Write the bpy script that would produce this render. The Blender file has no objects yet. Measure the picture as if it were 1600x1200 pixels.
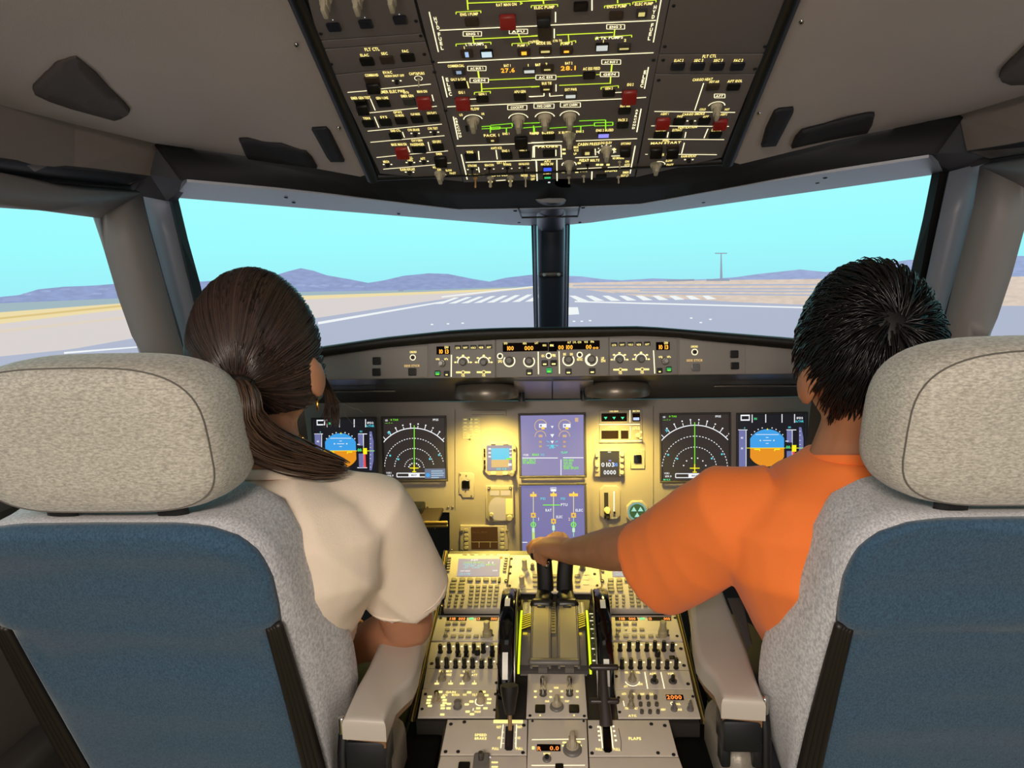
import bpy, bmesh, math, random
import numpy as np
from mathutils import Vector, Matrix, noise
from mathutils.bvhtree import BVHTree
random.seed(7); rng = np.random.default_rng(7)
SC = bpy.context.scene
COL = SC.collection
# ------------------------------------------------------------------ camera
FPX = 1201.0
CAM = Vector((0.0097, 0.0, 1.30))
def cam_axes(yaw, pitch, roll):
    fw = Vector((-math.sin(yaw)*math.cos(pitch), math.cos(yaw)*math.cos(pitch), math.sin(pitch)))
    r = Vector((math.cos(yaw), math.sin(yaw), 0)); u = r.cross(fw)
    c, s = math.cos(roll), math.sin(roll)
    return c*r + s*u, -s*r + c*u, fw
CR, CU, CF = cam_axes(math.radians(3.37), math.radians(-9), math.radians(-1.49))
cam = bpy.data.cameras.new('camera'); camo = bpy.data.objects.new('camera', cam); COL.objects.link(camo)
cam.sensor_width = 36; cam.lens = 36*FPX/1600; cam.clip_start = .02; cam.clip_end = 100
m = Matrix((CR, CU, -CF)).transposed().to_4x4(); m.translation = CAM; camo.matrix_world = m
SC.camera = camo
# ------------------------------------------------------------------ world, room light, exposure
vs = SC.view_settings; vs.view_transform = 'Standard'; vs.look = 'None'; vs.exposure = 0.0; vs.gamma = 1; vs.use_curve_mapping = False
wd = bpy.data.worlds.new('world'); SC.world = wd; wd.use_nodes = True
wd.node_tree.nodes['Background'].inputs[0].default_value = (1, .93, .86, 1)
wd.node_tree.nodes['Background'].inputs[1].default_value = 0.75
def area(name, loc, target, size, power, col, sy=None):
    l = bpy.data.lights.new(name, 'AREA'); l.energy = power; l.color = col; l.size = size
    if sy: l.shape = 'RECTANGLE'; l.size_y = sy
    o = bpy.data.objects.new(name, l); COL.objects.link(o); o.location = loc
    o.rotation_euler = (Vector(target)-Vector(loc)).to_track_quat('-Z', 'Y').to_euler(); return o
area('room_ceiling_light', (-.45, -1.1, 2.05), (-.3, 1.1, .75), 1.0, 122, (1, .88, .75), .5)
# ------------------------------------------------------------------ helpers
def ray(x, y): return ((x-800)/FPX*CR - (y-600)/FPX*CU + CF)
def W(x, y, Y):
    d = ray(x, y); return CAM + d*(Y-CAM.y)/d.y
def lin(c):
    if isinstance(c, str):
        c = [int(c[i:i+2], 16)/255 for i in (0, 2, 4)]
        c = [v/12.92 if v <= .04045 else ((v+.055)/1.055)**2.4 for v in c]
    return (c[0], c[1], c[2], 1)
MATS = {}
def mat(name, col='808080', rough=.5, metal=0, emit=None, es=1, bump=0, bscale=400, var=0, vscale=30, coat=0, trans=0, sheen=0, stretch=None, spec=.5):
    if name in MATS: return MATS[name]
    M = bpy.data.materials.new(name); M.use_nodes = True; nt = M.node_tree; b = nt.nodes['Principled BSDF']
    b.inputs['Base Color'].default_value = lin(col); b.inputs['Roughness'].default_value = rough; b.inputs['Metallic'].default_value = metal
    b.inputs['Specular IOR Level'].default_value = spec
    if coat: b.inputs['Coat Weight'].default_value = coat
    if trans: b.inputs['Transmission Weight'].default_value = trans
    if sheen: b.inputs['Sheen Weight'].default_value = sheen; b.inputs['Sheen Roughness'].default_value = .5
    if emit:
        b.inputs['Emission Color'].default_value = lin(emit); b.inputs['Emission Strength'].default_value = es
    tc = nt.nodes.new('ShaderNodeTexCoord'); src = tc.outputs['Object']
    if stretch:
        mp = nt.nodes.new('ShaderNodeMapping'); mp.inputs['Scale'].default_value = stretch; nt.links.new(src, mp.inputs[0]); src = mp.outputs[0]
    if var:
        n = nt.nodes.new('ShaderNodeTexNoise'); n.inputs['Scale'].default_value = vscale; n.inputs['Detail'].default_value = 4; nt.links.new(src, n.inputs['Vector'])
        r = nt.nodes.new('ShaderNodeValToRGB'); c = lin(col)
        r.color_ramp.elements[0].position = .3; r.color_ramp.elements[1].position = .7
        r.color_ramp.elements[0].color = tuple(max(0, v*(1-var)) for v in c[:3])+(1,); r.color_ramp.elements[1].color = tuple(min(1, v*(1+var)) for v in c[:3])+(1,)
        nt.links.new(n.outputs['Fac'], r.inputs[0]); nt.links.new(r.outputs[0], b.inputs['Base Color'])
    if bump:
        n = nt.nodes.new('ShaderNodeTexNoise'); n.inputs['Scale'].default_value = bscale; n.inputs['Detail'].default_value = 3; nt.links.new(src, n.inputs['Vector'])
        bp = nt.nodes.new('ShaderNodeBump'); bp.inputs['Strength'].default_value = bump; bp.inputs['Distance'].default_value = .002
        nt.links.new(n.outputs['Fac'], bp.inputs['Height']); nt.links.new(bp.outputs[0], b.inputs['Normal'])
    MATS[name] = M; return M
def glow(name, col, es=1.0):
    return mat('glow_'+name, '050505', .6, emit=col, es=es)
def hair_mat(name, c0, c1):
    M = mat(name, c0, .33, var=0); nt = M.node_tree; b = nt.nodes['Principled BSDF']
    g = nt.nodes.new('ShaderNodeNewGeometry'); n = nt.nodes.new('ShaderNodeValToRGB')
    n.color_ramp.elements[0].color = lin(c0); n.color_ramp.elements[1].color = lin(c1)
    nt.links.new(g.outputs['Random Per Island'], n.inputs[0]); nt.links.new(n.outputs[0], b.inputs['Base Color'])
    return M
# everyday materials
PANEL = mat('panel_paint', '8b827b', .5, bump=.15, bscale=900, var=.05, vscale=12)
PANELD = mat('panel_paint_dark', '3c3837', .55, bump=.1, bscale=900)
LINING = mat('lining_plastic', 'a69c99', .6, bump=.25, bscale=700, var=.05, vscale=4)
BEAM = mat('beam_plastic', '746861', .6, bump=.2, bscale=500)
FRAMEG = mat('window_frame_paint', '8a8d98', .38, bump=.08, bscale=500)
BLACK = mat('black_plastic', '0d0d0f', .42)
BLACKM = mat('black_matte', '131215', .75)
RUBBER = mat('rubber', '0a0a0b', .6)
DKBTN = mat('button_black', '0e0c0c', .4, spec=.3)
BROWNBTN = mat('button_brown', '3a2c25', .4)
RED = mat('guard_red', '8e1d1a', .35)
BEIGE = mat('knob_beige', 'b3a891', .45)
GREYK = mat('knob_grey', '6b6763', .4)
CHROME = mat('chrome', 'c9c7c2', .18, 1)
STEEL = mat('steel', '6d6963', .38, .8)
KEY = mat('key_grey', '8d8774', .5)
GLOSSB = mat('gloss_black', '060607', .12, coat=.6)
WHITE = mat('white_mark', 'e8e6dd', .4)
LEG = glow('legend', 'ffe98a', 1.5); LEGW = glow('legend_white', 'fff3c4', 1.5); GRNL = glow('legend_green', 'd6f03c', 1.3)
LEGD = glow('legend_dim', 'f3e28a', .8)
AMB = glow('amber', 'ffae32', 1.6); ORG = glow('digit_orange', 'ff8a3c', 1.5); GREEN = glow('green', '4ef09a', 1.1); GRN2 = glow('green_text', '78f028', 1.1)
CYAN = glow('cyan', '58d6e8', 1.0); WHT = glow('white', 'f4f6fa', 1.0); BLUE = glow('blue', '3f5bff', 1.2); LAV = glow('lavender', '9a94ff', 1.0)
SKYB = glow('horizon_blue', '3fa0e8', 1.0); EARTH = glow('horizon_earth', 'e8921e', 1.0); YEL = glow('yellow', 'f4e61e', 1.1); TAPE = glow('tape', '7d80b8', .8)
REDL = glow('red', 'f04a4a', 1); SCRB = glow('screen_black', '1b1a22', .8); SCRG = glow('screen_grey', '3a3230', .7); SCRP = glow('screen_wash', '918cc0', .85); SCRP2 = glow('screen_wash_dark', '7d7ab4', .85)  # lilac wash of reflection and backlight is put into the engine screens' colour
LCDK = mat('display_dark', '0c0403', .6, spec=.05); SMOKE = mat('display_smoked', '1a0f0a', .6, spec=.1); LCDBR = mat('display_brown', '3c2a22', .3)
DISPG = mat('display_glass', '0a0a0d', .12)

def obj(name, mesh, parent=None, material=None, smooth=False):
    o = bpy.data.objects.new(name, mesh); COL.objects.link(o)
    if parent is not None: o.parent = parent
    if material is not None and not mesh.materials: mesh.materials.append(material)
    if smooth:
        mesh.polygons.foreach_set('use_smooth', [True]*len(mesh.polygons))
    return o
def tag(o, label=None, cat=None, group=None, kind=None):
    if label: o['label'] = label
    if cat: o['category'] = cat
    if group: o['group'] = group
    if kind: o['kind'] = kind
    return o
def empty(name, matrix, label, cat, group=None):
    o = bpy.data.objects.new(name, None); COL.objects.link(o); o.empty_display_size = .03
    o.matrix_world = matrix; tag(o, label, cat, group); return o
def meshpy(name, v, f):
    me = bpy.data.meshes.new(name); me.from_pydata([tuple(p) for p in v], [], f); me.update(); return me
def bm_mesh(name, bm, smooth_angle=None):
    bmesh.ops.recalc_face_normals(bm, faces=bm.faces)
    me = bpy.data.meshes.new(name); bm.to_mesh(me); bm.free()
    if smooth_angle:
        me.polygons.foreach_set('use_smooth', [True]*len(me.polygons)); me.set_sharp_from_angle(angle=math.radians(smooth_angle))
    return me
def add_box(bm, c, s, bev=0, seg=2):
    r = bmesh.ops.create_cube(bm, size=1); vs_ = r['verts']
    for v in vs_: v.co = Vector((v.co.x*s[0]+c[0], v.co.y*s[1]+c[1], v.co.z*s[2]+c[2]))
    if bev:
        es = list({e for v in vs_ for e in v.link_edges})
        bmesh.ops.bevel(bm, geom=es, offset=min(bev, min(s)*.48), segments=seg, affect='EDGES', profile=.5)
def box_mesh(name, c, s, bev=0, seg=2):
    bm = bmesh.new(); add_box(bm, c, s, bev, seg); return bm_mesh(name, bm, 40)
def add_lathe(bm, prof, n=20, c=(0, 0), capb=True, capt=True, flute=0):
    rings = []
    for (r, z) in prof:
        rings.append([bm.verts.new((c[0]+r*(1-(flute if i % 2 else 0))*math.cos(2*math.pi*i/n), c[1]+r*(1-(flute if i % 2 else 0))*math.sin(2*math.pi*i/n), z)) for i in range(n)])
    for a, b in zip(rings, rings[1:]):
        for i in range(n): bm.faces.new((a[i], a[(i+1) % n], b[(i+1) % n], b[i]))
    if capt: bm.faces.new(rings[-1])
    if capb: bm.faces.new(rings[0][::-1])
def tube_geo(P, R, sides=10, up=(0, 0, 1), cap=True, round_end=True):
    """tapered tube; R list of r or (a,b): a along side axis, b along up axis"""
    P = [Vector(p) for p in P]; R = [(r, r) if not isinstance(r, (tuple, list)) else r for r in R]
    if round_end:
        d0 = (P[0]-P[1]).normalized(); d1 = (P[-1]-P[-2]).normalized()
        P0, R0 = [], []
        for k in (1.0, .7, .35): P0.append(P[0]+d0*min(R[0])*k*.8); R0.append(tuple(q*math.sqrt(max(.03, 1-k*k)) for q in R[0]))
        P1, R1 = [], []
        for k in (.35, .7, 1.0): P1.append(P[-1]+d1*min(R[-1])*k*.8); R1.append(tuple(q*math.sqrt(max(.03, 1-k*k)) for q in R[-1]))
        P = P0+P+P1; R = R0+R+R1
    V, F = [], []; n = len(P); up = Vector(up)
    for i in range(n):
        t = (P[min(i+1, n-1)]-P[max(i-1, 0)]).normalized()
        s = t.cross(up)
        if s.length < 1e-4: s = t.cross(Vector((1, 0, 0)))
        s.normalize(); w = s.cross(t).normalized()
        for k in range(sides):
            a = 2*math.pi*k/sides
            V.append(P[i]+s*R[i][0]*math.cos(a)+w*R[i][1]*math.sin(a))
    for i in range(n-1):
        for k in range(sides):
            F.append((i*sides+k, i*sides+(k+1) % sides, (i+1)*sides+(k+1) % sides, (i+1)*sides+k))
    if cap:
        F.append(tuple(range(sides))[::-1]); F.append(tuple((n-1)*sides+k for k in range(sides)))
    return V, F
def tube_mesh(name, P, R, sides=10, up=(0, 0, 1), round_end=True):
    V, F = tube_geo(P, R, sides, up, True, round_end); me = meshpy(name, V, F)
    bm = bmesh.new(); bm.from_mesh(me); bmesh.ops.recalc_face_normals(bm, faces=bm.faces); bm.to_mesh(me); bm.free()
    me.polygons.foreach_set('use_smooth', [True]*len(me.polygons)); me.set_sharp_from_angle(angle=math.radians(60)); return me
def spline(P, n):
    """Catmull-Rom through P (any dimension)"""
    P = [np.array(p, float) for p in P]; Q = [2*P[0]-P[1]]+P+[2*P[-1]-P[-2]]; out = []
    for k in range(n):
        t = k/(n-1)*(len(P)-1); i = min(int(t), len(P)-2); u = t-i
        a, b, c, d = Q[i:i+4]
        q = .5*((2*b)+(c-a)*u+(2*a-5*b+4*c-d)*u*u+(3*b-a-3*c+d)*u**3); out.append(Vector(q) if len(q) == 3 else q)
    return out
def join_geo(parts):
    V, F = [], []
    for v, f in parts:
        o = len(V); V += list(v); F += [tuple(i+o for i in q) for q in f]
    return V, F
def extrude_poly(name, pts, d, bev=0):
    """flat polygon (x,y) z 0..d"""
    bm = bmesh.new(); vs_ = [bm.verts.new((p[0], p[1], 0)) for p in pts]; f = bm.faces.new(vs_)
    r = bmesh.ops.extrude_face_region(bm, geom=[f]); nv = [e for e in r['geom'] if isinstance(e, bmesh.types.BMVert)]
    bmesh.ops.translate(bm, verts=nv, vec=(0, 0, d))
    if bev:
        top = [e for e in bm.edges if all(v in nv for v in e.verts)]
        bmesh.ops.bevel(bm, geom=top, offset=bev, segments=3, affect='EDGES', profile=.5)
    return bm_mesh(name, bm, 35)
# ------------------------------------------------------------------ glyphs
GL = {}
def glyph(ch):
    if ch in GL: return GL[ch]
    cu = bpy.data.curves.new('g', 'FONT'); cu.body = ch; cu.size = 1; cu.resolution_u = 2; cu.offset = .022
    o = bpy.data.objects.new('g', cu); COL.objects.link(o)
    dg = bpy.context.evaluated_depsgraph_get(); me = bpy.data.meshes.new_from_object(o.evaluated_get(dg))
    V = [(v.co.x, v.co.y) for v in me.vertices]; F = [tuple(p.vertices) for p in me.polygons]
    bpy.data.objects.remove(o); bpy.data.curves.remove(cu); bpy.data.meshes.remove(me)
    adv = (max(v[0] for v in V)+.07) if V else .3
    GL[ch] = (V, F, adv); return GL[ch]
CAPH = None
# ------------------------------------------------------------------ frames on real planes
class Frame:
    def __init__(s, O, V, U=(1, 0, 0)):
        s.O = Vector(O); s.U = Vector(U).normalized(); s.V = Vector(V).normalized(); s.N = s.U.cross(s.V).normalized()
    def uv(s, x, y, n=0):
        d = ray(x, y); t = ((s.O+s.N*n-CAM).dot(s.N))/d.dot(s.N); p = CAM+d*t-s.O
        return p.dot(s.U), p.dot(s.V)
    def sc(s, x, y):
        a = s.uv(x, y); b = s.uv(x+1, y); c = s.uv(x, y-1); return abs(b[0]-a[0]), abs(c[1]-a[1])
    def at(s, u, v, n=0): return s.O+s.U*u+s.V*v+s.N*n
    def shift(s, u, v, n=0):
        return Frame(s.at(u, v, n), s.V, s.U)
    def matrix(s):
        M = Matrix((s.U, s.V, s.N)).transposed().to_4x4(); M.translation = s.O; return M
def frame_yz(a, b):
    """plane containing the x axis and the two (y,z) points a (low in picture) and b (high)"""
    return Frame((0, a[0], a[1]), (0, b[0]-a[0], b[1]-a[1]))
class Art:
    """flat print on a panel: one mesh, several materials; positions given on the panel plane"""
    def __init__(s, fr, n=.0006): s.fr = fr; s.n = n; s.V = []; s.F = []; s.MI = []; s.ms = []
    def mi(s, m):
        if m not in s.ms: s.ms.append(m)
        return s.ms.index(m)
    def poly(s, pts, m, dn=0):
        o = len(s.V); s.V += [(p[0], p[1], s.n+dn) for p in pts]; s.F.append(tuple(range(o, o+len(pts)))); s.MI.append(s.mi(m))
    def P(s, x, y): return s.fr.uv(x, y, s.n)
    def rect(s, x0, y0, x1, y1, m, dn=0): # picture-space corner positions, squared up to the panel axes
        c = s.P((x0+x1)/2, (y0+y1)/2); a, b = s.fr.sc((x0+x1)/2, (y0+y1)/2); w = abs(x1-x0)*a/2; h = abs(y1-y0)*b/2
        s.poly([(c[0]-w, c[1]-h), (c[0]+w, c[1]-h), (c[0]+w, c[1]+h), (c[0]-w, c[1]+h)], m, dn)
    def crect(s, x, y, w, h, m, dn=0): s.rect(x-w/2, y-h/2, x+w/2, y+h/2, m, dn)
    def seg(s, a, b, w, m, dn=0):
        d = (b[0]-a[0], b[1]-a[1]); L = math.hypot(*d) or 1e-9; nx, ny = -d[1]/L*w/2, d[0]/L*w/2
        s.poly([(a[0]-nx, a[1]-ny), (b[0]-nx, b[1]-ny), (b[0]+nx, b[1]+ny), (a[0]+nx, a[1]+ny)], m, dn)
    def line(s, pts, w, m, dn=0):
        sc_ = s.fr.sc(*pts[0])[0]
        for a, b in zip(pts, pts[1:]): s.seg(s.P(*a), s.P(*b), w*sc_, m, dn)
    def arc(s, x, y, r, a0, a1, w, m, dash=0, n=28, dn=0, squash=1):
        c = s.P(x, y); k = s.fr.sc(x, y)[0]; pts = []
        for i in range(n+1):
            a = math.radians(a0+(a1-a0)*i/n); pts.append((c[0]+r*k*math.cos(a), c[1]+r*k*math.sin(a)*squash))
        for i, (p, q) in enumerate(zip(pts, pts[1:])):
            if dash and i % 2: continue
            s.seg(p, q, w*k, m, dn)
    def disc(s, x, y, r, m, n=16, a0=0, a1=360, dn=0, ry=None):
        c = s.P(x, y); k = s.fr.sc(x, y)[0]; ry = ry or r
        s.poly([(c[0]+r*k*math.cos(math.radians(a0+(a1-a0)*i/n)), c[1]+ry*k*math.sin(math.radians(a0+(a1-a0)*i/n))) for i in range(n if a1-a0 >= 360 else n+1)], m, dn)
    def text(s, t, x, y, h, m, w=None, rot=0, dn=0, align='c'):
        global CAPH
        if CAPH is None: CAPH = max(v[1] for v in glyph('H')[0])
        a, b = s.fr.sc(x, y); c = s.P(x, y); hs = h*b/CAPH
        L = sum(glyph(ch)[2] for ch in t) or 1; ws = (w*a/L) if w else hs*.82
        ox = -L*ws/2 if align == 'c' else 0; i = s.mi(m); cr, sr = math.cos(rot), math.sin(rot)
        for ch in t:
            V, F, adv = glyph(ch); o = len(s.V)
            for (gx, gy) in V:
                px, py = ox+gx*ws, (gy-CAPH/2)*hs; s.V.append((c[0]+px*cr-py*sr, c[1]+px*sr+py*cr, s.n+dn))
            for f in F: s.F.append(tuple(q+o for q in f)); s.MI.append(i)
            ox += adv*ws
    def build(s, name, parent):
        if not s.F: return None
        me = meshpy(name, s.V, s.F)
        for m_ in s.ms: me.materials.append(m_)
        me.polygons.foreach_set('material_index', s.MI); return obj(name, me, parent)
# ------------------------------------------------------------------ shared little meshes (unit size, z = 0 at the panel)
UM = {}
def umesh(kind, m):
    k = (kind, m.name)
    if k in UM: return UM[k]
    bm = bmesh.new()
    if kind == 'button': add_box(bm, (0, 0, .5), (1, 1, 1), .09, 1)
    elif kind == 'lens': add_box(bm, (0, 0, .5), (1, 1, 1), 0)
    elif kind == 'key': add_box(bm, (0, 0, .5), (1, 1, 1), .16, 1)
    elif kind == 'rkey': add_lathe(bm, [(.5, 0), (.46, .8), (.36, 1)], 10)
    elif kind == 'round': add_lathe(bm, [(.5, 0), (.5, .12), (.42, .16), (.40, .92), (.34, 1.0)], 28, flute=.07)
    elif kind == 'smooth': add_lathe(bm, [(.5, 0), (.48, .8), (.42, 1.0)], 20)
    elif kind == 'tall': add_lathe(bm, [(.5, 0), (.5, .1), (.36, .14), (.38, .85), (.30, 1.0)], 12)
    elif kind == 'stack':
        add_lathe(bm, [(.5, 0), (.5, .3), (.42, .38), (.42, .55)], 20, flute=.05); add_lathe(bm, [(.33, .5), (.33, .95), (.27, 1.0)], 16, flute=.05)
    elif kind == 'bar':
        add_lathe(bm, [(.5, 0), (.48, .16), (.42, .3)], 24)
        add_box(bm, (0, 0, .6), (.34, .94, .8), .1, 2)
        add_box(bm, (-.21, 0, .42), (.1, .8, .5), .04, 1); add_box(bm, (.21, 0, .42), (.1, .8, .5), .04, 1)
    elif kind == 'toggle':
        add_lathe(bm, [(.5, 0), (.5, .12), (.32, .2)], 10); add_lathe(bm, [(.15, .15), (.2, .75), (.24, .9), (.12, 1)], 8)
    elif kind == 'guard':
        vs_ = [bm.verts.new(p) for p in [(-.5, -.5, 0), (.5, -.5, 0), (.5, .5, 0), (-.5, .5, 0), (-.5, -.5, 1), (.5, -.5, 1), (.5, .5, .55), (-.5, .5, .55)]]
        for f in [(0, 3, 2, 1), (4, 5, 6, 7), (0, 1, 5, 4), (1, 2, 6, 5), (2, 3, 7, 6), (3, 0, 4, 7)]: bm.faces.new([vs_[i] for i in f])
        bmesh.ops.bevel(bm, geom=list(bm.edges), offset=.07, segments=1, affect='EDGES', profile=.5)
        add_lathe(bm, [(.08, .9), (.08, 1.05)], 6, (-.25, -.3)); add_lathe(bm, [(.08, .9), (.08, 1.05)], 6, (.25, -.3))
    elif kind == 'ring':
        add_lathe(bm, [(.5, 0), (.5, .6), (.44, 1), (.3, 1), (.26, .5)], 12, capb=False)
    elif kind == 'screw':
        add_lathe(bm, [(.5, 0), (.5, .5), (.38, .9), (.1, .7)], 10)
    me = bm_mesh(kind, bm, 38); me.materials.append(m); UM[k] = me; return me
PLURAL = {}
class Panel:
    """a thing standing on a plane: a plate plus its controls and print"""
    def __init__(s, name, label, cat, fr, rect, thick=.008, material=None, group=None, plate='plate', base=0, bev=.0015, root=True, poly=None, parent=None, back=0):
        x0, y0, x1, y1 = rect; xm, ym = (x0+x1)/2, (y0+y1)/2
        c = fr.uv(xm, ym); s.fr0 = fr; s.fr = fr.shift(c[0], c[1], base+thick)   # local z=0 is the plate's face
        a = s.fr.uv(x0, ym); b = s.fr.uv(x1, ym); t = s.fr.uv(xm, y0); d = s.fr.uv(xm, y1)
        s.u0, s.u1, s.v0, s.v1 = a[0], b[0], d[1], t[1]; s.thick = thick
        s.root = empty(name, s.fr.matrix(), label, cat, group) if parent is None else parent
        if parent is not None: s.fr = parent['_fr'] if False else s.fr
        if poly: me = extrude_poly(plate, [s.fr.uv(*p) for p in poly], thick+back, bev); me.transform(Matrix.Translation((0, 0, -thick-back)))
        else: me = box_mesh(plate, ((s.u0+s.u1)/2, (s.v0+s.v1)/2, -(thick+back)/2), (s.u1-s.u0, s.v1-s.v0, thick+back), bev, 1)
        s.plate = obj(plate, me, s.root, material or PANEL); s.par = s.plate; s.art = Art(s.fr)
    def put(s, kind, name, x, y, w, h, z, m, n=0, rot=0, parent=None, label=None):
        c = s.fr.uv(x, y, n); a, b = s.fr.sc(x, y)
        o = obj(name, umesh(kind, m), parent or s.par)
        o.location = (c[0], c[1], n); o.scale = (w*a, (h*b if h else w*a), z)
        if rot: o.rotation_euler = (0, 0, rot)
        if label: o['label'] = label
        return o
    def btn(s, x, y, w=20, h=11, z=.003, m=None, lit=None, lm=None, name='push_button'):
        o = s.put('button', name, x, y, w, h, z, m or DKBTN)
        if lit: s.art.crect(x, y, w*lit[0], h*lit[1], lm, z)
        return o
    def round(s, x, y, d, z=.012, m=None, name='rotary_knob', kind='round'): return s.put(kind, name, x, y, d, None, z, m or GREYK)
    def bar(s, x, y, d, z=.02, m=None, rot=0, name='selector_knob'): return s.put('bar', name, x, y, d, None, z, m or BEIGE, rot=rot)
    def toggle(s, x, y, d=7, z=.016, m=None): return s.put('toggle', 'toggle_switch', x, y, d, None, z, m or CHROME)
    def guard(s, x, y, w, h, z=.014, m=None): return s.put('guard', 'switch_guard', x, y, w, h, z, m or RED)
    def fast(s, pts, d=4, m=None):
        for p in pts: s.put('ring', 'fastener', p[0], p[1], d, None, .0012, m or BLACKM)
    def text(s, t, x, y, h, m=None, **k): s.art.text(t, x, y, h, m or LEG, **k)
    def line(s, pts, w=1.3, m=None): s.art.line(pts, w, m or LEGW)
    def done(s, name='legend'): return s.art.build(name, s.par)
# planes of the cockpit (y, z): low edge in the picture, high edge in the picture
OVH = frame_yz((1.39, 1.464), (1.003, 1.621))
MAIN = Frame((0, 1.868, .80), (0, math.sin(math.radians(5)), math.cos(math.radians(5))))
GLARE = Frame((0, 1.60, 1.10), (0, math.sin(math.radians(8)), math.cos(math.radians(8))))
PEDF = frame_yz((1.44, .606), (1.60, .671))
PEDR = frame_yz((1.17, .5535), (1.44, .606))
# add section support
def section(s, poly=None, rect=None, name='panel_section', gap=.0022, m=None):
    if rect: me_pts = [(rect[0], rect[1]), (rect[2], rect[1]), (rect[2], rect[3]), (rect[0], rect[3])]
    else: me_pts = poly
    pts = [s.fr.uv(*p) for p in me_pts]
    me = extrude_poly(name, pts[::-1], gap, .0008); me.transform(Matrix.Translation((0, 0, -gap)))
    s.done(); o = obj(name, me, s.root, m or mat('overhead_paint', '6c6462', .55, bump=.12, bscale=900)); s.par = o; s.art = Art(s.fr); return o
Panel.section = section
# ================================================================== STRUCTURE
def grid_mesh(name, rows, smooth=True):
    """rows: list of equal-length lists of Vectors"""
    n = len(rows[0]); V = [p for r in rows for p in r]; F = []
    for i in range(len(rows)-1):
        for j in range(n-1): F.append((i*n+j, i*n+j+1, (i+1)*n+j+1, (i+1)*n+j))
    me = meshpy(name, V, F); me.polygons.foreach_set('use_smooth', [smooth]*len(me.polygons)); return me
def resample(P, n):
    P = [Vector(p) for p in P]; L = [0]
    for a, b in zip(P, P[1:]): L.append(L[-1]+(b-a).length)
    out = []
    for k in range(n):
        t = L[-1]*k/(n-1); i = 0
        while i < len(P)-2 and L[i+1] < t: i += 1
        u = (t-L[i])/max(1e-9, L[i+1]-L[i]); out.append(P[i].lerp(P[i+1], u))
    return out
def mirror(P): return [Vector((-p.x, p.y, p.z)) for p in P]
def both(P): # left (outer->centre) points then mirrored right (centre->outer)
    return list(P)+mirror(P)[::-1]
def struct(name, me, m, label, cat, sub=0):
    o = obj(name, me, None, m); tag(o, label, cat, None, 'structure')
    if sub:
        md = o.modifiers.new('s', 'SOLIDIFY'); md.thickness = sub; md.offset = -1
    return o
win_top = resample([(-.753, 1.55, 1.451), (-.0473, 2.05, 1.395)], 14)
strip_up = resample([W(292, 280, 1.37), W(512, 300, 1.45), W(719, 324, 1.55), W(835, 322, 1.57)], 14)
strip_up[-1].x = -.0
win_top[-1] = Vector((-.0, 2.06, 1.395))
band_up = resample([W(246, 222, 1.425), W(400, 238, 1.42), W(585, 258, 1.415), W(719, 268, 1.405), Vector((0, 1.40, 1.476))], 14)
sx_ = [strip_up[0]+Vector((-.012, .0, -.002))]+strip_up; bx_ = [band_up[0]+Vector((-.010, .0, .0))]+band_up
struct('trim_1', grid_mesh('header', [both(strip_up), both(win_top)], False), FRAMEG, 'grey metal header strip along the top of both front windows', 'window header', .010).modifiers[0].offset = 0
struct('trim_2', grid_mesh('soffit', [both(bx_), both(sx_)], True), BLACKM, 'black soffit band between the overhead panel and the window header', 'soffit', .004)
# side beam, ceiling
beam_top = [W(246, 225, 1.42), W(120, 195, 1.28), W(0, 166, 1.15)]; beam_top += [Vector((-.86, .6, 1.60)), Vector((-.86, -.9, 1.62))]
beam_bot = [W(238, 275, 1.44), W(120, 264, 1.30), W(0, 253, 1.17)]; beam_bot += [Vector((-.90, .6, 1.47)), Vector((-.90, -.9, 1.47))]
bu2 = [p+Vector((-.05, .02, -.012)) for p in beam_bot]
rail = [Vector((-.290, 1.396, 1.470)), Vector((-.290, 1.003, 1.630)), Vector((-.290, .6, 1.792)), Vector((-.290, .2, 1.87)), Vector((-.290, -.9, 1.89))]
ceil_front = [W(590, 281, 1.392), W(400, 246, 1.41), W(246, 225, 1.42)]
def ceil_rows():
    A = resample(rail, 16); B = resample(beam_top, 16); rows = []
    for i in range(16):
        a, b = A[i], B[i]; r = []
        for j in range(9):
            t = j/8; p = a.lerp(b, t); bow = math.sin(math.pi*t)*.035*min(1, i/3); r.append(p+Vector((0, 0, bow)))
        rows.append(r)
    f0 = resample([rows[0][0]]+ceil_front, 9); rows[0] = f0
    for i in (1, 2): rows[i] = [rows[i][0]]+[rows[0][j].lerp(rows[3][j], i/3) for j in range(1, 8)]+[rows[i][8]]
    return rows
CR_ = ceil_rows()
me = grid_mesh('ceiling', CR_); V0 = [v.co.copy() for v in me.vertices]; F0 = [tuple(p.vertices) for p in me.polygons]
Vr = [Vector((-v.x, v.y, v.z)) for v in V0]; n0 = len(V0)
top = [Vector((-.290, .6, 1.792)), Vector((.290, .6, 1.792)), Vector((.290, .2, 1.87)), Vector((-.290, .2, 1.87)), Vector((.290, -.9, 1.89)), Vector((-.290, -.9, 1.89))]
F1 = F0+[tuple(n0+i for i in f[::-1]) for f in F0]+[(2*n0, 2*n0+1, 2*n0+2, 2*n0+3), (2*n0+3, 2*n0+2, 2*n0+4, 2*n0+5)]
ceil = struct('ceiling', meshpy('ceiling', V0+Vr+top, F1), LINING, 'grey-brown moulded ceiling lining on both sides of the overhead panel', 'ceiling')
ceil.data.polygons.foreach_set('use_smooth', [True]*len(ceil.data.polygons))
CBV = BVHTree.FromPolygons([v.co for v in ceil.data.vertices], [tuple(p.vertices) for p in ceil.data.polygons])
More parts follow.
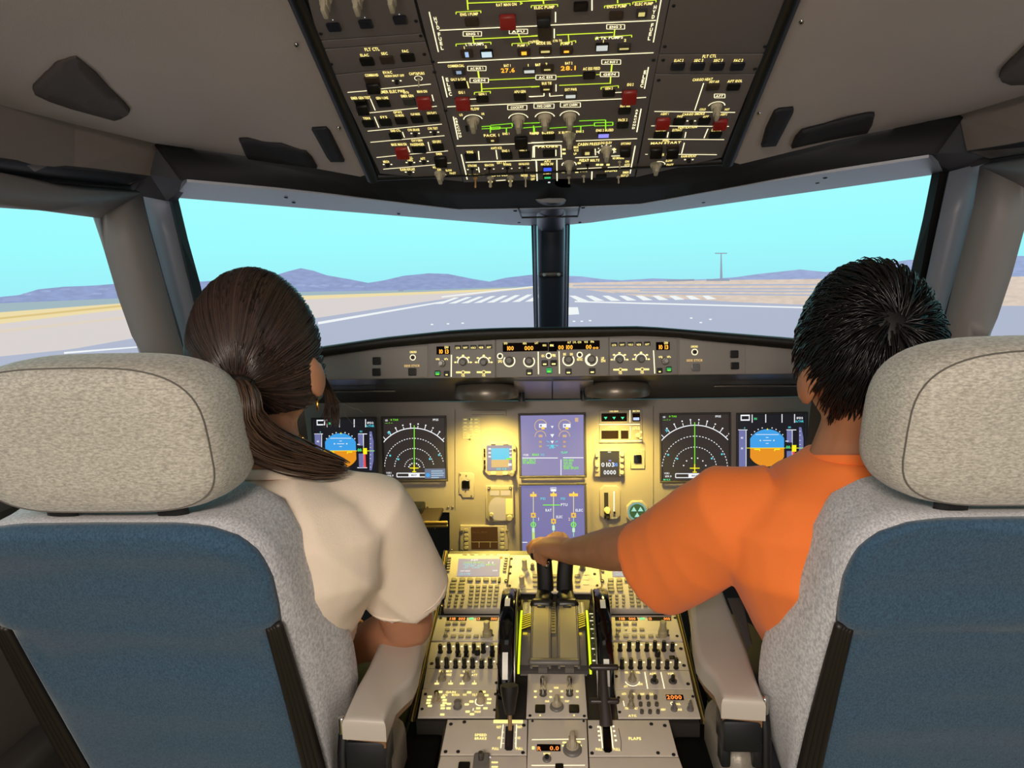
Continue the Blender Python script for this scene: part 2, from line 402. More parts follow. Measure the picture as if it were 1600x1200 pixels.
for s, nm in ((1, 'left'), (-1, 'right')):
    f = (lambda P: [Vector((p.x*s, p.y, p.z)) for p in P])
    struct('trim_%d' % (3 if s == 1 else 4), grid_mesh('beam', [f([p+Vector((-.02, 0, .03)) for p in resample(beam_top, 16)]), f(resample(beam_top, 16)), f(resample(beam_bot, 16)), f(resample(bu2, 16))], False), BEAM, 'brown-grey beam running above the %s side window' % nm, 'side beam', .004)
    # side window frame: outer ring and opening
    ot = [W(212, 297, 1.46), W(0, 278, 1.19), Vector((-.90, .55, 1.455)), Vector((-.90, -.9, 1.455))]
    it = [W(146, 333, 1.42), W(0, 325, 1.16), Vector((-.885, .55, 1.395)), Vector((-.885, .45, 1.39))]
    ib = [W(226, 570, 1.47), Vector((-.86, 1.2, 1.085)), Vector((-.88, .55, 1.06)), Vector((-.885, .5, 1.06))]
    ob = [W(300, 625, 1.52), W(286, 600, 1.5), Vector((-.80, 1.5, 1.0)), Vector((-.86, .5, .98))]
    ofr = [W(212, 297, 1.46), W(230, 360, 1.465), W(252, 440, 1.48), W(275, 520, 1.49), W(300, 625, 1.52)]
    ifr = [W(146, 333, 1.42), W(168, 398, 1.43), W(188, 460, 1.445), W(210, 520, 1.46), W(226, 570, 1.47)]
    V, F = [], []
    def addgrid(rows):
        n = len(rows[0]); o = len(V); V.extend(f([p for r in rows for p in r]))
        for i in range(len(rows)-1):
            for j in range(n-1): F.append((o+i*n+j, o+i*n+j+1, o+(i+1)*n+j+1, o+(i+1)*n+j))
    mid = [a.lerp(b, .6) for a, b in zip(ofr, ifr)]
    for p in mid[1:]: p.x += .012
    addgrid([ofr, mid, ifr])
    addgrid([resample(ot[:3], 6), resample(it[:3], 6)])
    addgrid([resample([it[2], Vector((-.885, -.9, 1.395))], 3), resample([ot[2], Vector((-.90, -.9, 1.455))], 3)])
    addgrid([[it[2], it[2]+Vector((0, -1.4, 0))], [ib[2], ib[2]+Vector((0, -1.4, 0))]])
    addgrid([resample(ib[:3], 6), resample([W(300, 625, 1.52), Vector((-.83, 1.3, .95)), Vector((-.88, .5, .95))], 6)])
    mf = meshpy('side_frame', V, F); bmx = bmesh.new(); bmx.from_mesh(mf); bmesh.ops.remove_doubles(bmx, verts=bmx.verts, dist=.001); bmesh.ops.recalc_face_normals(bmx, faces=bmx.faces); bmx.to_mesh(mf); bmx.free(); mf.polygons.foreach_set('use_smooth', [True]*len(mf.polygons)); mf.set_sharp_from_angle(angle=math.radians(42))
    struct('window_%d' % (3 if s == 1 else 4), mf, mat('side_frame_paint', '77716f', .5, bump=.15, bscale=400), 'grey frame around the %s side window opening' % nm, 'window frame', .03)
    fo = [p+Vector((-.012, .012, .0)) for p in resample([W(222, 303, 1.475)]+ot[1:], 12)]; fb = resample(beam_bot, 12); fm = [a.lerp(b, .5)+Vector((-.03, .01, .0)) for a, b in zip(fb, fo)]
    struct('trim_%d' % (11 if s == 1 else 12), grid_mesh('recess', [f(fb), f(fm), f(fo)], False), mat('recess_shade', '2b272b', .7), 'recess under the beam, its shade painted dark, above the %s side window' % nm, 'recess trim', .004)  # dark colour stands in for the shade under the beam
    # bright lip along the opening
    lip = tube_mesh('lip', f(spline(ifr, 12)), [.0035]*12, 6); o = struct('trim_%d' % (5 if s == 1 else 6), lip, mat('lip_metal', '9a9aa0', .3, .5), 'thin light metal lip on the front edge of the %s side window' % nm, 'window lip')
    # pillar face between side frame and front window
    p1 = [W(205, 290, 1.53), W(221, 360, 1.54), W(242, 440, 1.55), W(265, 520, 1.56), W(290, 640, 1.58)]
    p1b = [W(221, 297, 1.515), W(236, 360, 1.525), W(258, 440, 1.535), W(282, 520, 1.545), W(309, 640, 1.565)]
    p2 = [W(268, 307, 1.535), W(284, 375, 1.545), W(299, 440, 1.555), W(318, 520, 1.565), W(338, 625, 1.58)]
    p3 = [W(278, 308, 1.55), W(294, 375, 1.56), W(312, 440, 1.57), W(330, 520, 1.58), W(352, 625, 1.6)]
    struct('wall_pillar_%s' % nm, grid_mesh('pillar', [f(p1b), f(p2)], True), mat('pillar_paint', '7b7e8a', .4, bump=.08, bscale=600), 'dark grey pillar between the front window and the %s side window' % nm, 'pillar', .03)
    struct('trim_%d' % (7 if s == 1 else 8), grid_mesh('seal', [f([p+Vector((0, -.004, 0)) for p in p2]), f(p3)], False), RUBBER, 'black rubber seal on the outer edge of the %s front window' % nm, 'window seal', .02)
    struct('trim_%d' % (13 if s == 1 else 14), grid_mesh('gap', [f(p1), f([p+Vector((0, .004, 0)) for p in p1b])], False), BLACKM, 'black gap strip between the pillar and the %s side window frame' % nm, 'gap trim', .02)
    # corner block under the beam
    cb = [W(246, 225, 1.42), W(300, 278, 1.44), W(278, 309, 1.54), W(262, 308, 1.52), W(208, 297, 1.47), W(206, 283, 1.46), W(236, 266, 1.44)]
    struct('trim_%d' % (9 if s == 1 else 10), meshpy('corner', f(cb), [tuple(range(7))]), mat('corner_plastic', '2e2b31', .55), 'dark corner piece above the %s pillar' % nm, 'corner trim', .01)
    wl = [[Vector((-.84*1, 1.58, 1.02)), Vector((-.88, .5, .96)), Vector((-.9, -.9, .96))], [Vector((-.84, 1.6, .45)), Vector((-.9, .5, .45)), Vector((-.92, -.9, .45))], [Vector((-.84, 1.62, 0)), Vector((-.9, .5, 0)), Vector((-.92, -.9, 0))]]
    struct('wall_%s' % nm, grid_mesh('wall', [f(r) for r in wl], False), mat('wall_plastic', '57504b', .6, bump=.2, bscale=300), 'grey-brown side lining below the %s window' % nm, 'wall', .02)
for s, nm in ((1, 'left'), (-1, 'right')):
    f = (lambda P: [Vector((p[0]*s, p[1], p[2])) for p in P])
    rows_ = [f([(-.56, 2.12, 1.06), (-.9, 2.0, 1.05)]), f([(-.56, 1.66, 1.055), (-.86, 1.60, 1.045)]), f([(-.56, 1.69, .90), (-.86, 1.62, .90)]), f([(-.56, 1.9, .0), (-.88, 1.66, .0)])]
    struct('trim_%d' % (15 if s == 1 else 16), grid_mesh('fairing', rows_, False), mat('fairing_grey', '5a5450', .6, bump=.15, bscale=300), 'grey fairing between the %s end of the glareshield and the side wall' % nm, 'fairing', .004)
# centre post
V = []; bm = bmesh.new()
def post_col(pts, name, m, parent=None):
    return obj(name, grid_mesh(name, pts, True), parent, m)
pr = bpy.data.objects.new('wall_centre_post', None); COL.objects.link(pr); pr.location = (0, 2.0, 1.2); tag(pr, 'dark blue-grey post between the two front windows', 'window post', None, 'structure')
def PW(x, y, Y): return W(x, y, Y)-Vector((0, 2.0, 1.2))
me = tube_mesh('post', [PW(860.5, 312, 1.53), PW(860.5, 330, 1.66), PW(860.5, 347, 1.85), PW(860.7, 354, 1.96), PW(861, 440, 2.0), PW(861.5, 560, 2.06)], [(.030, .006), (.031, .008), (.033, .014), (.034, .02), (.033, .02), (.032, .02)], 24, (0, 1, 0), False); obj('post_body', me, pr, mat('post_paint', '252a36', .35))
for a, b in ((836, 840), (885, 882)):
    obj('post_edge', tube_mesh('pe', [PW(a, 352, 2.0), PW(b, 560, 2.06)], [.0045, .0045], 8, (0, 1, 0)), pr, mat('post_edge', '6d7488', .3, .5))
for a, b in ((832.5, 838), (888, 885)):
    obj('post_seal', tube_mesh('ps', [PW(a, 352, 2.02), PW(b, 560, 2.08)], [.004, .004], 6, (0, 1, 0)), pr, RUBBER)
bx = box_mesh('sight', (0, 0, 0), (.062, .012, .014), .003); o = obj('alignment_sight', bx, pr, BLACK); o.location = PW(861, 429, 1.965)
for dx in (-.017, .019):
    bm = bmesh.new(); bmesh.ops.create_uvsphere(bm, u_segments=12, v_segments=8, radius=.0045); q = obj('sight_ball', bm_mesh('sb', bm, 60), o, mat('ball_grey', '9a9a98', .4)); q.location = (dx, -.008, 0)
obj('handle_wire', tube_mesh('hw', [PW(810, 325, 1.56), PW(815, 340, 1.68), PW(903, 338, 1.68), PW(906, 322, 1.56)], [.0022]*4, 6), pr, BLACK)
# screws along the header
HB = BVHTree.FromPolygons(both(strip_up)+both(win_top), [(j, j+1, 28+j+1, 28+j) for j in range(27)])
def stick(bvh, x, y):
    h = bvh.ray_cast(CAM, ray(x, y).normalized()); return (h[0], h[1]) if h[0] else None
scr_l = [(447, 304), (459, 312), (623, 330), (805, 325), (811, 344), (906, 344), (911, 320), (1099, 312), (1277, 281), (1289, 273)]
for q in scr_l:
    h = stick(HB, *q)
    if not h: continue
    nrm = h[1] if h[1].dot(CAM-h[0]) > 0 else -h[1]
    o = obj('screw', umesh('screw', BLACKM), bpy.data.objects['trim_1']); o.matrix_world = Matrix.Translation(h[0]+nrm*.0052) @ nrm.to_track_quat('Z', 'Y').to_matrix().to_4x4() @ Matrix.Diagonal((.008, .008, .002, 1))
# ceiling recesses: flat patches, the shade of each hollow put into dark colour
def patch(name, pts, m, label, cat, lift=.0025, group=None):
    bmx = bmesh.new(); bmx.faces.new([bmx.verts.new((x, -y, 0)) for x, y in pts]); bmesh.ops.triangulate(bmx, faces=bmx.faces); bmesh.ops.subdivide_edges(bmx, edges=bmx.edges, cuts=3, use_grid_fill=True); bmesh.ops.triangulate(bmx, faces=bmx.faces)
    for v in bmx.verts:
        h = None; dy_ = 0
        while h is None and dy_ < 80: h = stick(CBV, v.co.x, -v.co.y-dy_); dy_ += 1
        n = h[1] if h[1].dot(CAM-h[0]) > 0 else -h[1]; v.co = h[0]+n*lift
    me_ = bpy.data.meshes.new(name); bmx.to_mesh(me_); bmx.free(); me_.polygons.foreach_set('use_smooth', [True]*len(me_.polygons))
    o = obj(name, me_, None, m); md = o.modifiers.new('s', 'SOLIDIFY'); md.thickness = .006; md.offset = 0; tag(o, label, cat, group); return o
GR = mat('grip_shade', '433a38', .6, bump=.2, bscale=300); SLOT = mat('slot_shade', '17151b', .7)
patch('grip_recess', [(50, 135), (54, 128), (70, 110), (90, 94), (108, 86), (118, 84), (127, 91), (150, 112), (180, 143), (203, 168), (199, 175), (189, 181), (178, 184), (110, 165), (75, 153), (54, 143)], GR, 'rounded triangular grip recess, its shade painted as a dark patch, in the left ceiling lining', 'grip recess')
patch('grip_recess', [(1561, 115), (1566, 105), (1580, 90), (1605, 66), (1640, 50), (1680, 52), (1690, 75), (1650, 100), (1605, 127), (1580, 128), (1566, 123)], GR, 'rounded grip recess, its shade painted as a dark patch, in the right ceiling lining at the picture edge', 'grip recess')
patch('visor_slot', [(374, 213), (400, 216), (440, 223), (478, 233), (488, 243), (496, 259), (440, 252), (388, 246)], SLOT, 'long visor slot, its shade painted as a dark patch, in the left ceiling lining near the window', 'visor slot')
patch('visor_slot', [(1366, 175), (1350, 176), (1300, 189), (1253, 202), (1243, 212), (1236, 228), (1290, 216), (1354, 204), (1362, 190)], SLOT, 'long visor slot, its shade painted as a dark patch, in the right ceiling lining near the window', 'visor slot')
patch('light_slot', [(488, 198), (510, 197), (516, 203), (539, 249), (518, 249), (512, 242)], SLOT, 'small slanted slot, its shade painted as a dark patch, left of the overhead panel', 'light slot')
patch('light_slot', [(1217, 168), (1239, 166), (1238, 172), (1211, 224), (1189, 226), (1196, 200), (1209, 172)], SLOT, 'small slanted slot, its shade painted as a dark patch, right of the overhead panel', 'light slot')
for i, q in enumerate([(463, 69), (529, 199), (1252, 33), (1187, 176)]):
    h = stick(CBV, *q)
    nrm = h[1] if h[1].dot(CAM-h[0]) > 0 else -h[1]
    o = obj('screw', umesh('screw', CHROME), ceil); o.matrix_world = Matrix.Translation(h[0]) @ nrm.to_track_quat('Z', 'Y').to_matrix().to_4x4() @ Matrix.Diagonal((.007, .007, .003, 1))
# floor
struct('floor', grid_mesh('floor', [[Vector((-.95, 2.3, 0)), Vector((.95, 2.3, 0))], [Vector((-.95, -.9, 0)), Vector((.95, -.9, 0))]], False), mat('carpet', '7a7a48', .95, bump=1, bscale=600, var=.3, vscale=80), 'green-brown carpet floor under the seats', 'floor')
struct('wall_front', grid_mesh('footwell', [[Vector((-.9, 2.15, 1.0)), Vector((.9, 2.15, 1.0))], [Vector((-.9, 2.2, 0)), Vector((.9, 2.2, 0))]], False), BLACKM, 'black footwell bulkhead below the instrument panel', 'wall')
# ================================================================== PROJECTION SCREEN
SCC = Vector((0, 1.0)); SCR = 2.6
def cyl(x, y, k=0):
    d = ray(x, y); R = SCR-k*.004; ox, oy = CAM.x-SCC.x, CAM.y-SCC.y
    a = d.x*d.x+d.y*d.y; b = 2*(ox*d.x+oy*d.y); c = ox*ox+oy*oy-R*R
    t = (-b+math.sqrt(b*b-4*a*c))/(2*a); return CAM+d*t-Vector((0, 1, 1.2))
ps = bpy.data.objects.new('projection_screen', None); COL.objects.link(ps); ps.location = (0, 1, 1.2); tag(ps, 'curved projection screen outside the windows showing an airport runway and hills', 'projection screen')
rows = []
for z in (-.55, .1, .5, 1.6):
    rows.append([Vector((SCR*math.sin(math.radians(a)), SCR*math.cos(math.radians(a)), z)) for a in range(-115, 116, 5)])
SKYM = glow('projected_sky', 'a2fbff', 1.0)
nt = SKYM.node_tree; b_ = nt.nodes['Principled BSDF']
tc = nt.nodes.new('ShaderNodeTexCoord'); sx = nt.nodes.new('ShaderNodeSeparateXYZ'); rp = nt.nodes.new('ShaderNodeValToRGB'); mr = nt.nodes.new('ShaderNodeMapRange')
nt.links.new(tc.outputs['Object'], sx.inputs[0]); nt.links.new(sx.outputs['Z'], mr.inputs[0]); mr.inputs[1].default_value = -.05; mr.inputs[2].default_value = .9
rp.color_ramp.elements[0].color = lin('9ae6f2'); rp.color_ramp.elements[1].color = lin('a6fcff'); e = rp.color_ramp.elements.new(.25); e.color = lin('96f8fb')
nt.links.new(mr.outputs[0], rp.inputs[0]); nt.links.new(rp.outputs[0], b_.inputs['Emission Color'])
obj('projected_sky', grid_mesh('sky', rows), ps, SKYM)
def interp(P, x):
    if x <= P[0][0]: return P[0][1]
    for a, b in zip(P, P[1:]):
        if x <= b[0]: return a[1]+(b[1]-a[1])*(x-a[0])/(b[0]-a[0])
    return P[-1][1]
def band(name, top, bot, m, k, x0=None, x1=None, step=8):
    x0 = x0 if x0 is not None else top[0][0]; x1 = x1 if x1 is not None else top[-1][0]; n = max(2, int((x1-x0)/step)+1)
    xs = [x0+(x1-x0)*i/(n-1) for i in range(n)]
    return obj(name, grid_mesh(name, [[cyl(x, interp(top, x), k) for x in xs], [cyl(x, interp(bot, x), k) for x in xs]], False), ps, m)
def quad(name, pts, m, k): return obj(name, meshpy(name, [cyl(x, y, k) for x, y in pts], [tuple(range(len(pts)))]), ps, m)
HILL = glow('hill_haze', '8c9dc9', 1); HILL2 = glow('hill_light', '98a9d2', 1); HILL3 = glow('hill_mid', '93a2ca', 1); LAKE = glow('lake_grey', '9db4bd', 1); SAND = glow('sand', 'ead9a6', 1); GRD = glow('apron', 'd6cfcd', 1); GRD2 = glow('dry_grass', 'd8c8ba', 1); ASP = glow('asphalt', 'acb5cb', 1); ASP2 = glow('asphalt_dark', '9aa3bd', 1); MARK = glow('marking', 'eef3f4', 1); BRN = glow('far_building', '8f9bb0', 1)  # HILL3: plain tone between the other two hill colours
for M_ in (HILL, HILL2, GRD2):   # projected image has soft mottling
    nt = M_.node_tree; b_ = nt.nodes['Principled BSDF']; n_ = nt.nodes.new('ShaderNodeTexNoise'); n_.inputs['Scale'].default_value = 26; n_.inputs['Detail'].default_value = 6
    tcn = nt.nodes.new('ShaderNodeTexCoord'); mpn = nt.nodes.new('ShaderNodeMapping'); mpn.inputs['Scale'].default_value = (1, 1, 4); nt.links.new(tcn.outputs['Object'], mpn.inputs[0]); nt.links.new(mpn.outputs[0], n_.inputs['Vector'])
    r_ = nt.nodes.new('ShaderNodeValToRGB'); c_ = b_.inputs['Emission Color'].default_value[:]; r_.color_ramp.elements[0].position = .35; r_.color_ramp.elements[1].position = .65
    r_.color_ramp.elements[0].color = tuple(v*.91 for v in c_[:3])+(1,); r_.color_ramp.elements[1].color = tuple(v*1.07 for v in c_[:3])+(1,)
    nt.links.new(n_.outputs[0], r_.inputs[0]); nt.links.new(r_.outputs[0], b_.inputs['Emission Color'])
hl = [(-900, 520), (-300, 490), (0, 464), (30, 461), (60, 452), (100, 448), (150, 446), (185, 443), (240, 440), (313, 440), (360, 437), (400, 433), (430, 430), (450, 424), (470, 419), (490, 423), (510, 430), (550, 437), (575, 442), (600, 438), (630, 431), (670, 427), (700, 428), (740, 436), (765, 440), (790, 434), (833, 429), (860, 430)]
hr = [(860, 430), (888, 431), (910, 432), (940, 436), (970, 438), (1020, 435), (1080, 437), (1110, 436), (1150, 433), (1185, 428), (1250, 421), (1290, 425), (1340, 421), (1380, 412), (1420, 406), (1450, 405), (1520, 398), (1600, 400), (2400, 360)]
base_l = [(-900, 545), (0, 474), (190, 466), (313, 458), (475, 456), (662, 453), (833, 447), (860, 446)]
base_r = [(860, 446), (888, 442), (1100, 438), (1450, 434), (1600, 432), (2400, 430)]
band('projected_hills', hl, [(x, y+4) for x, y in base_l], HILL, 1, step=5); band('projected_hills', hr, [(x, y+4) for x, y in base_r], HILL2, 1, step=5)
for x, y in ((40, 460), (70, 455), (100, 452), (150, 459), (160, 452), (468, 446), (490, 447), (505, 446), (540, 447), (560, 448)): quad('projected_hill_patch', [(x-9, y+1), (x-2, y-2), (x+10, y-1), (x+8, y+1.5)], HILL2, 3)
lake_b = [(-900, 575), (0, 488), (190, 474), (313, 464), (475, 462), (662, 456), (833, 449), (860, 447)]
band('projected_lake', base_l, lake_b, LAKE, 2)
sand_b = [(-900, 600), (0, 506), (195, 483), (313, 470), (475, 468), (662, 460), (833, 452), (860, 450)]
band('projected_sand', lake_b, sand_b, SAND, 3)
asp_t = [(-900, 720), (0, 557), (110, 546), (212, 528), (313, 518), (500, 496), (660, 472), (760, 458), (833, 450), (860, 449)]
band('projected_ground', sand_b, asp_t, GRD, 3)
asp_r = [(860, 449), (888, 449), (910, 452), (1000, 463), (1150, 472), (1248, 476), (1450, 478), (1600, 478), (2400, 470)]
band('projected_ground', base_r, asp_r, GRD2, 3)
low_l = [(-900, 1500), (860, 1000)]; low_r = [(860, 1000), (2400, 1500)]
band('projected_runway', asp_t, low_l, ASP, 4, step=20); band('projected_runway', asp_r, low_r, ASP, 4, step=20)
for a, b in (((895, 445), (1450, 443)), ((900, 450), (1450, 450)), ((960, 457), (1450, 462)), ((898, 470), (1500, 486)), ((1000, 453), (1450, 456))):
    band('projected_taxi_line', [a, b], [(a[0], a[1]+2.2), (b[0], b[1]+2.2)], MARK if a[1] > 465 else ASP, 5)
band('projected_edge_line', [(497, 503), (696, 470)], [(497, 507), (696, 472)], MARK, 5)
band('projected_edge_line', [(690, 463), (833, 447)], [(690, 465), (833, 448.5)], MARK, 5)
band('projected_edge_line', [(100, 550), (218, 541), (222, 540)], [(100, 553), (218, 543), (222, 542)], MARK, 5)
band('projected_ground_streak', [(0, 515), (200, 494)], [(0, 520), (200, 498)], glow('streak', 'dccfc0', 1), 4); band('projected_ground_streak', [(0, 496), (195, 476)], [(0, 499), (195, 479)], glow('streak2', 'd9c07e', 1), 5)
for i in range(8):
    x = 680+i*20; quad('projected_threshold_stripe', [(x, 475-i*.5), (x+12, 474.5-i*.5), (x+38-i, 465-i*.8), (x+30-i, 465-i*.8)], MARK, 5) if x < 822 else None
for i in range(9):
    x = 905+i*25; quad('projected_threshold_stripe', [(x, 471-i*.4), (x+15, 470.5-i*.4), (x-6+i, 462), (x-16+i, 462)], MARK, 5)
quad('projected_aiming_block', [(888, 480), (903, 480), (905, 491), (888, 492)], MARK, 5)
for q in ((675, 507), (700, 506), (723, 505), (897, 502), (909, 502), (922, 501), (1080, 497), (1110, 499), (1095, 504)): quad('projected_runway_light', [(q[0]-2, q[1]-1), (q[0]+2, q[1]-1), (q[0]+2, q[1]+1), (q[0]-2, q[1]+1)], MARK, 5)
quad('projected_mast', [(1125, 437), (1129, 437), (1127.5, 396), (1126, 396)], BRN, 5); quad('projected_mast_arm', [(1117, 395), (1136, 395), (1136, 396.5), (1117, 396.5)], BRN, 5)
quad('projected_building', [(1042, 440), (1085, 439), (1085, 436), (1042, 437)], BRN, 5); quad('projected_building', [(1104, 439), (1140, 439), (1140, 436), (1104, 436)], BRN, 5); quad('projected_building', [(621, 455), (631, 455), (628, 452), (624, 452)], BRN, 5); quad('projected_building', [(3, 472), (32, 470), (30, 464), (5, 466)], HILL3, 3)
# ================================================================== OVERHEAD PANEL
A = lambda x, y: (450+x/4, y/4)
B = lambda x, y: (830+x/4, y/4)
OP = Panel('overhead_panel', 'dark overhead switch panel with glowing yellow legends, knobs and red guards', 'overhead panel', OVH, (471, -150, 1200, 272), .004, BLACKM, plate='backing',
           poly=[(591, 275), (1131, 249), (1255, -60), (1300, -170), (1330, -250), (330, -250), (400, -130), (466, 2)], back=.02)
OP.plate.location.z = -.0024; OVP = mat('overhead_paint', '6c6462', .55, bump=.12, bscale=900)
def rail_pts(x0, y0, x1, y1): return [OP.fr.uv(x0, y0), OP.fr.uv(x1, y1)]
for (a, b) in (((583, 283), (437, -60)), ((1136, 258), (1262, -60))):
    p, q = OP.fr.uv(*a), OP.fr.uv(*b)
    obj('side_rail', tube_mesh('rail', [(p[0], p[1], -.004), (q[0], q[1], -.004)], [(.012, .009)]*2, 10, (0, 0, 1), False), OP.root, BLACK)
p, q = OP.fr.uv(588, 279), OP.fr.uv(1132, 254)
obj('front_rail', tube_mesh('rail', [(p[0], p[1]-.004, -.008), (q[0], q[1]-.004, -.008)], [(.008, .01)]*2, 10, (0, 0, 1), False), OP.root, BLACK)
def T(f, t, x, y, h=18, m=None, w=None): OP.text(t, *f(x, y), h/4, m, w=(w/4 if w else None))
def L(f, *pts, w=1.4, m=None): OP.line([f(*p) for p in pts], w, m)
def BT(f, x, y, w=80, h=44, m=None, lit=None, lm=None, z=.003): OP.btn(*f(x, y), w/4, h/4, z, m, lit, lm)
def DOT(f, x, y):
    OP.put('smooth', 'push_button', *f(x, y), 6, None, .005, DKBTN)
    for d in (-24, 24): OP.art.disc(*f(x+d, y), 1.6, LEGW, 8)
def GD(f, x, y, w, h, m=None, z=.012): OP.guard(f(x, y)[0], f(x, y)[1]-4, w/4, h/4*.62, z, m)
def KN(f, x, y, d, z=.020, arc=False):
    X, Y = f(x, y)
    if arc: OP.art.arc(X, Y-6, d/4*.78, 10, 170, 1.5, LEGW)
    OP.bar(X, Y-7, d/4*1.1, z)
def TG(f, x, y, m=None): OP.toggle(*f(x, y), 6, .013, m)
def BX(f, x, y, w, h, t, m=None):
    X, Y = f(x, y); w /= 4; h /= 4; m = m or LEGW
    sl = -.075 if f is A else -.06
    for yy in (-h/2, h/2): OP.line([(X-w/2, Y+yy), (X+w/2, Y+yy)], 1.1, m)
    for xx in (-w/2, w/2): OP.line([(X+xx, Y-h/2), (X+xx, Y+h/2)], 1.1, m)
    OP.text(t, X, Y, h*.5, m, w=w*.7)
def BR(f, x0, y0, x1, y1, m=None):
    L(f, (x0, y0+14), (x0, y0), (x1, y1), (x1, y1+14), m=m or GRNL, w=1.3)
# left column sections
OP.section([A(60, -260), A(720, -260), A(838, 208), A(188, 252)], name='panel_section')
for x, y in ((235, 20), (435, 5), (650, -15)):
    OP.bar(*A(x, y-50), 24, .028); BT(A, x+52, y+145 if x < 300 else (y+140 if x < 500 else y+135), 85, 50, mat('button_navy', '1c1e2c', .35)); OP.art.disc(*A(x+45, y+105), .9, WHT, 8)
OP.section([A(190, 258), A(840, 212), A(858, 258), A(214, 306)])
OP.section([A(217, 312), A(860, 264), A(903, 402), A(284, 466)])
T(A, 'FLT CTL', 525, 308, 20, w=95)
for (x, y, t) in ((495, 380, 'ELAC'), (620, 370, 'SEC'), (750, 355, 'FAC')):
    BT(A, x, y, 86, 46, BROWNBTN if t == 'SEC' else None); T(A, t, x-17, y-35, 16, w=55 if len(t) > 3 else 42)
OP.section([A(287, 472), A(905, 408), A(1092, 1135), A(575, 1085)])
BT(A, 525, 495, 92, 34, BROWNBTN); GD(A, 535, 545, 85, 60, DKBTN); T(A, 'COMMAND', 523, 470, 16, w=85); T(A, 'EVAC', 622, 453, 16, w=60); T(A, 'HORN SHUT OFF', 665, 474, 14, w=125); DOT(A, 680, 505)
T(A, 'CAPT&PURS', 805, 460, 16, w=98); TG(A, 818, 495, BEIGE); OP.art.arc(*A(815, 490), 6, 0, 360, 1, LEGW)
L(A, (372, 578), (525, 565)); L(A, (580, 556), (893, 526))
T(A, 'EMER ELEC PWR', 655, 572, 18, w=160); T(A, 'EMER GEN TEST', 455, 612, 16, w=125); BT(A, 460, 640, 80, 40); GD(A, 468, 680, 75, 60, DKBTN); T(A, 'AUTO', 447, 711, 12, w=30)
T(A, 'GEN 1 LINE', 588, 613, 16, w=78); BT(A, 598, 640); T(A, 'RAT&', 738, 578, 14, w=36); T(A, 'EMER GEN', 745, 600, 16, w=80); BT(A, 758, 630, 75, 40, PANELD); T(A, 'MAN ON', 838, 572, 16, w=64); GD(A, 852, 640, 88, 80)
L(A, (515, 618), (545, 690)); L(A, (900, 592), (910, 632)); L(A, (505, 706), (845, 672)); L(A, (890, 668), (930, 664))
for x, y, t in ((505, 768, 'TERR'), (610, 760, 'SYS'), (708, 750, 'G/S MODE'), (808, 742, 'FLAP MODE'), (910, 734, 'LDG FLAP 3')): BT(A, x, y, 75, 40); T(A, t, x-12, y-28, 14, w=40+len(t)*2)
T(A, 'GPWS', 685, 702, 14, w=55); L(A, (540, 730), (568, 798)); L(A, (498, 820), (962, 776))
BT(A, 672, 846, 75, 38); T(A, 'GND CTL', 672, 817, 14, w=65); T(A, 'CVR ERASE', 785, 812, 14, w=75); DOT(A, 795, 834); T(A, 'CVR TEST', 905, 803, 14, w=65); DOT(A, 915, 826); L(A, (715, 825), (728, 860))
L(A, (515, 890), (978, 848)); T(A, 'OXYGEN', 805, 878, 14, w=70); T(A, 'MASK MAN ON', 693, 903, 16, w=98); GD(A, 715, 955, 80, 76); T(A, 'PASSENGER', 808, 903, 16, w=88); BT(A, 820, 930, 85, 40); T(A, 'CREW SUPPLY', 930, 886, 16, w=56); BT(A, 938, 916, 72, 40)
L(A, (748, 915), (762, 952)); L(A, (875, 888), (888, 943)); L(A, (553, 985), (678, 972)); L(A, (755, 965), (1000, 943))
T(A, 'MECH', 613, 1011, 14, w=38); DOT(A, 622, 1028); T(A, 'ALL', 765, 985, 14, w=30); T(A, 'FWD', 763, 1002, 14, w=34); DOT(A, 765, 1016); T(A, 'AFT', 843, 992, 14, w=32); DOT(A, 850, 1008); T(A, 'EMER', 945, 962, 13, w=40); GD(A, 955, 1010, 75, 65, DKBTN); L(A, (985, 1021), (1020, 1018), w=1)
L(A, (595, 1058), (945, 1028)); T(A, 'RAIN RPLNT', 748, 1059, 15, w=95); DOT(A, 760, 1076); T(A, 'WIPER', 925, 1046, 14, w=42); T(A, 'OFF', 945, 1062, 12, w=26); OP.art.arc(*A(950, 1095), 9, 0, 100, 1.4, LEGW); KN(A, 950, 1110, 66, .018); T(A, 'SLOW', 1005, 1065, 12, w=40); T(A, 'FAST', 1030, 1083, 12, w=40)
OP.fast([A(800, 130), A(830, 222), A(852, 338), A(905, 385), A(915, 450), A(985, 690), A(205, 210), A(270, 400)], 6)
# centre column
OP.section([A(728, -260), A(980+720, -260), (1046+30, -65), (1046, 0), (991.5, 276), A(1098, 1140), A(804, 0)], name='panel_section')
def VT(f, t, x, y, x2, y2):
    for i, ch in enumerate(t):
        k = i/max(1, len(t)-1); T(f, ch, x+(x2-x)*k, y+(y2-y)*k, 22 if len(t) < 6 else 12, LEGW, w=20)
for (f, a, b) in ((A, (882, 75), (940, 325)), (A, (965, 478), (995, 608)), (A, (1033, 730), (1062, 872)), (A, (1083, 965), (1120, 1122)), (B, (812, 0), (763, 265)), (B, (733, 420), (708, 555)), (B, (687, 680), (660, 826)), (B, (650, 912), (618, 1085))): L(f, a, b, w=1.7)
VT(A, 'HYD', 920, 118, 938, 172); VT(A, 'FUEL', 945, 215, 963, 300); VT(A, 'ELEC', 995, 498, 1015, 588); VT(A, 'AIRCOND', 1050, 742, 1077, 852)
VT(B, 'HYD', 775, 45, 763, 105); VT(B, 'FUEL', 757, 158, 738, 240); VT(B, 'ELEC', 712, 452, 692, 535); VT(B, 'AIRCOND', 662, 690, 640, 800)
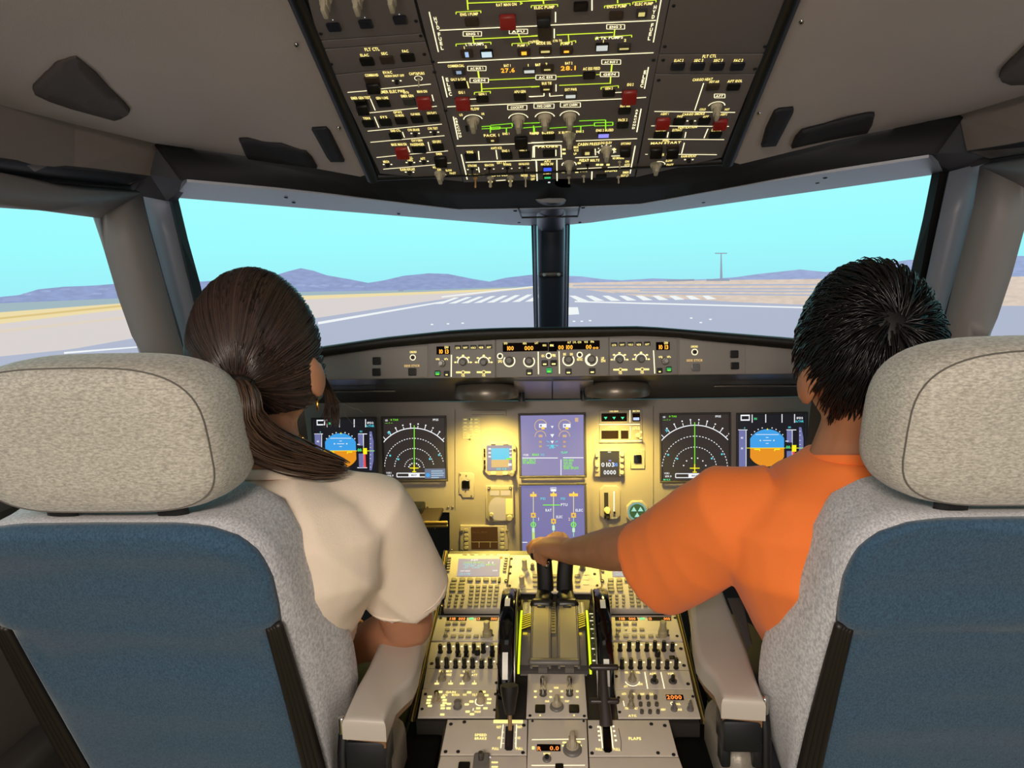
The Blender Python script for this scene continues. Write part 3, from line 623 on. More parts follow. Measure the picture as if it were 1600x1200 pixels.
# hydraulics
L(A, (1120, 0), (1125, 62), m=GRNL, w=2); L(A, (1125, 20), (1600, 3), m=GRNL, w=1.8); L(B, (-20, 5), (160, -2), m=GRNL); BR(A, 1050, 76, 1205, 68); T(A, 'ENG 1 PUMP', 1132, 89, 18, w=115); BT(A, 1150, 132, 86, 48, BROWNBTN); T(A, 'RAT MAN ON', 1365, 29, 18, w=130); GD(A, 1373, 130, 100, 95)
L(A, (1450, 28), (1465, 20), (1450, 14), w=1.6, m=GRNL)
T(B, 'ELEC PUMP', 82, 46, 18, w=130); BT(B, 78, 82, 92, 38, BROWNBTN); GD(B, 78, 128, 86, 50, DKBTN); BR(B, 0, 36, 165, 28); L(B, (75, 0), (78, 24), m=GRNL, w=2.2); BT(B, 310, 35, 90, 56); L(B, (380, 0), (380, 66), w=2)
BR(B, 458, 38, 618, 22); T(B, 'ENG 2 PUMP', 535, 40, 18, w=125); BT(B, 532, 92, 86, 48, BROWNBTN); T(B, 'ELEC PUMP', 705, 24, 18, w=115); BT(B, 690, 78, 66, 50, PANELD, (.6, .5), LEGD); BR(B, 635, 14, 780, 0); L(B, (540, 0), (540, 20), m=GRNL, w=2)
L(A, (945, 190), (1330, 172), w=1.8); L(A, (1425, 168), (1570, 162), (1572, 182), w=1.8); L(B, (105, 180), (108, 158), (780, 128), w=1.8); L(B, (0, 165), (48, 160), (50, 190), w=1.4)
L(B, (152, 75), (152, 140), w=1.8); L(B, (144, 180), (144, 240), w=1.8)
# fuel
BX(A, 1152, 212, 115, 28, 'ENG 1'); BX(A, 1440, 197, 115, 28, 'APU'); BX(B, 528, 168, 112, 28, 'ENG 2')
L(A, (1155, 228), (1160, 268), m=GRNL, w=1.8); L(A, (1165, 245), (1560, 225), m=GRNL, w=1.8); L(A, (1440, 212), (1460, 265), m=GRNL, w=1.6); BR(A, 1050, 276, 1268, 264); BR(A, 1400, 273, 1505, 268); T(A, 'L TK PUMPS', 1166, 276, 18, LEGW, w=115); T(A, '1', 1100, 298, 16); T(A, '2', 1237, 292, 16)
BT(A, 1118, 330, 76, 46, BROWNBTN, (.3, .7), glow('lit_blue', 'a8c8f0', 1)); BT(A, 1242, 330, 80, 46, None, (.8, .75), glow('lit_ice', 'cfe4ee', 1)); T(A, 'PUMP 1', 1465, 284, 15, w=62); BT(A, 1475, 322, 80, 42, BROWNBTN, (.4, .5), AMB)
T(A, 'CTR TK', 1530, 264, 14, w=60); T(B, 'MODE SEL', 80, 270, 17, w=96); BT(B, 88, 312, 78, 42, BROWNBTN, (.7, .3), LEGD); T(B, 'PUMP 2', 222, 272, 17, w=78); BT(B, 220, 312, 80, 42, BROWNBTN, (.4, .3), AMB); BT(B, 85, 205, 84, 80, BROWNBTN); L(B, (50, 195), (95, 225), w=1.2, m=LEGD); T(B, 'CTR TK', 165, 255, 14, w=60); T(B, 'X FEED', 40, 258, 14, w=60)
L(B, (0, 225), (40, 222), m=GRNL); L(B, (158, 219), (512, 203), m=GRNL, w=1.8); L(B, (522, 185), (518, 226), m=GRNL, w=1.8); L(B, (232, 216), (235, 258), m=GRNL); BR(B, 402, 236, 628, 220); BR(B, 186, 270, 278, 254); T(B, 'R TK PUMPS', 490, 236, 17, LEGW, w=170); T(B, '1', 450, 258, 16); T(B, '2', 588, 252, 16); BT(B, 442, 290, 82, 48, None, (.85, .7), glow('lit_silver', 'd8dcd6', .9)); BT(B, 580, 294, 82, 48, PANELD, (.7, .2), LEGD)
L(A, (935, 392), (1600, 359), w=1.8); L(B, (0, 365), (765, 330), w=1.8)
# electrics
T(A, 'COMMERCIAL', 1050, 412, 16, w=105); BT(A, 1068, 442, 80, 40, PANELD, (.4, .5), glow('lit_steel', '9fb6cf', .8)); BX(A, 1180, 428, 115, 28, 'AC BUS 1'); BX(A, 1195, 503, 115, 28, 'GEN'); L(A, (1188, 445), (1194, 488), m=GRNL, w=2.4); T(A, 'BAT 1', 1370, 410, 16, w=44); T(A, '27.6', 1375, 440, 26, AMB, w=90); BT(A, 1508, 437, 80, 36, PANELD, (.8, .5), glow('lit_silver', 'd8dcd6', .9)); T(A, '1', 1500, 408, 15); T(A, 'BAT', 1562, 406, 14, w=32); BT(B, 100, 425, 80, 46, BROWNBTN, (.5, .2), LEGD)
T(A, 'GALY & CAB', 1063, 496, 16, w=95); BT(A, 1078, 527, 78, 38); L(A, (1118, 508), (1130, 552), w=1.5, m=LEG); T(B, 'BAT 2', 235, 395, 15, w=48); T(B, '28.1', 233, 426, 26, AMB, w=98); T(B, '2', 96, 400, 14); T(B, 'BAT', 42, 404, 14, w=34)
T(B, 'AC ESS FEED', 378, 429, 17, w=108); BT(B, 362, 467, 75, 40); BX(B, 500, 388, 118, 28, 'AC BUS 2'); BX(B, 490, 465, 115, 28, 'GEN'); BX(B, 92, 484, 125, 28, 'AC ESS')
L(A, (1255, 500), (1545, 487), m=GRNL, w=1.6); L(B, (160, 480), (320, 472), m=GRNL, w=1.6); L(B, (405, 467), (432, 466), m=GRNL); L(B, (505, 402), (499, 452), m=GRNL, w=2.2); L(B, (497, 478), (494, 524), m=GRNL, w=1.8); L(B, (0, 488), (28, 487), m=GRNL)
L(A, (1208, 518), (1212, 575), m=GRNL, w=1.8); L(A, (1215, 556), (1572, 540), m=GRNL, w=1.6); L(B, (0, 545), (52, 541), m=GRNL, w=1.6); L(B, (175, 534), (490, 521), m=GRNL, w=1.6); BR(A, 1165, 578, 1265, 571); BR(B, 437, 546, 545, 536)
T(A, 'IDG 1', 1085, 578, 16, w=40); GD(A, 1093, 645, 90, 85); L(A, (1138, 621), (1176, 619), w=1.6); T(A, 'GEN 1', 1215, 588, 14, w=50); BT(A, 1215, 616, 76, 36); T(A, 'APU GEN', 1450, 573, 16, w=72); BT(A, 1450, 602, 76, 42); L(A, (1505, 604), (1600, 600), w=1.6); T(B, 'BUS TIE', 97, 521, 16, w=62); BT(B, 95, 549, 76, 44, BROWNBTN, (.5, .2), LEGD); L(B, (155, 528), (155, 572), w=1.6); L(B, (-10, 606), (80, 600), (80, 583), w=1.6); L(B, (115, 582), (116, 602), (200, 596), w=1.6)
T(B, 'EXT PWR', 248, 560, 16, w=76); BT(B, 246, 593, 76, 40, PANELD, (.8, .5), glow('lit_silver', 'd8dcd6', .9)); T(B, 'GEN 2', 486, 553, 14, w=50); BT(B, 485, 578, 76, 38); L(B, (525, 579), (565, 577), w=1.6); T(B, 'IDG 2', 620, 529, 16, w=42); GD(B, 612, 605, 90, 95)
L(A, (995, 668), (1055, 665), w=1.8); L(A, (1142, 662), (1600, 640), w=1.8); L(B, (0, 643), (566, 618), w=1.8); L(B, (655, 613), (718, 609), w=1.8)
# air conditioning
T(A, 'PACK FLOW', 1142, 682, 16, w=110); T(A, 'LO', 1082, 718, 14, w=22); T(A, 'HI', 1218, 712, 14, w=18); KN(A, 1157, 775, 76, .020, True); OP.btn(*A(1118, 800), 4, 8, .003, DKBTN)
BX(A, 1433, 672, 120, 28, 'COCKPIT'); BX(B, 80, 663, 125, 28, 'FWD CABIN'); BX(B, 245, 656, 125, 28, 'AFT CABIN')
KN(A, 1440, 768, 78, .022, True); KN(B, 85, 760, 78, .022, True); KN(B, 240, 752, 78, .022, True); T(B, 'HOT AIR', 588, 662, 16, w=64); BT(B, 583, 690, 76, 36)
for f, p in ((A, ((1210, 806), (1330, 800))), (A, ((1265, 784), (1400, 772), (1402, 792))), (A, ((1210, 792), (1265, 788), (1265, 830))), (A, ((1330, 802), (1400, 798))), (A, ((1365, 800), (1365, 832))), (A, ((1470, 772), (1600, 765))), (A, ((1470, 800), (1600, 790))), (A, ((1535, 785), (1535, 830))), (B, ((115, 802), (390, 783))), (B, ((300, 756), (465, 750), (465, 812))), (B, ((0, 770), (50, 768))), (B, ((310, 790), (310, 828))), (B, ((20, 800), (20, 830))), (B, ((395, 768), (510, 764), (510, 784), (395, 788), (395, 768))), (A, ((1270, 796), (1325, 793), (1325, 806), (1270, 810), (1270, 796)))): L(f, *p, m=glow('duct_green', '8fe628', 1.3), w=1.6)
T(A, 'PACK 1', 1272, 846, 15, w=100); BT(A, 1278, 870, 76, 34, BROWNBTN, (.25, .3), LEGD); T(A, 'ENG 1', 1362, 836, 13, w=44); T(A, 'BLEED', 1540, 832, 13, w=60); GD(A, 1457, 890, 80, 80, DKBTN); T(B, 'APU', 25, 835, 13, w=44); T(B, 'BLEED', 105, 830, 13, w=78); BT(B, 110, 852, 76, 34); T(B, 'X BLEED', 210, 828, 14, w=78); KN(B, 238, 872, 72, .022, False); OP.art.arc(*B(238, 850), 10, 20, 160, 1.4, LEGW); T(B, 'ENG 2', 305, 822, 13, w=50); T(B, 'ENG 2 BLEED', 460, 814, 15, w=110); BT(B, 452, 840, 72, 34, None, (.9, .7), LAV); T(B, 'PACK 2', 573, 750, 16, w=58); BT(B, 572, 778, 72, 34)
L(A, (1052, 913), (1420, 900), w=1.8); L(A, (1500, 896), (1600, 891), w=1.8); L(B, (0, 892), (195, 885), w=1.8); L(B, (280, 881), (662, 867), w=1.8)
# anti-ice, pressure
T(A, 'WING', 1137, 951, 15, w=42); BT(A, 1142, 978, 72, 42); L(A, (1190, 945), (1195, 1000), w=1.6); L(A, (1300, 938), (1308, 996), w=1.6); T(A, 'ANTI ICE', 1302, 926, 14, w=70); T(A, 'ENG 1', 1360, 943, 14, w=46); BT(A, 1366, 968, 72, 40); T(A, 'ENG 2', 1470, 939, 14, w=46); BT(A, 1478, 962, 72, 40); L(A, (1530, 985), (1532, 915), (1600, 912), w=1.5)
L(B, (20, 985), (20, 911), (186, 908), (188, 985), w=1.5); T(B, 'PROBE', 105, 916, 13, w=130); BT(B, 112, 955, 78, 40); L(B, (154, 936), (154, 975), w=1.6)
T(B, 'CABIN PRESS', 358, 901, 17, w=135); BT(B, 350, 950, 72, 36, BROWNBTN, (.4, .5), LEGD); L(B, (400, 930), (402, 970), w=1.5); T(B, 'LDG ELEV', 465, 893, 14, w=80); OP.art.arc(*B(470, 950), 12, -20, 200, 1.5, LEGW); KN(B, 470, 955, 66, .022); T(B, 'DITCHING', 592, 898, 14, w=62); BT(B, 590, 915, 66, 26, BROWNBTN); GD(B, 588, 950, 66, 40, DKBTN)
for a in (0, 30, 60, 90, 120, 150, 180): OP.art.disc(B(470, 950)[0]+14*math.cos(math.radians(a)), B(470, 950)[1]-11*math.sin(math.radians(a)), 1.3, LEGW, 6)
T(B, 'MAN', 280, 920, 14, w=30); T(B, 'V/S', 282, 940, 14, w=30); T(B, 'UP', 275, 962, 12, w=20)
L(A, (1110, 1015), (1600, 1000), w=1.8); L(B, (0, 1000), (195, 993), w=1.8); L(B, (275, 986), (418, 980), w=1.8); L(B, (500, 976), (566, 973), w=1.8); T(A, 'EXT LT', 1335, 1016, 15, w=60)
# exterior lights
for x, t in ((1152, 'STROBE'), (1258, 'BEACON'), (1370, 'WING'), (1475, 'NAV&LOGO')):
    T(A, t, x, 1036-(x-1150)*.035, 13, w=34+len(t)*4); TG(A, x, 1055-(x-1150)*.03, DKBTN)
    for d in (-28, 28): OP.art.disc(*A(x+d, 1060-(x-1150)*.03), 1.4, LEGW, 6)
L(A, (1190, 1045), (1196, 1078), w=1.5); L(A, (1553, 1010), (1557, 1130), w=1.6)
T(A, 'RWY TURN OFF', 1180, 1096, 14, w=100); T(A, 'LAND', 1322, 1094, 14, w=110); T(A, 'L', 1275, 1110, 12); T(A, 'R', 1390, 1106, 12); T(A, 'NOSE', 1477, 1096, 14, w=44); T(A, 'TAXI', 1530, 1100, 13, w=30); T(A, 'OFF', 1530, 1120, 13, w=26)
OP.toggle(*A(1172, 1110), 7, .02, mat('toggle_amber', 'b98a52', .4))
for x, y in ((1265, 1108), (1390, 1104)): OP.toggle(*A(x, y), 11, .02, BEIGE); OP.art.disc(*A(x, y+28), 4, LEGD, 10)
L(A, (1300, 1130), (1360, 1126), w=2); OP.toggle(*A(1485, 1106), 6, .02, BEIGE)
L(B, (30, 1005), (38, 1130), w=1.6); L(B, (160, 1000), (162, 1130), w=1.6); T(B, 'APU', 102, 1008, 13, w=40); T(B, 'MASTER SW', 100, 1026, 14, w=80); BT(B, 102, 1050, 58, 34, None, (.85, .6), BLUE); T(B, 'START', 100, 1084, 14, w=50); BT(B, 102, 1102, 56, 30, None, (.7, .35), glow('avail_green', '3ecf80', 1))
OP.art.disc(*B(112, 1140), 2.2, WHT, 10)
T(B, 'INT LT', 330, 1000, 13, w=60); OP.art.arc(*B(237, 1030), 11, -10, 190, 1.5, LEGW); KN(B, 236, 1045, 62, .018); T(B, 'DOME', 330, 1068, 13, w=50); TG(B, 236, 1108, BEIGE); TG(B, 328, 1100, BEIGE)
T(B, 'SEAT BELTS', 370, 1003, 14, w=115); TG(B, 352, 1030, DKBTN); T(B, 'NO SMOKING', 545, 988, 14, w=72); TG(B, 552, 1010, BEIGE); L(B, (285, 1056), (440, 1048), w=1.6); L(B, (478, 1047), (616, 1040), w=1.6); T(B, 'SIGNS', 500, 1066, 14, w=80); L(B, (380, 1072), (378, 1122), w=1.8); BT(B, 437, 1102, 66, 30); T(B, 'ON', 600, 1010, 13, w=26); T(B, 'AUTO', 600, 1030, 13, w=34); T(B, 'EMER', 592, 1078, 13, w=40); T(B, 'EXIT LT', 585, 1098, 13, w=48); TG(B, 545, 1105, BEIGE)
for x, y in ((205, 935), (205, 960), (200, 1075), (285, 1075), (455, 925), (520, 935), (440, 1030), (300, 1020), (415, 1030), (480, 1030)): OP.art.crect(*B(x, y), 5, 2.6, LEG)
# right column
OP.section([B(870, 0), (1046+38, -65), B(1900, -260), B(1600, 0), B(1462, 332), B(800, 337)])
OP.section([B(798, 343), B(1460, 339), B(1402, 460), B(775, 460)])
T(B, 'FLT CTL', 1115, 351, 18, w=88)
for x, t in ((915, 'ELAC 2'), (1040, 'SEC 2'), (1162, 'SEC 3'), (1288, 'FAC 2')): BT(B, x, 411, 84, 46, mat('button_navy', '1c1e2c', .35)); T(B, t, x+8, 378, 16, w=58)
OP.section([B(774, 466), B(1400, 466), B(1190, 985), B(655, 1108)])
T(B, 'CARGO HEAT', 1072, 497, 16, w=125); T(B, 'HOT AIR', 1145, 511, 14, w=62); BT(B, 1134, 540, 80, 36, BROWNBTN); T(B, 'AFT ISOL', 1275, 507, 15, w=92); BT(B, 1263, 540, 80, 36); L(B, (1078, 520), (1022, 690), w=1.5)
BX(B, 1178, 600, 66, 24, 'AFT'); KN(B, 1157, 690, 66, .022, True); T(B, 'COLD', 1072, 684, 12, w=40); T(B, 'HOT', 1225, 684, 12, w=30); L(B, (770, 697), (1275, 703), w=1.6); T(B, 'CARGO SMOKE', 1015, 713, 14, w=140)
T(B, 'AGENT 1', 835, 712, 14, w=50); GD(B, 822, 770, 84, 72); BT(B, 925, 755, 74, 40); T(B, 'FWD', 930, 728, 13, w=36); DOT(B, 1000, 756); BT(B, 1080, 753, 74, 40); T(B, 'AFT', 1092, 730, 13, w=36); GD(B, 1180, 775, 84, 60); T(B, 'AGENT 2', 1205, 715, 13, w=40)
L(B, (750, 787), (772, 787), w=1.6); L(B, (862, 788), (1132, 790), w=1.6); L(B, (1215, 790), (1236, 790), w=1.6); T(B, 'VENTILATION', 978, 795, 14, w=120)
for x, t in ((803, 'BLOWER'), (905, 'EXTRACT'), (1150, 'CAB FANS')): BT(B, x, 840, 76, 36); T(B, t, x+8, 813, 14, w=62)
L(B, (857, 826), (850, 860), w=1.5); L(B, (967, 826), (960, 862), w=1.5); L(B, (1105, 805), (1080, 864), w=1.5); L(B, (730, 870), (1206, 873), w=1.6); T(B, 'ENG', 842, 877, 13, w=40); T(B, 'MAN START', 842, 893, 13, w=190)
for x in (780, 882): BT(B, x, 918, 76, 26, BROWNBTN); GD(B, x, 955, 74, 60, DKBTN)
L(B, (957, 893), (940, 960), w=1.5); L(B, (910, 965), (1160, 967), w=1.6); T(B, 'RAIN RPLNT', 985, 976, 14, w=95); DOT(B, 985, 998); T(B, 'WIPER', 810, 968, 14, w=44); OP.art.arc(*B(795, 1030), 10, 0, 110, 1.4, LEGW); KN(B, 779, 1055, 66, .018); T(B, 'SLOW', 862, 1005, 12, w=42); T(B, 'FAST', 868, 1030, 12, w=44); L(B, (712, 965), (728, 965), w=1.5)
OP.fast([B(890, 35), B(835, 290), B(765, 375), B(797, 500), B(1462, 290), B(1398, 430), B(825, 375)], 6)
OP.done()
# ================================================================== GLARESHIELD
K = lambda x, y: (650+x/7.2727, 520+y/7.2727)
R_ = lambda x, y: (860+x/7.2727, 520+y/7.2727)
topl = [(380, 568), (505, 541), (600, 527), (715, 515), (785, 512), (863, 511), (1005, 509.5), (1100, 517), (1240, 528), (1350, 540)]
lipl = [(380, 586), (505, 557), (600, 543), (675, 536), (775, 530), (863, 527), (1005, 524), (1060, 527), (1100, 532), (1240, 545), (1350, 560)]
botl = [(380, 596), (505, 593.5), (670, 591), (863, 589), (1059, 586), (1240, 584), (1350, 583)]
gs = empty('glareshield', GLARE.matrix(), 'grey glareshield with a black padded lip carrying the autopilot panels', 'glareshield')
def gl(pts): return [GLARE.uv(*p) for p in pts]
fp = gl(lipl)+gl(botl)[::-1]
me = extrude_poly('fascia', fp[::-1], .05, .002); me.transform(Matrix.Translation((0, 0, -.05))); obj('fascia', me, gs, mat('glareshield_paint', '8f8782', .5, bump=.12, bscale=900))
xs = [380+i*(1350-380)/30 for i in range(31)]
rows = []
for kk, (f, dn) in enumerate(((0.0, -.002), (0, .012), (.45, .02), (.8, .018), (1, .004))):
    r = []
    for x in xs:
        y = interp(lipl, x)*(1-f)+interp(topl, x)*f; u, v = GLARE.uv(x, y); r.append(Vector((u, v, dn)))
    rows.append(r)
for dz, dy in ((-.12, -.004), (-.46, -.03)):
    rows.append([p+Vector((0, dy, dz)) for p in rows[4]])
obj('padded_lip', grid_mesh('lip', rows), gs, mat('lip_leather', '15130f', .5, bump=.3, bscale=500))
# underside
us = []
for (Y, z) in ((1.607, 1.064), (1.65, 1.045), (1.74, 1.02), (1.82, .995), (1.875, .962)):
    us.append([Vector((x, Y, z)) for x in np.linspace(-.62, .62, 30)])
ob_ = obj('underside', grid_mesh('underside', us), gs, mat('satin_black', '1c1a1b', .32, .3)); ob_.matrix_parent_inverse = gs.matrix_world.inverted()
UB = BVHTree.FromPolygons([p for r in us for p in r], [(i*30+j, i*30+j+1, (i+1)*30+j+1, (i+1)*30+j) for i in range(4) for j in range(29)])
def upt(x, y, lift=0.0):
    h = UB.ray_cast(CAM, ray(x, y).normalized()); n = h[1] if h[1].dot(CAM-h[0]) > 0 else -h[1]; return h[0]+n*lift
for a, b, in ((803, 862), (864, 927)):
    V = [upt(a, 594, .003), upt(b, 594, .003), upt(b, 621, .003), upt(a, 621, .003)]; V += [upt(a, 594, -.003), upt(b, 594, -.003), upt(b, 621, -.003), upt(a, 621, -.003)]
    o = obj('centre_plate', meshpy('cp', V, [(0, 1, 2, 3), (0, 4, 5, 1), (1, 5, 6, 2), (2, 6, 7, 3), (3, 7, 4, 0)]), gs, mat('satin_metal', '8d8a8c', .28, .8)); o.matrix_parent_inverse = gs.matrix_world.inverted()
for x, y in ((815, 607), (911, 604)):
    c = upt(x, y, .004); o = obj('lamp_knob', umesh('tall', BLACK), gs); o.matrix_parent_inverse = gs.matrix_world.inverted(); o.matrix_world = Matrix.Translation(c) @ Matrix.Rotation(math.radians(150), 4, 'X') @ Matrix.Diagonal((.02, .02, .03, 1))
for pts in (((505, 604.5), (617, 604)), ((1116, 596.5), (1245, 595))):
    P = [upt(*pts[0], .01), upt(*pts[1], .01)]; o = obj('pull_handle', tube_mesh('ph', P, [(.004, .003)]*2, 8), gs, STEEL); o.matrix_parent_inverse = gs.matrix_world.inverted()
# flood lamps under the glareshield
def flood(x, y, side):
    c = W(x, y, 1.765); o = empty('flood_lamp', Matrix.Translation(c), 'round flood lamp under the %s half of the glareshield, shining yellow' % side, 'lamp', 'flood lamps under the glareshield')
    bm = bmesh.new(); bmesh.ops.create_uvsphere(bm, u_segments=24, v_segments=12, radius=1)
    for v in bm.verts: v.co = Vector((v.co.x*.075, v.co.y*.06-.03, max(v.co.z, -.15)*.05+.016))
    obj('housing', bm_mesh('housing', bm, 60), o, mat('lamp_housing', '6d655a', .3, .4))
    bm = bmesh.new(); add_lathe(bm, [(.022, 0), (.022, .006), (.016, .006)], 20); q = obj('lens', bm_mesh('lens', bm, 40), o, glow('lamp_lens', 'fff2b8', 4)); q.location = (0, -.035, .003)
    l = bpy.data.lights.new('flood_light', 'SPOT'); l.energy = 20; l.color = (1, .75, .15); l.spot_size = math.radians(124); l.spot_blend = .9; l.shadow_soft_size = .025
    s = bpy.data.objects.new('flood_light', l); COL.objects.link(s); s.parent = o; s.location = (0, 0, -.004); s.rotation_euler = (0, 0, 0)
flood(762, 622, 'left'); flood(963, 619, 'right')
# small buttons on the glareshield wings
GW = Panel('warning_button_panel', 'square black buttons on the left glareshield wing', 'button panel', GLARE, (577, 550, 668, 590), .001, mat('glareshield_paint', '8f8782', .5), plate='plate', poly=[(560, 549.5), (668.5, 539), (668.5, 590), (560, 591.5)])
GW.put('button', 'push_button', 589, 564, 13, 12, .003, DKBTN); GW.put('button', 'push_button', 588.5, 581.5, 13, 12, .003, DKBTN); GW.put('button', 'push_button', 644.5, 581, 12.5, 12, .003, DKBTN)
GW.text('CHRONO', 645.5, 550, 3.2, w=11); GW.art.arc(645, 558.5, 4, 0, 360, 1.2, LEGW); GW.round(645, 558.5, 6, .006, DKBTN, 'push_button', 'smooth'); GW.text('SIDE STICK', 644, 571.5, 3.4, glow('legend_amber', 'e8c070', 1.1), w=25); GW.done()
GW = Panel('warning_button_panel', 'square black buttons on the right glareshield wing', 'button panel', GLARE, (1061, 550, 1158, 585), .001, mat('glareshield_paint', '8f8782', .5), poly=[(1061, 529.5), (1165, 540), (1165, 584.5), (1061, 585.5)])
GW.put('button', 'push_button', 1147, 553.5, 13, 12, .003, DKBTN); GW.put('button', 'push_button', 1148, 571.5, 13, 11, .003, DKBTN); GW.put('button', 'push_button', 1087, 574, 13, 12, .003, mat('button_grey', '6a6a6a', .3)); GW.text('CHRONO', 1085, 541.5, 3.2, w=11); GW.art.arc(1085.5, 550, 4.5, 0, 360, 1.2, LEGW); GW.round(1085.5, 550, 6, .006, DKBTN, 'push_button', 'smooth'); GW.text('SIDE STICK', 1085.5, 563, 3.4, glow('legend_amber', 'e8c070', 1.1), w=26); GW.done()
# EFIS control panels
def efis(side, f, rect, poly, disp, knob, b1, b2, vl, btn_y, kn, lows):
    E_ = Panel('display_control_panel', 'grey display control panel at the %s end of the glareshield, reading 1013' % side, 'control panel', GLARE, rect, .003, mat('unit_paint', '8d8681', .5, bump=.1, bscale=900), 'display control panels', poly=poly)
    E_.art.rect(*f(disp[0]-78, disp[1]-46), *f(disp[0]+78, disp[1]+46), LCDK); E_.text('10', *f(disp[0]-28, disp[1]+12), 6.5, AMB, w=7.5, dn=.0004); E_.text('13', *f(disp[0]+38, disp[1]+12), 6.5, AMB, w=7.5, dn=.0004); E_.text('QNH', *f(disp[0]+36, disp[1]-36), 3.6, w=6.5, dn=.0004)
    E_.put('stack', 'baro_knob', *f(knob[0], knob[1]), 12, None, .022, mat('knob_silver', '8f8c88', .35, .5))
    for d in (-48, 48): E_.text('inHg' if d < 0 else 'hPa', *f(knob[0]+d, knob[1]-48), 3, w=6)
    for (b, mm) in ((b1, GREEN), (b2, LEG)):
        E_.btn(*f(*b), 8.6, 8.6, .003, None, (.8, .6) if mm is GREEN else None, glow('lit_green', '2fae62', .9) if mm is GREEN else None); E_.art.crect(*f(b[0], b[1]+12), 5 if mm is GREEN else 3.5, 2, GRN2 if mm is GREEN else LEG, .0035)
    E_.line([f(*vl[0]), f(*vl[1])], 1.5)
    for i, (x, y) in enumerate(btn_y):
        E_.btn(*f(x, y), 9.4, 6.4, .003); E_.text(('CSTR', 'WPT', 'VOR.D', 'NDB', 'ARPT')[i], *f(x, y+8), 3, LEG, w=8 if i == 2 else 7, dn=.0035)
    for i, (x, y) in enumerate(kn):
        E_.round(*f(x, y), 12, .013, GREYK); E_.art.arc(*f(x, y), 8.4, -8, 188, 1.4, LEGW)
        for a in ((0, 45, 90, 135, 180) if i == 0 else (0, 40, 90, 140, 180)):
            p = f(x, y); E_.art.disc(p[0]+12*math.cos(math.radians(a)), p[1]-10.5*math.sin(math.radians(a)), 2.1, LEG, 8, ry=1.3)
    for i, (x, y) in enumerate(lows):
        p = f(x, y); E_.line([(p[0]-11, p[1]), (p[0]+11, p[1])], 2.6, LEG); E_.art.disc(p[0], p[1], 3, LEG); E_.art.disc(p[0], p[1], 1.9, DKBTN, dn=.0003); E_.toggle(p[0], p[1], 4.5, .012, BEIGE); E_.text('VOR', p[0], p[1]+5, 3.6, LEG, w=5.5)
    E_.done()
efis('left', K, (671, 534, 773, 591), [(670.5, 536.5), (774, 530.5), (774, 590.2), (670.5, 591)], (310, 200), (295, 345), (247, 460), (350, 465), ((403, 250), (400, 500)), ((477, 165), (563, 163), (653, 163), (742, 160), (830, 158)), ((535, 335), (770, 335)), ((535, 450), (770, 448)))
efis('right', R_, (952, 528, 1059, 587), [(952, 527), (1059, 528.5), (1059, 585.5), (952, 587)], (1278, 150), (1300, 320), (1345, 415), (1240, 430), ((1172, 200), (1186, 462)), ((723, 133), (815, 130), (910, 128), (1003, 127), (1098, 124)), ((785, 305), (1030, 300)), ((795, 420), (1043, 415)))
# autopilot panel
FC = Panel('autopilot_panel', 'grey autopilot panel in the middle of the glareshield with orange readouts', 'autopilot panel', GLARE, (775, 531, 951, 588), .004, mat('unit_paint', '8d8681', .5, bump=.1, bscale=900), poly=[(774.8, 530.3), (863, 528), (951.2, 526.8), (951.2, 587), (774.8, 590)])
FC.art.rect(*K(985, 112), *K(1500, 212), LCDK); FC.art.rect(*K(1505, 105), *K(1600, 212), LCDK); FC.art.rect(*R_(0, 92), *R_(560, 190), LCDK)
FC.text('100', *K(1070, 175), 6.3, AMB, w=12, dn=.0004); FC.text('000', *K(1285, 173), 6.3, AMB, w=14.5, dn=.0004); FC.text('00', *R_(122, 165), 6.3, AMB, w=9, dn=.0004); FC.text('100', *R_(213, 163), 6.3, AMB, w=12, dn=.0004); FC.text('00', *R_(437, 160), 6.3, AMB, w=9.5, dn=.0004); FC.text('oo', *R_(515, 166), 4.5, AMB, w=9.5, dn=.0004)
for f, x, y, t in ((K, 1020, 120, 'SPD'), (K, 1235, 120, 'HDG'), (K, 1370, 115, 'LAT'), (K, 1460, 142, 'HDG'), (K, 1547, 142, 'TRK'), (R_, 15, 145, 'FPA'), (R_, 215, 108, 'ALT'), (R_, 275, 106, 'LVL'), (R_, 330, 106, 'CH'), (R_, 405, 104, 'V/S'), (R_, 477, 102, 'FPA')): FC.text(t, *f(x, y), 3.1, w=5.8, dn=.0005)
for f, x, y, r in ((K, 1060, 320, 8.6), (K, 1285, 325, 8.4), (R_, 205, 310, 8.6), (R_, 465, 305, 9.2)):
    FC.art.arc(*f(x, y), r, -220, 40 if r < 9 else 30, 1.6, LEGW); FC.round(*f(x, y-5), 13, .016, GREYK)
FC.art.arc(*R_(465, 305), 8.2, 100, 250, 3, LEGW)
for f, x, y in ((K, 955, 265), (K, 1508, 260), (R_, 333, 250)): FC.art.arc(*f(x, y), 4, 0, 360, 1.5, LEGW); FC.round(*f(x, y), 5.5, .006, DKBTN, 'push_button', 'smooth')
for f, x, y, t, w in ((K, 957, 325, 'SPD', 7), (K, 1443, 262, 'HDG', 5), (K, 1572, 258, 'TRK', 5), (R_, 40, 256, 'FPA', 6), (R_, 335, 302, 'METRIC', 9), (R_, 595, 290, 'UP', 5), (R_, 600, 318, 'DN', 7), (R_, 160, 243, '100', 5), (R_, 238, 243, '1000', 5)): FC.text(t, *f(x, y), 4, w=w)
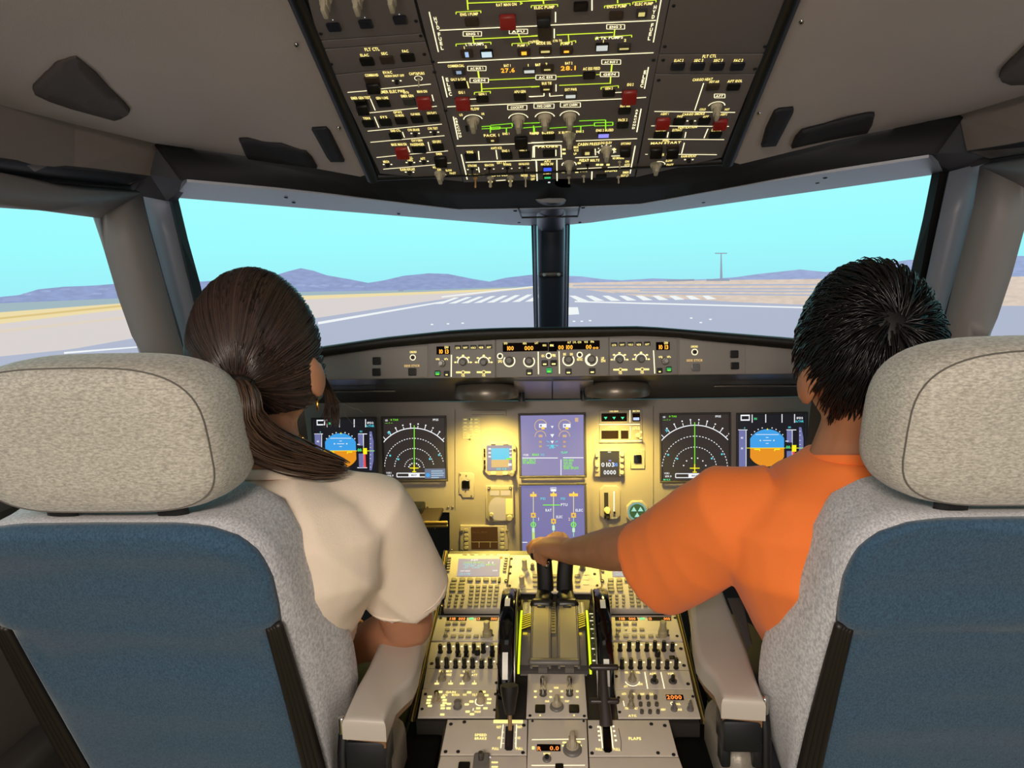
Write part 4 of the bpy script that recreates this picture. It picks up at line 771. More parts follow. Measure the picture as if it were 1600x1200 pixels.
for f, x, y, gl_ in ((K, 1288, 448, 0), (K, 1463, 345, 0), (K, 1562, 343, 0), (K, 1512, 428, 1), (R_, 40, 342, 0), (R_, 205, 440, 0), (R_, 475, 435, 0)):
    FC.btn(*f(x, y), 9.6, 9, .003, None, (.95, .85) if gl_ else None, glow('lit_green', '2fae62', .9)); FC.art.crect(*f(x, y+12), 5.2, 2.2, GRN2 if gl_ else LEG, .0036)
FC.line([K(1388, 215), K(1392, 470)], 1.5); FC.line([R_(98, 210), R_(103, 465)], 1.5)
FC.done()
# ================================================================== MAIN INSTRUMENT PANEL
MP = Panel('instrument_panel', 'grey main instrument panel under the glareshield', 'instrument panel', MAIN, (480, 628, 1280, 800), .0003, PANEL, poly=[(330, 626), (705, 628), (1024, 624), (1420, 618), (1430, 800), (1034, 801), (1034, 875), (702, 875), (702, 801), (330, 800)], back=.02)
MP.line([(711, 640), (711, 798)], .8, PANELD); MP.line([(1021, 634), (1021, 796)], .8, PANELD); MP.line([(737, 641), (791, 641), (791, 650)], .7, PANELD); MP.line([(737, 648), (789, 648)], .7, PANELD)
MP.put('screw', 'screw', 668, 793, 4, None, .002, PANELD); MP.put('screw', 'screw', 700, 793, 4, None, .002, STEEL); MP.put('screw', 'screw', 707, 793, 4, None, .002, STEEL); MP.put('screw', 'screw', 1027, 792, 4, None, .002, STEEL); MP.put('screw', 'screw', 1034, 792, 4, None, .002, STEEL); MP.put('screw', 'screw', 706, 860, 4, None, .002, STEEL); MP.put('screw', 'screw', 721, 861, 4, None, .002, STEEL); MP.done('panel_grooves')
def bez(P, rect, w=2.5, z=.006, m=None, name='bezel'):
    """frame of four bars around a screen"""
    m = m or PANELD; x0, y0, x1, y1 = rect; a = P.fr.uv(x0, (y0+y1)/2); b = P.fr.uv(x1, (y0+y1)/2); t = P.fr.uv((x0+x1)/2, y0); d = P.fr.uv((x0+x1)/2, y1); k = P.fr.sc(x0, y0)[0]*w
    bm = bmesh.new(); W_, H_ = b[0]-a[0], t[1]-d[1]; cx, cy = (a[0]+b[0])/2, (t[1]+d[1])/2
    add_box(bm, (cx, t[1]+k/2, z/2), (W_+2*k, k, z), k*.2, 1); add_box(bm, (cx, d[1]-k/2, z/2), (W_+2*k, k, z), k*.2, 1); add_box(bm, (a[0]-k/2, cy, z/2), (k, H_, z), k*.2, 1); add_box(bm, (b[0]+k/2, cy, z/2), (k, H_, z), k*.2, 1)
    return obj(name, bm_mesh(name, bm, 30), P.par, m)
def screen(label, cat, rect, face, name='display_unit', w=3, group=None):
    P = Panel(name, label, cat, MAIN, rect, .006, face, group, plate='screen'); bez(P, rect, w, .004); P.par = P.root
    x0, y0, x1, y1 = rect; P.q = lambda u, v: (x0+u*(x1-x0), y0+v*(y1-y0)); P.k = (x1-x0)
    return P
def pfd(label, rect):
    P = screen(label, 'display', rect, SCRB, group='flight displays'); q, k, a = P.q, P.k, P.art
    for x in (.21, .41, .65, .835): a.line([q(x, .0), q(x, .13)], 1.3, WHT)
    a.rect(*q(.04, .01), *q(.175, .10), WHT); a.rect(*q(.055, .03), *q(.16, .08), SCRB, .0003); a.text('SRS', *q(.26, .07), 3, GREEN, w=5); a.text('1FD2', *q(.91, .06), 3.2, WHT, w=11); a.text('A/THR', *q(.91, .11), 3.2, CYAN, w=13)
    c = q(.43, .51); cl = a.P(*c); r = .285*k*P.fr.sc(*c)[0]; hw = .25*k*P.fr.sc(*c)[0]
    up, dn = [], []
    for i in range(25):
        t = math.pi*i/24; x = max(-hw, min(hw, r*math.cos(t)*1.02)); up.append((cl[0]+x, cl[1]+r*math.sin(t)*.98)); dn.append((cl[0]+x, cl[1]-r*math.sin(t)))
    a.poly(up, SKYB); a.poly(dn[::-1], EARTH)
    a.line([q(.13, .515), q(.97, .515)], .9, YEL, .0003)
    for v, h in ((.31, .17), (.40, .06), (.355, .02), (.445, .02)): a.line([q(.43-h, v), q(.43+h, v)], .8, WHT, .0003)
    for x in (.33, .53): a.disc(*q(x, .40), 1.1, WHT, 8, dn=.0003)
    a.line([q(.24, .535), q(.32, .535), q(.32, .56)], 1.6, YEL, .0004); a.line([q(.62, .535), q(.54, .535), q(.54, .56)], 1.6, YEL, .0004); a.disc(*q(.435, .23), 1.8, YEL, 3, a0=90, a1=450, dn=.0004)
    for t in (40, 52, 64, 76, 104, 116, 128, 140): p = (q(.43, .51)[0]+.30*k*math.cos(math.radians(t)), q(.43, .51)[1]-.30*k*math.sin(math.radians(t))); a.disc(p[0], p[1], 1, WHT, 6, dn=.0003)
    a.rect(*q(.015, .24), *q(.115, .80), TAPE); a.line([q(.12, .24), q(.12, .8)], 1, WHT); a.line([q(.0, .24), q(.14, .24)], 1, WHT); a.text('40', *q(.06, .36), 3, WHT, dn=.0003); a.text('30', *q(.06, .52), 3, WHT, dn=.0003); a.text('0', *q(.1, .21), 2.5, CYAN)
    a.rect(*q(.72, .24), *q(.80, .79), TAPE); a.line([q(.80, .24), q(.80, .79)], 1.2, WHT); a.line([q(.715, .24), q(.86, .24)], 1.2, WHT); a.line([q(.70, .79), q(.86, .79)], 1.2, WHT); a.rect(*q(.80, .56), *q(.838, .79), REDL)
    a.text('100', *q(.76, .20), 2.6, CYAN); a.rect(*q(.695, .43), *q(.80, .56), SCRB, .0003); a.text('00', *q(.74, .50), 4.2, GREEN, w=6.5, dn=.0005); a.rect(*q(.795, .47), *q(.86, .57), YEL, .0004); a.line([q(.70, .41), q(.745, .41)], 1.2, WHT, .0005)
    a.poly([a.P(*q(x, v)) for x, v in ((.90, .20), (.935, .20), (.965, .36), (.965, .67), (.935, .83), (.90, .83))][::-1], TAPE); a.line([q(.90, .515), q(.98, .515)], 1, GREEN, .0003)
    for v in (.26, .32, .40, .46, .58, .64, .72, .78): a.line([q(.905, v), q(.925, v)], .7, WHT, .0003)
    P.done('symbols'); return P
def nd(label, rect, pop):
    P = screen(label, 'display', rect, SCRG, group='flight displays'); q, k, a = P.q, P.k, P.art; c = q(.4925, .812)
    a.arc(*c, .648*k, 40.5, 139.5, 1.4, WHT, n=40)
    for i in range(10):
        t = math.radians(45+i*10); r0, r1 = .648*k, (.71 if i % 2 else .69)*k
        a.line([(c[0]+r0*math.cos(t), c[1]-r0*math.sin(t)), (c[0]+r1*math.cos(t), c[1]-r1*math.sin(t))], 1.1, WHT); a.disc(c[0]+.72*k*math.cos(t), c[1]-.72*k*math.sin(t), 1.3, WHT, 6)
    a.arc(*c, .484*k, 2 if not pop else 12, 179, 1.2, WHT, 1, 64); a.arc(*c, .32*k, 10 if pop else 8, 179, 1.2, WHT, 1, 46)
    if pop: a.arc(*c, .158*k, 2, 179, 1.1, WHT, 1, 26)
    for i in range(7 if pop else 6):
        t = math.radians(15+i*(150/(6 if pop else 5))); rr = (.09 if pop else .17)*k; a.disc(c[0]+rr*math.cos(t), c[1]-rr*math.sin(t)*.9, 1.2, WHT, 6)
    a.line([q(.4925, .12), q(.4925, .84)], 1.2, GRN2, .0003); a.line([q(.42, .812), q(.565, .812)], 1.5, YEL, .0005); a.line([q(.492, .75), q(.492, .88)], 1.7, YEL, .0005); a.line([q(.46, .87), q(.525, .87)], 1.2, YEL, .0005)
    for x, v in ((.10, .61), (.235, .67), (.745, .665), (.895, .60)): a.disc(*q(x, v), 1.6, CYAN, 8)
    a.text('GS', *q(.04, .04), 2.6, WHT, w=4); a.text('0 TAS', *q(.17, .03), 2.6, GRN2, w=12); a.text('--- / --', *q(.08, .08), 2.4, GRN2, w=12); a.text('PPOS', *q(.84, .03), 3.2, WHT, w=9); a.text('10', *q(.08, .24), 4.5, CYAN, w=6, rot=.6)
    a.text('VOR1', *q(.08, .89), 2.8, WHT, w=8); a.text('109.9', *q(.10, .935), 2.8, WHT, w=11); a.text('M ILS', *q(.08, .985), 2.4, GREEN, w=11)
    if not pop: a.text('VOR2', *q(.91, .89), 2.8, WHT, w=9); a.text('109.9', *q(.89, .935), 2.8, WHT, w=11); a.text('M ILS', *q(.90, .985), 2.4, GREEN, w=11)
    x1 = .80
    for l_ in (((.21, .895), (x1, .895)), ((.21, .955), (x1, .955)), ((.21, .895), (.21, .955)), ((x1, .895), (x1, .955))): a.line([q(*l_[0]), q(*l_[1])], 1.3, WHT)
    a.rect(*q(.40, .90), *q(.58, .95), WHT, .0002); a.text('MAP', *q(.49, .925), 2.4, SCRG, w=9, dn=.0005)
    if pop:
        a.rect(*q(.665, .82), *q(1, .98), glow('popup', '6f7a94', .9), .0006); a.disc(*q(.715, .925), 3.4, SKYB, 14, dn=.0009)
        for i, w_ in enumerate((18, 20, 19, 12)): a.rect(q(.77, 0)[0], q(0, .85+i*.035)[1], q(.77, 0)[0]+w_, q(0, .868+i*.035)[1], glow('popup_text', 'a8c8dc', .9), .0009)
    P.done('symbols'); return P
pfd('left primary flight display with blue and orange horizon, partly behind the ponytail', (491, 655, 587, 751)); nd('left navigation display with dotted range arcs and a small grey pop-up box', (600, 653, 696, 749.5), True)
nd('right navigation display with dotted range arcs and no pop-up box', (1033.5, 647.5, 1139, 751), False); pfd('right primary flight display with blue and orange horizon beside the orange shirt', (1153, 647, 1259, 750))
# engine displays
M2 = lambda x, y: (800+x/5.332, 640+y/5.332)
EW = screen('upper engine display with a painted lilac wash of light, round gauges and green memo lines', 'display', (814, 648.5, 912.5, 743), SCRP, w=3.5, group='engine displays'); a = EW.art
TAN = glow('gauge_tan', 'd8b48a', .95)
for x in (240, 440):
    a.arc(*M2(x, 135), 9.6, 20 if x < 300 else 20, 230, 1.3, TAN); a.rect(*M2(x-15, 118), *M2(x+48, 150), glow('white', 'f4f6fa', 1)); a.rect(*M2(x-6, 126), *M2(x+8, 142), SCRP2, .0003); a.rect(*M2(x+6, 146), *M2(x+30, 164), AMB, .0003)
    a.arc(*M2(x-3, 222), 8.4, -5, 185, 1.3, TAN); a.rect(*M2(x-18, 210), *M2(x+15, 230), TAN)
    for y in (268, 305): a.rect(*M2(x-14, y-8), *M2(x+8, y+10), glow('tan_deep', 'c8a678', .95))
a.rect(*M2(525, 68), *M2(552, 102), TAN)
for x, y, s_, m_ in ((335, 143, 2.6, WHT), (335, 214, 3.6, WHT), (335, 268, 3, WHT), (335, 305, 4, CYAN)): a.disc(*M2(x, y), s_, m_, 3, a0=-90, a1=270)
for x0, y0, x1, y1 in ((288, 262, 312, 272), (362, 272, 384, 262), (288, 302, 312, 298), (362, 298, 384, 302)): a.line([M2(x0, y0), M2(x1, y1)], 1, CYAN)
a.text('FOB:', *M2(118, 378), 3, WHT, w=9); a.text('8060', *M2(197, 376), 3.4, GRN2, w=11); a.text('KG', *M2(256, 376), 3, CYAN, w=5); a.text('S F', *M2(335, 318), 2.6, CYAN, w=10); a.text('FLAP', *M2(436, 357), 3.2, GREEN, w=10)
a.line([M2(85, 403), M2(382, 403)], 1.3, WHT); a.line([M2(425, 401), M2(595, 401)], 1.3, WHT); a.line([M2(408, 415), M2(408, 548)], 1.3, WHT)
for t, x, y, w_ in (('SEAT BELTS', 143, 420, 21), ('NO SMOKING', 143, 442, 20)): a.text(t, *M2(x, y), 3.6, GRN2, w=w_)
for t, x, y, w_ in (('SPD BRK', 472, 422, 17), ('PARK BRK', 466, 446, 14), ('APU AVAIL', 465, 468, 14), ('GND SPLRS', 492, 487, 24)): a.text(t, *M2(x, y), 3.6, GRN2, w=w_)
EW.done('symbols')
SD = screen('lower system display with a painted lilac wash of light and three hydraulic columns behind the hand', 'display', (815, 758, 913.5, 864), SCRP2, w=3.5, group='engine displays'); a = SD.art
a.text('HYD', *M2(345, 655), 3.4, WHT, w=10); a.line([M2(318, 672), M2(372, 672)], 1, WHT); a.rect(*M2(325, 662), *M2(366, 682), WHT)
LT = glow('line_tan', 'e8dcb0', 1)
for x, tp, bx in ((178, 715, 880), (346, 712, 930), (513, 712, 880)):
    a.line([M2(x, 690), M2(x, bx)], 1.1, LT); a.rect(*M2(x-26 if x != 513 else x-36, tp-12), *M2(x+26 if x != 513 else x+36, tp+10), AMB); a.disc(*M2(x, 692), 2, YEL, 3, a0=90, a1=450); a.rect(*M2(x-20, bx-20), *M2(x+20, bx+20), glow('amber_box', 'f0c040', 1), .0003); a.rect(*M2(x-8, bx-8), *M2(x+6, bx+8), SCRP2, .0006)
    a.line([M2(x, bx+20), M2(x, 1060)], 1.3, glow('green_line', '9ad8b0', 1), .0002)
    if x != 346: a.arc(*M2(x, 958), 3.6, 0, 360, 1.4, GRN2, dn=.0006); a.rect(*M2(x-6, 952), *M2(x+6, 964), GRN2, .0006)
    a.rect(*M2(x-11, 985 if x != 346 else 965), *M2(x+11, 1020 if x != 346 else 1005), glow('pale_bar', 'c8ecc8', 1), .0006)
a.rect(*M2(168, 1020), *M2(190, 1092), glow('green_yellow', 'c0e070', 1), .0007)
a.line([M2(258, 795), M2(400, 795)], 1.4, GRN2, .0004); a.text('PTU', *M2(435, 792), 4, WHT, w=11, dn=.0004); a.text('RAT', *M2(305, 838), 4, WHT, w=10, dn=.0004); a.text('ELEC', *M2(395, 893), 4, WHT, w=10, dn=.0004); a.text('ELEC', *M2(560, 838), 4, WHT, w=12, dn=.0004); a.text('PSI', *M2(258, 742), 3.6, CYAN, w=8); a.text('PSI', *M2(425, 742), 3.6, CYAN, w=7); a.text('1', *M2(220, 912), 4.5, WHT); a.text('2', *M2(478, 912), 4.5, glow('peach', 'f0d0b0', 1)); a.line([M2(85, 1106), M2(128, 1106)], 1.2, WHT)
SD.done('symbols')
# gauges and panels left of the engine displays
M1 = lambda x, y: (700+x/6.486, 680+y/6.486)
def octo(f, x0, y0, x1, y1, c): return [f(x0+c, y0), f(x1-c, y0), f(x1, y0+c), f(x1, y1-c), f(x1-c, y1), f(x0+c, y1), f(x0, y1-c), f(x0, y0+c)]
PL = Panel('checklist_placard', 'small printed placard with table lines left of the standby display', 'placard', MAIN, (722, 652, 750, 686), .001, mat('placard', '9a9486', .5)); PL.line([(722, 668), (749, 668)], .8, LEGD); PL.line([(736, 653), (736, 684)], .8, LEGD)
for i in range(6):
    for j, x in enumerate((727, 736, 744)): PL.art.crect(x, 655.5+i*5.2, 5, 1.6, LEGD)
PL.put('screw', 'screw', 734, 655, 3, None, .002, STEEL); PL.put('screw', 'screw', 734, 686, 3, None, .002, STEEL); PL.done()
IS = Panel('standby_display', 'small square standby horizon display between the placard and the engine display', 'display', MAIN, (755, 689, 807, 743), .008, PANEL, poly=octo(M1, 355, 62, 690, 410, 55), plate='bezel'); a = IS.art
a.rect(*M1(392, 102), *M1(648, 358), glow('standby_bg', '9a92a8', .9)); a.rect(*M1(440, 132), *M1(620, 248), glow('standby_sky', '49c8ee', 1), .0004); a.rect(*M1(440, 248), *M1(620, 325), glow('standby_earth', 'e0b878', 1), .0004)
for y in (140, 180, 218): a.rect(*M1(410, y-8), *M1(436, y+6), WHT, .0004); a.rect(*M1(622, y-5), *M1(646, y+8), WHT, .0004)
a.rect(*M1(590, 232), *M1(650, 246), GRN2, .0006); a.text('1013', *M1(540, 342), 3.6, glow('cyan_soft', '66d8c8', 1), w=18, dn=.0005); a.rect(*M1(610, 285), *M1(645, 310), WHT, .0006)
for x in (460, 580): IS.put('button', 'push_button', *M1(x, 78), 7.5, 3.6, .003, BEIGE); IS.put('button', 'push_button', *M1(x, 385), 8, 4.5, .003, BEIGE)
for y in (155, 200, 270, 325): IS.put('button', 'push_button', *M1(372, y), 2.6, 6, .003, DKBTN)
IS.round(*M1(650, 385), 9, .016, GREYK); IS.put('screw', 'screw', *M1(672, 152), 4, None, .003, BLACK); IS.done('symbols')
SB = Panel('switch_plate', 'small notched plate with one black square button under the placard', 'switch plate', MAIN, (717, 739, 741, 778), .003, PANEL, poly=[M1(110, 380), M1(235, 380), M1(265, 400), M1(265, 635), M1(145, 635), M1(130, 600), M1(110, 600)]); SB.btn(*M1(182, 500), 12, 12.5, .003, GLOSSB); SB.text('ALTN', *M1(185, 447), 2.6, LEGD, w=13)
for p in ((125, 400), (185, 410), (178, 565), (235, 615)): SB.put('screw', 'screw', *M1(*p), 2.6, None, .0015, PANELD)
SB.done()
DD = Panel('radio_compass_indicator', 'round-cornered radio compass indicator, lilac reflection painted on its glass, below the standby display', 'gauge', MAIN, (759, 760, 803, 816), .009, PANEL, plate='bezel', poly=[M1(385, 515), M1(660, 515), M1(668, 830), M1(630, 882), M1(425, 882), M1(380, 840)]); a = DD.art; GLS = mat('gauge_glass_reflection', '8f8aa0', .15, coat=.5)  # lilac reflection on the glass is put into its colour
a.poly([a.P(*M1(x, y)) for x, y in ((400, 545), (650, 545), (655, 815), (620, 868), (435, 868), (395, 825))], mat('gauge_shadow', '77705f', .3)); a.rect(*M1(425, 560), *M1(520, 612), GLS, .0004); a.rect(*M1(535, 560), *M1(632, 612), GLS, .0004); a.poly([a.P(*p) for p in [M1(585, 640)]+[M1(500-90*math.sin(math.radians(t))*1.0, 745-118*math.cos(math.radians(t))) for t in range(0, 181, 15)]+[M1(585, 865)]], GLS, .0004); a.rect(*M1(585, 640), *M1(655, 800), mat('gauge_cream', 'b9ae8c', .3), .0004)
DD.put('screw', 'screw', *M1(415, 532), 5, None, .004, GREYK); DD.put('screw', 'screw', *M1(632, 530), 5, None, .004, GREYK); DD.put('smooth', 'rotary_knob', *M1(440, 800), 6, None, .008, KEY); DD.put('smooth', 'rotary_knob', *M1(625, 835), 9, None, .010, KEY); DD.done('gauge_face')
DC = Panel('message_display', 'brown message display with keys on both sides above the left keypad unit', 'display', MAIN, (719, 821, 793, 864), .008, PANEL, poly=[M1(125, 915), M1(595, 915), M1(612, 1185), M1(120, 1185)], plate='bezel'); a = DC.art
a.rect(*M1(235, 930), *M1(505, 1155), LCDBR); a.line([M1(240, 1082), M1(500, 1082)], .8, BEIGE); a.line([M1(315, 1085), M1(315, 1140)], .8, BEIGE); a.line([M1(427, 1085), M1(427, 1140)], .8, BEIGE); a.text('NO MESSAGE', *M1(322, 982), 2.4, mat('dim_text', '8a7050', .5), w=24)
for y in (962, 1012, 1052, 1100, 1140):
    DC.put('key', 'key', *M1(185, y), 6.4, 5.2, .004, KEY); DC.put('key', 'key', *M1(550, y), 6.4, 5.2, .004, KEY)
for p in ((140, 975), (600, 975), (140, 1165), (600, 1165)): DC.put('screw', 'screw', *M1(*p), 4.5, None, .003, STEEL)
DC.done('display_face')
# right of the engine displays
LG = Panel('gear_indicator', 'landing gear indicator plate with three green triangles and a toggle', 'gear panel', MAIN, (934, 640, 1005, 691), .003, PANEL, poly=[M2(730, 5), M2(1085, 0), M2(1090, 275), M2(725, 280)]); a = LG.art
a.rect(*M2(745, 30), *M2(957, 98), DISPG); a.rect(*M2(1003, 30), *M2(1066, 98), DISPG); a.rect(*M2(1010, 66), *M2(1060, 88), glow('lit_white_blue', 'b8c8ff', 1.2), .0004)
for x in (780, 850, 921): a.disc(*M2(x, 68), 3.2, glow('gear_green', '3fe0a0', 1.2), 3, a0=-90, a1=270, dn=.0004, ry=2.6)
a.rect(*M2(745, 175), *M2(887, 243), SMOKE); a.rect(*M2(907, 175), *M2(970, 243), SMOKE); LG.line([M2(725, 124), M2(1065, 122)], 1.3); LG.line([M2(983, 5), M2(983, 108)], 1.3); LG.line([M2(985, 140), M2(985, 240)], 1.2); LG.line([M2(735, 262), M2(1080, 260)], 1.3); LG.text('LDG GEAR', *M2(850, 14), 2.2, w=14); LG.text('AUTO BRK', *M2(842, 143), 2.8, w=13); LG.text('BRK FAN', *M2(1035, 12), 2.6, w=11); LG.text('A/SKID', *M2(1035, 150), 3.6, w=12); LG.text('N/W STRG', *M2(1035, 164), 2.6, w=12)
for x in (770, 842, 935): LG.text('LO', *M2(x, 165), 2.2, w=5)
LG.toggle(*M2(1050, 215), 8, .022, BEIGE); LG.art.crect(*M2(1072, 188), 4, 3, LEG); LG.art.crect(*M2(1072, 236), 4, 3, LEG); LG.done()
CK = Panel('clock', 'digital clock with dark blue screen reading 0103 over 0000', 'clock', MAIN, (930, 703, 977, 745), .009, PANEL, plate='bezel', poly=[M2(700, 350), M2(740, 332), M2(890, 332), M2(935, 358), M2(938, 560), M2(690, 560), M2(688, 400)]); a = CK.art
a.rect(*M2(733, 345), *M2(895, 557), glow('clock_blue', '161a34', .8)); a.text('0103', *M2(800, 458), 6.5, WHT, w=21, dn=.0004); a.text('D0', *M2(862, 458), 5.5, glow('blue_digit', '5a9bff', 1.2), w=7, dn=.0004); a.text('0000', *M2(816, 522), 6.5, WHT, w=20, dn=.0004); a.crect(*M2(812, 354), 5, 1.2, WHT, .0004); a.crect(*M2(816, 425), 4, 2, LAV, .0004)
for y in (372, 420, 470, 520): CK.put('smooth', 'push_button', *M2(915, y), 6, None, .008, BEIGE)
CK.put('smooth', 'push_button', *M2(708, 380), 5, None, .006, BEIGE); CK.put('smooth', 'push_button', *M2(708, 460), 6, None, .010, BEIGE); CK.put('smooth', 'push_button', *M2(708, 500), 6, None, .004, BEIGE); CK.done('symbols')
TB = Panel('switch_plate', 'plate with one black square button right of the clock', 'switch plate', MAIN, (985, 702, 1008, 733), .003, PANEL); TB.btn(*M2(1046, 410), 12, 12.5, .003, GLOSSB); TB.text('TERR ON ND', *M2(1045, 352), 2.6, w=14); TB.done()
GLV = Panel('landing_gear_lever', 'landing gear lever with a pale round knob low in its slot', 'gear lever', MAIN, (937, 759, 970, 812), .006, PANEL, poly=octo(M2, 732, 635, 903, 915, 32)); GLV.art.rect(*M2(768, 692), *M2(803, 890), BLACKM); GLV.line([M2(850, 680), M2(850, 860)], 1.6, LEGW); GLV.line([M2(842, 690), M2(858, 690)], 1, LEGW); GLV.text('DOWN', *M2(855, 902), 2.6, LEGD, w=8)
GLV.put('smooth', 'lever_arm', *M2(795, 885), 5, None, .03, BLACK); GLV.put('tall', 'lever_knob', *M2(793, 835), 10, None, .022, mat('lever_pale', 'cdbf86', .4)); GLV.put('button', 'lever_block', *M2(790, 885), 9, 6, .01, BLACK); GLV.put('smooth', 'index_peg', *M2(853, 855), 3.4, None, .006, BLACK); GLV.done()
BG = Panel('brake_pressure_gauge', 'round brake pressure gauge with pale cyan sectors above the forearm', 'gauge', MAIN, (979, 783, 1013, 818), .008, PANEL, plate='bezel', poly=octo(M2, 955, 762, 1132, 945, 45)); a = BG.art; a.disc(*M2(1043, 850), 15, glow('gauge_cyan', '86bcb4', .7), 28); a.disc(*M2(1043, 850), 12, mat('gauge_face', '2c4a44', .3), 28, dn=.0004)
for t in (90, 210, 330): a.disc(M2(1043, 850)[0]+6*math.cos(math.radians(t+60)), M2(1043, 850)[1]-6*math.sin(math.radians(t+60)), 5, glow('gauge_mark', 'a8e8d8', .9), 3, a0=t, a1=t+360, dn=.0008)
BG.done('gauge_face')
# printer and tray table below the left displays
pr_ = box_mesh('b', (0, 0, 0), (.075, .06, .042), .004); o = obj('printer', pr_, None, BLACK); o.location = W(640, 800, 1.84); tag(o, 'small black printer under the left navigation display', 'printer')
bm = bmesh.new(); add_box(bm, (0, -.031, .006), (.05, .004, .008), .001); obj('paper_slot', bm_mesh('slot', bm), o, STEEL)
tt = empty('tray_table', Matrix.Translation(W(640, 818, 1.72)), 'slide-out tray table with a ribbed gold edge beside the cream shirt', 'tray table'); q = obj('table_leaf', box_mesh('leaf', (-.06, .07, -.012), (.24, .14, .01), .003), tt, mat('tray_dark', '241a12', .5))
for i, z in enumerate((.002, -.006)): obj('edge_strip', tube_mesh('edge', [(-.18, 0, z), (.088, 0, z)], [.004, .004], 8), tt, mat('gold_trim', 'a3894a', .35, .6))
# ================================================================== CENTRE PEDESTAL
E = lambda x, y: (600+x/4, 780+y/4)
F = lambda x, y: (780+x/4, 780+y/4)
Q1 = lambda x, y: (690+x/8.274, 855+y/8.274)
Q2 = lambda x, y: (640+x/10, 950+y/10)
Q3 = lambda x, y: (640+x/6.667, 1060+y/6.667)
Q4 = lambda x, y: (860+x/6.154, 1060+y/6.154)
H = lambda x, y: (820+x/4, 900+y/4)
PP = mat('pedestal_paint', 'c9c0b4', .5, bump=.12, bscale=900, var=.04, vscale=15)
pd = empty('centre_pedestal', Matrix.Translation((0, 1.35, .3)), 'centre pedestal body between the seats carrying the control units', 'pedestal')
def pbox(name, y0, y1, half, fr, m, drop=.004):
    def z(y): return fr.O.z+(y-fr.O.y)*fr.V.z/fr.V.y-drop
    V = [(-half, y0, z(y0)), (half, y0, z(y0)), (half, y1, z(y1)), (-half, y1, z(y1)), (-half, y0, .02), (half, y0, .02), (half, y1, .02), (-half, y1, .02)]
    V = [(a, b-1.35, c-.3) for a, b, c in V]
    return obj(name, meshpy(name, V, [(0, 1, 2, 3), (4, 7, 6, 5), (0, 4, 5, 1), (1, 5, 6, 2), (2, 6, 7, 3), (3, 7, 4, 0)]), pd, m)
PB = mat('pedestal_body', '2a2622', .5)
pbox('front_body', 1.44, 1.612, .2335, PEDF, PB); pbox('rear_body', 1.166, 1.44, .2335, PEDR, PB); pbox('tail_body', .80, 1.166, .185, PEDR, PB)
SIDE = mat('side_trim_gold', '9b8448', .4, .3); SIDED = mat('side_trim_dark', '1a1512', .5)
for s in (-1, 1):
    for k, (dx, m_) in enumerate(((.2365, SIDED), (.2405, SIDE), (.2445, SIDED))):
        P = [(s*dx, 1.61-1.35, .672-.3), (s*dx, 1.44-1.35, .604-.3), (s*dx, 1.166-1.35, .5505-.3)]
        obj('side_strip', tube_mesh('ss', P, [(.0022, .004)]*3, 6, (0, 0, 1), False), pd, m_)
    bxm = box_mesh('side_pocket', (s*.214, 1.08-1.35, .44-.3), (.052, .15, .19), .008); obj('side_pocket', bxm, pd, mat('pocket_black_shade', '060606', .9, spec=.1))  # solid black box; shade inside the open pocket is put into its colour
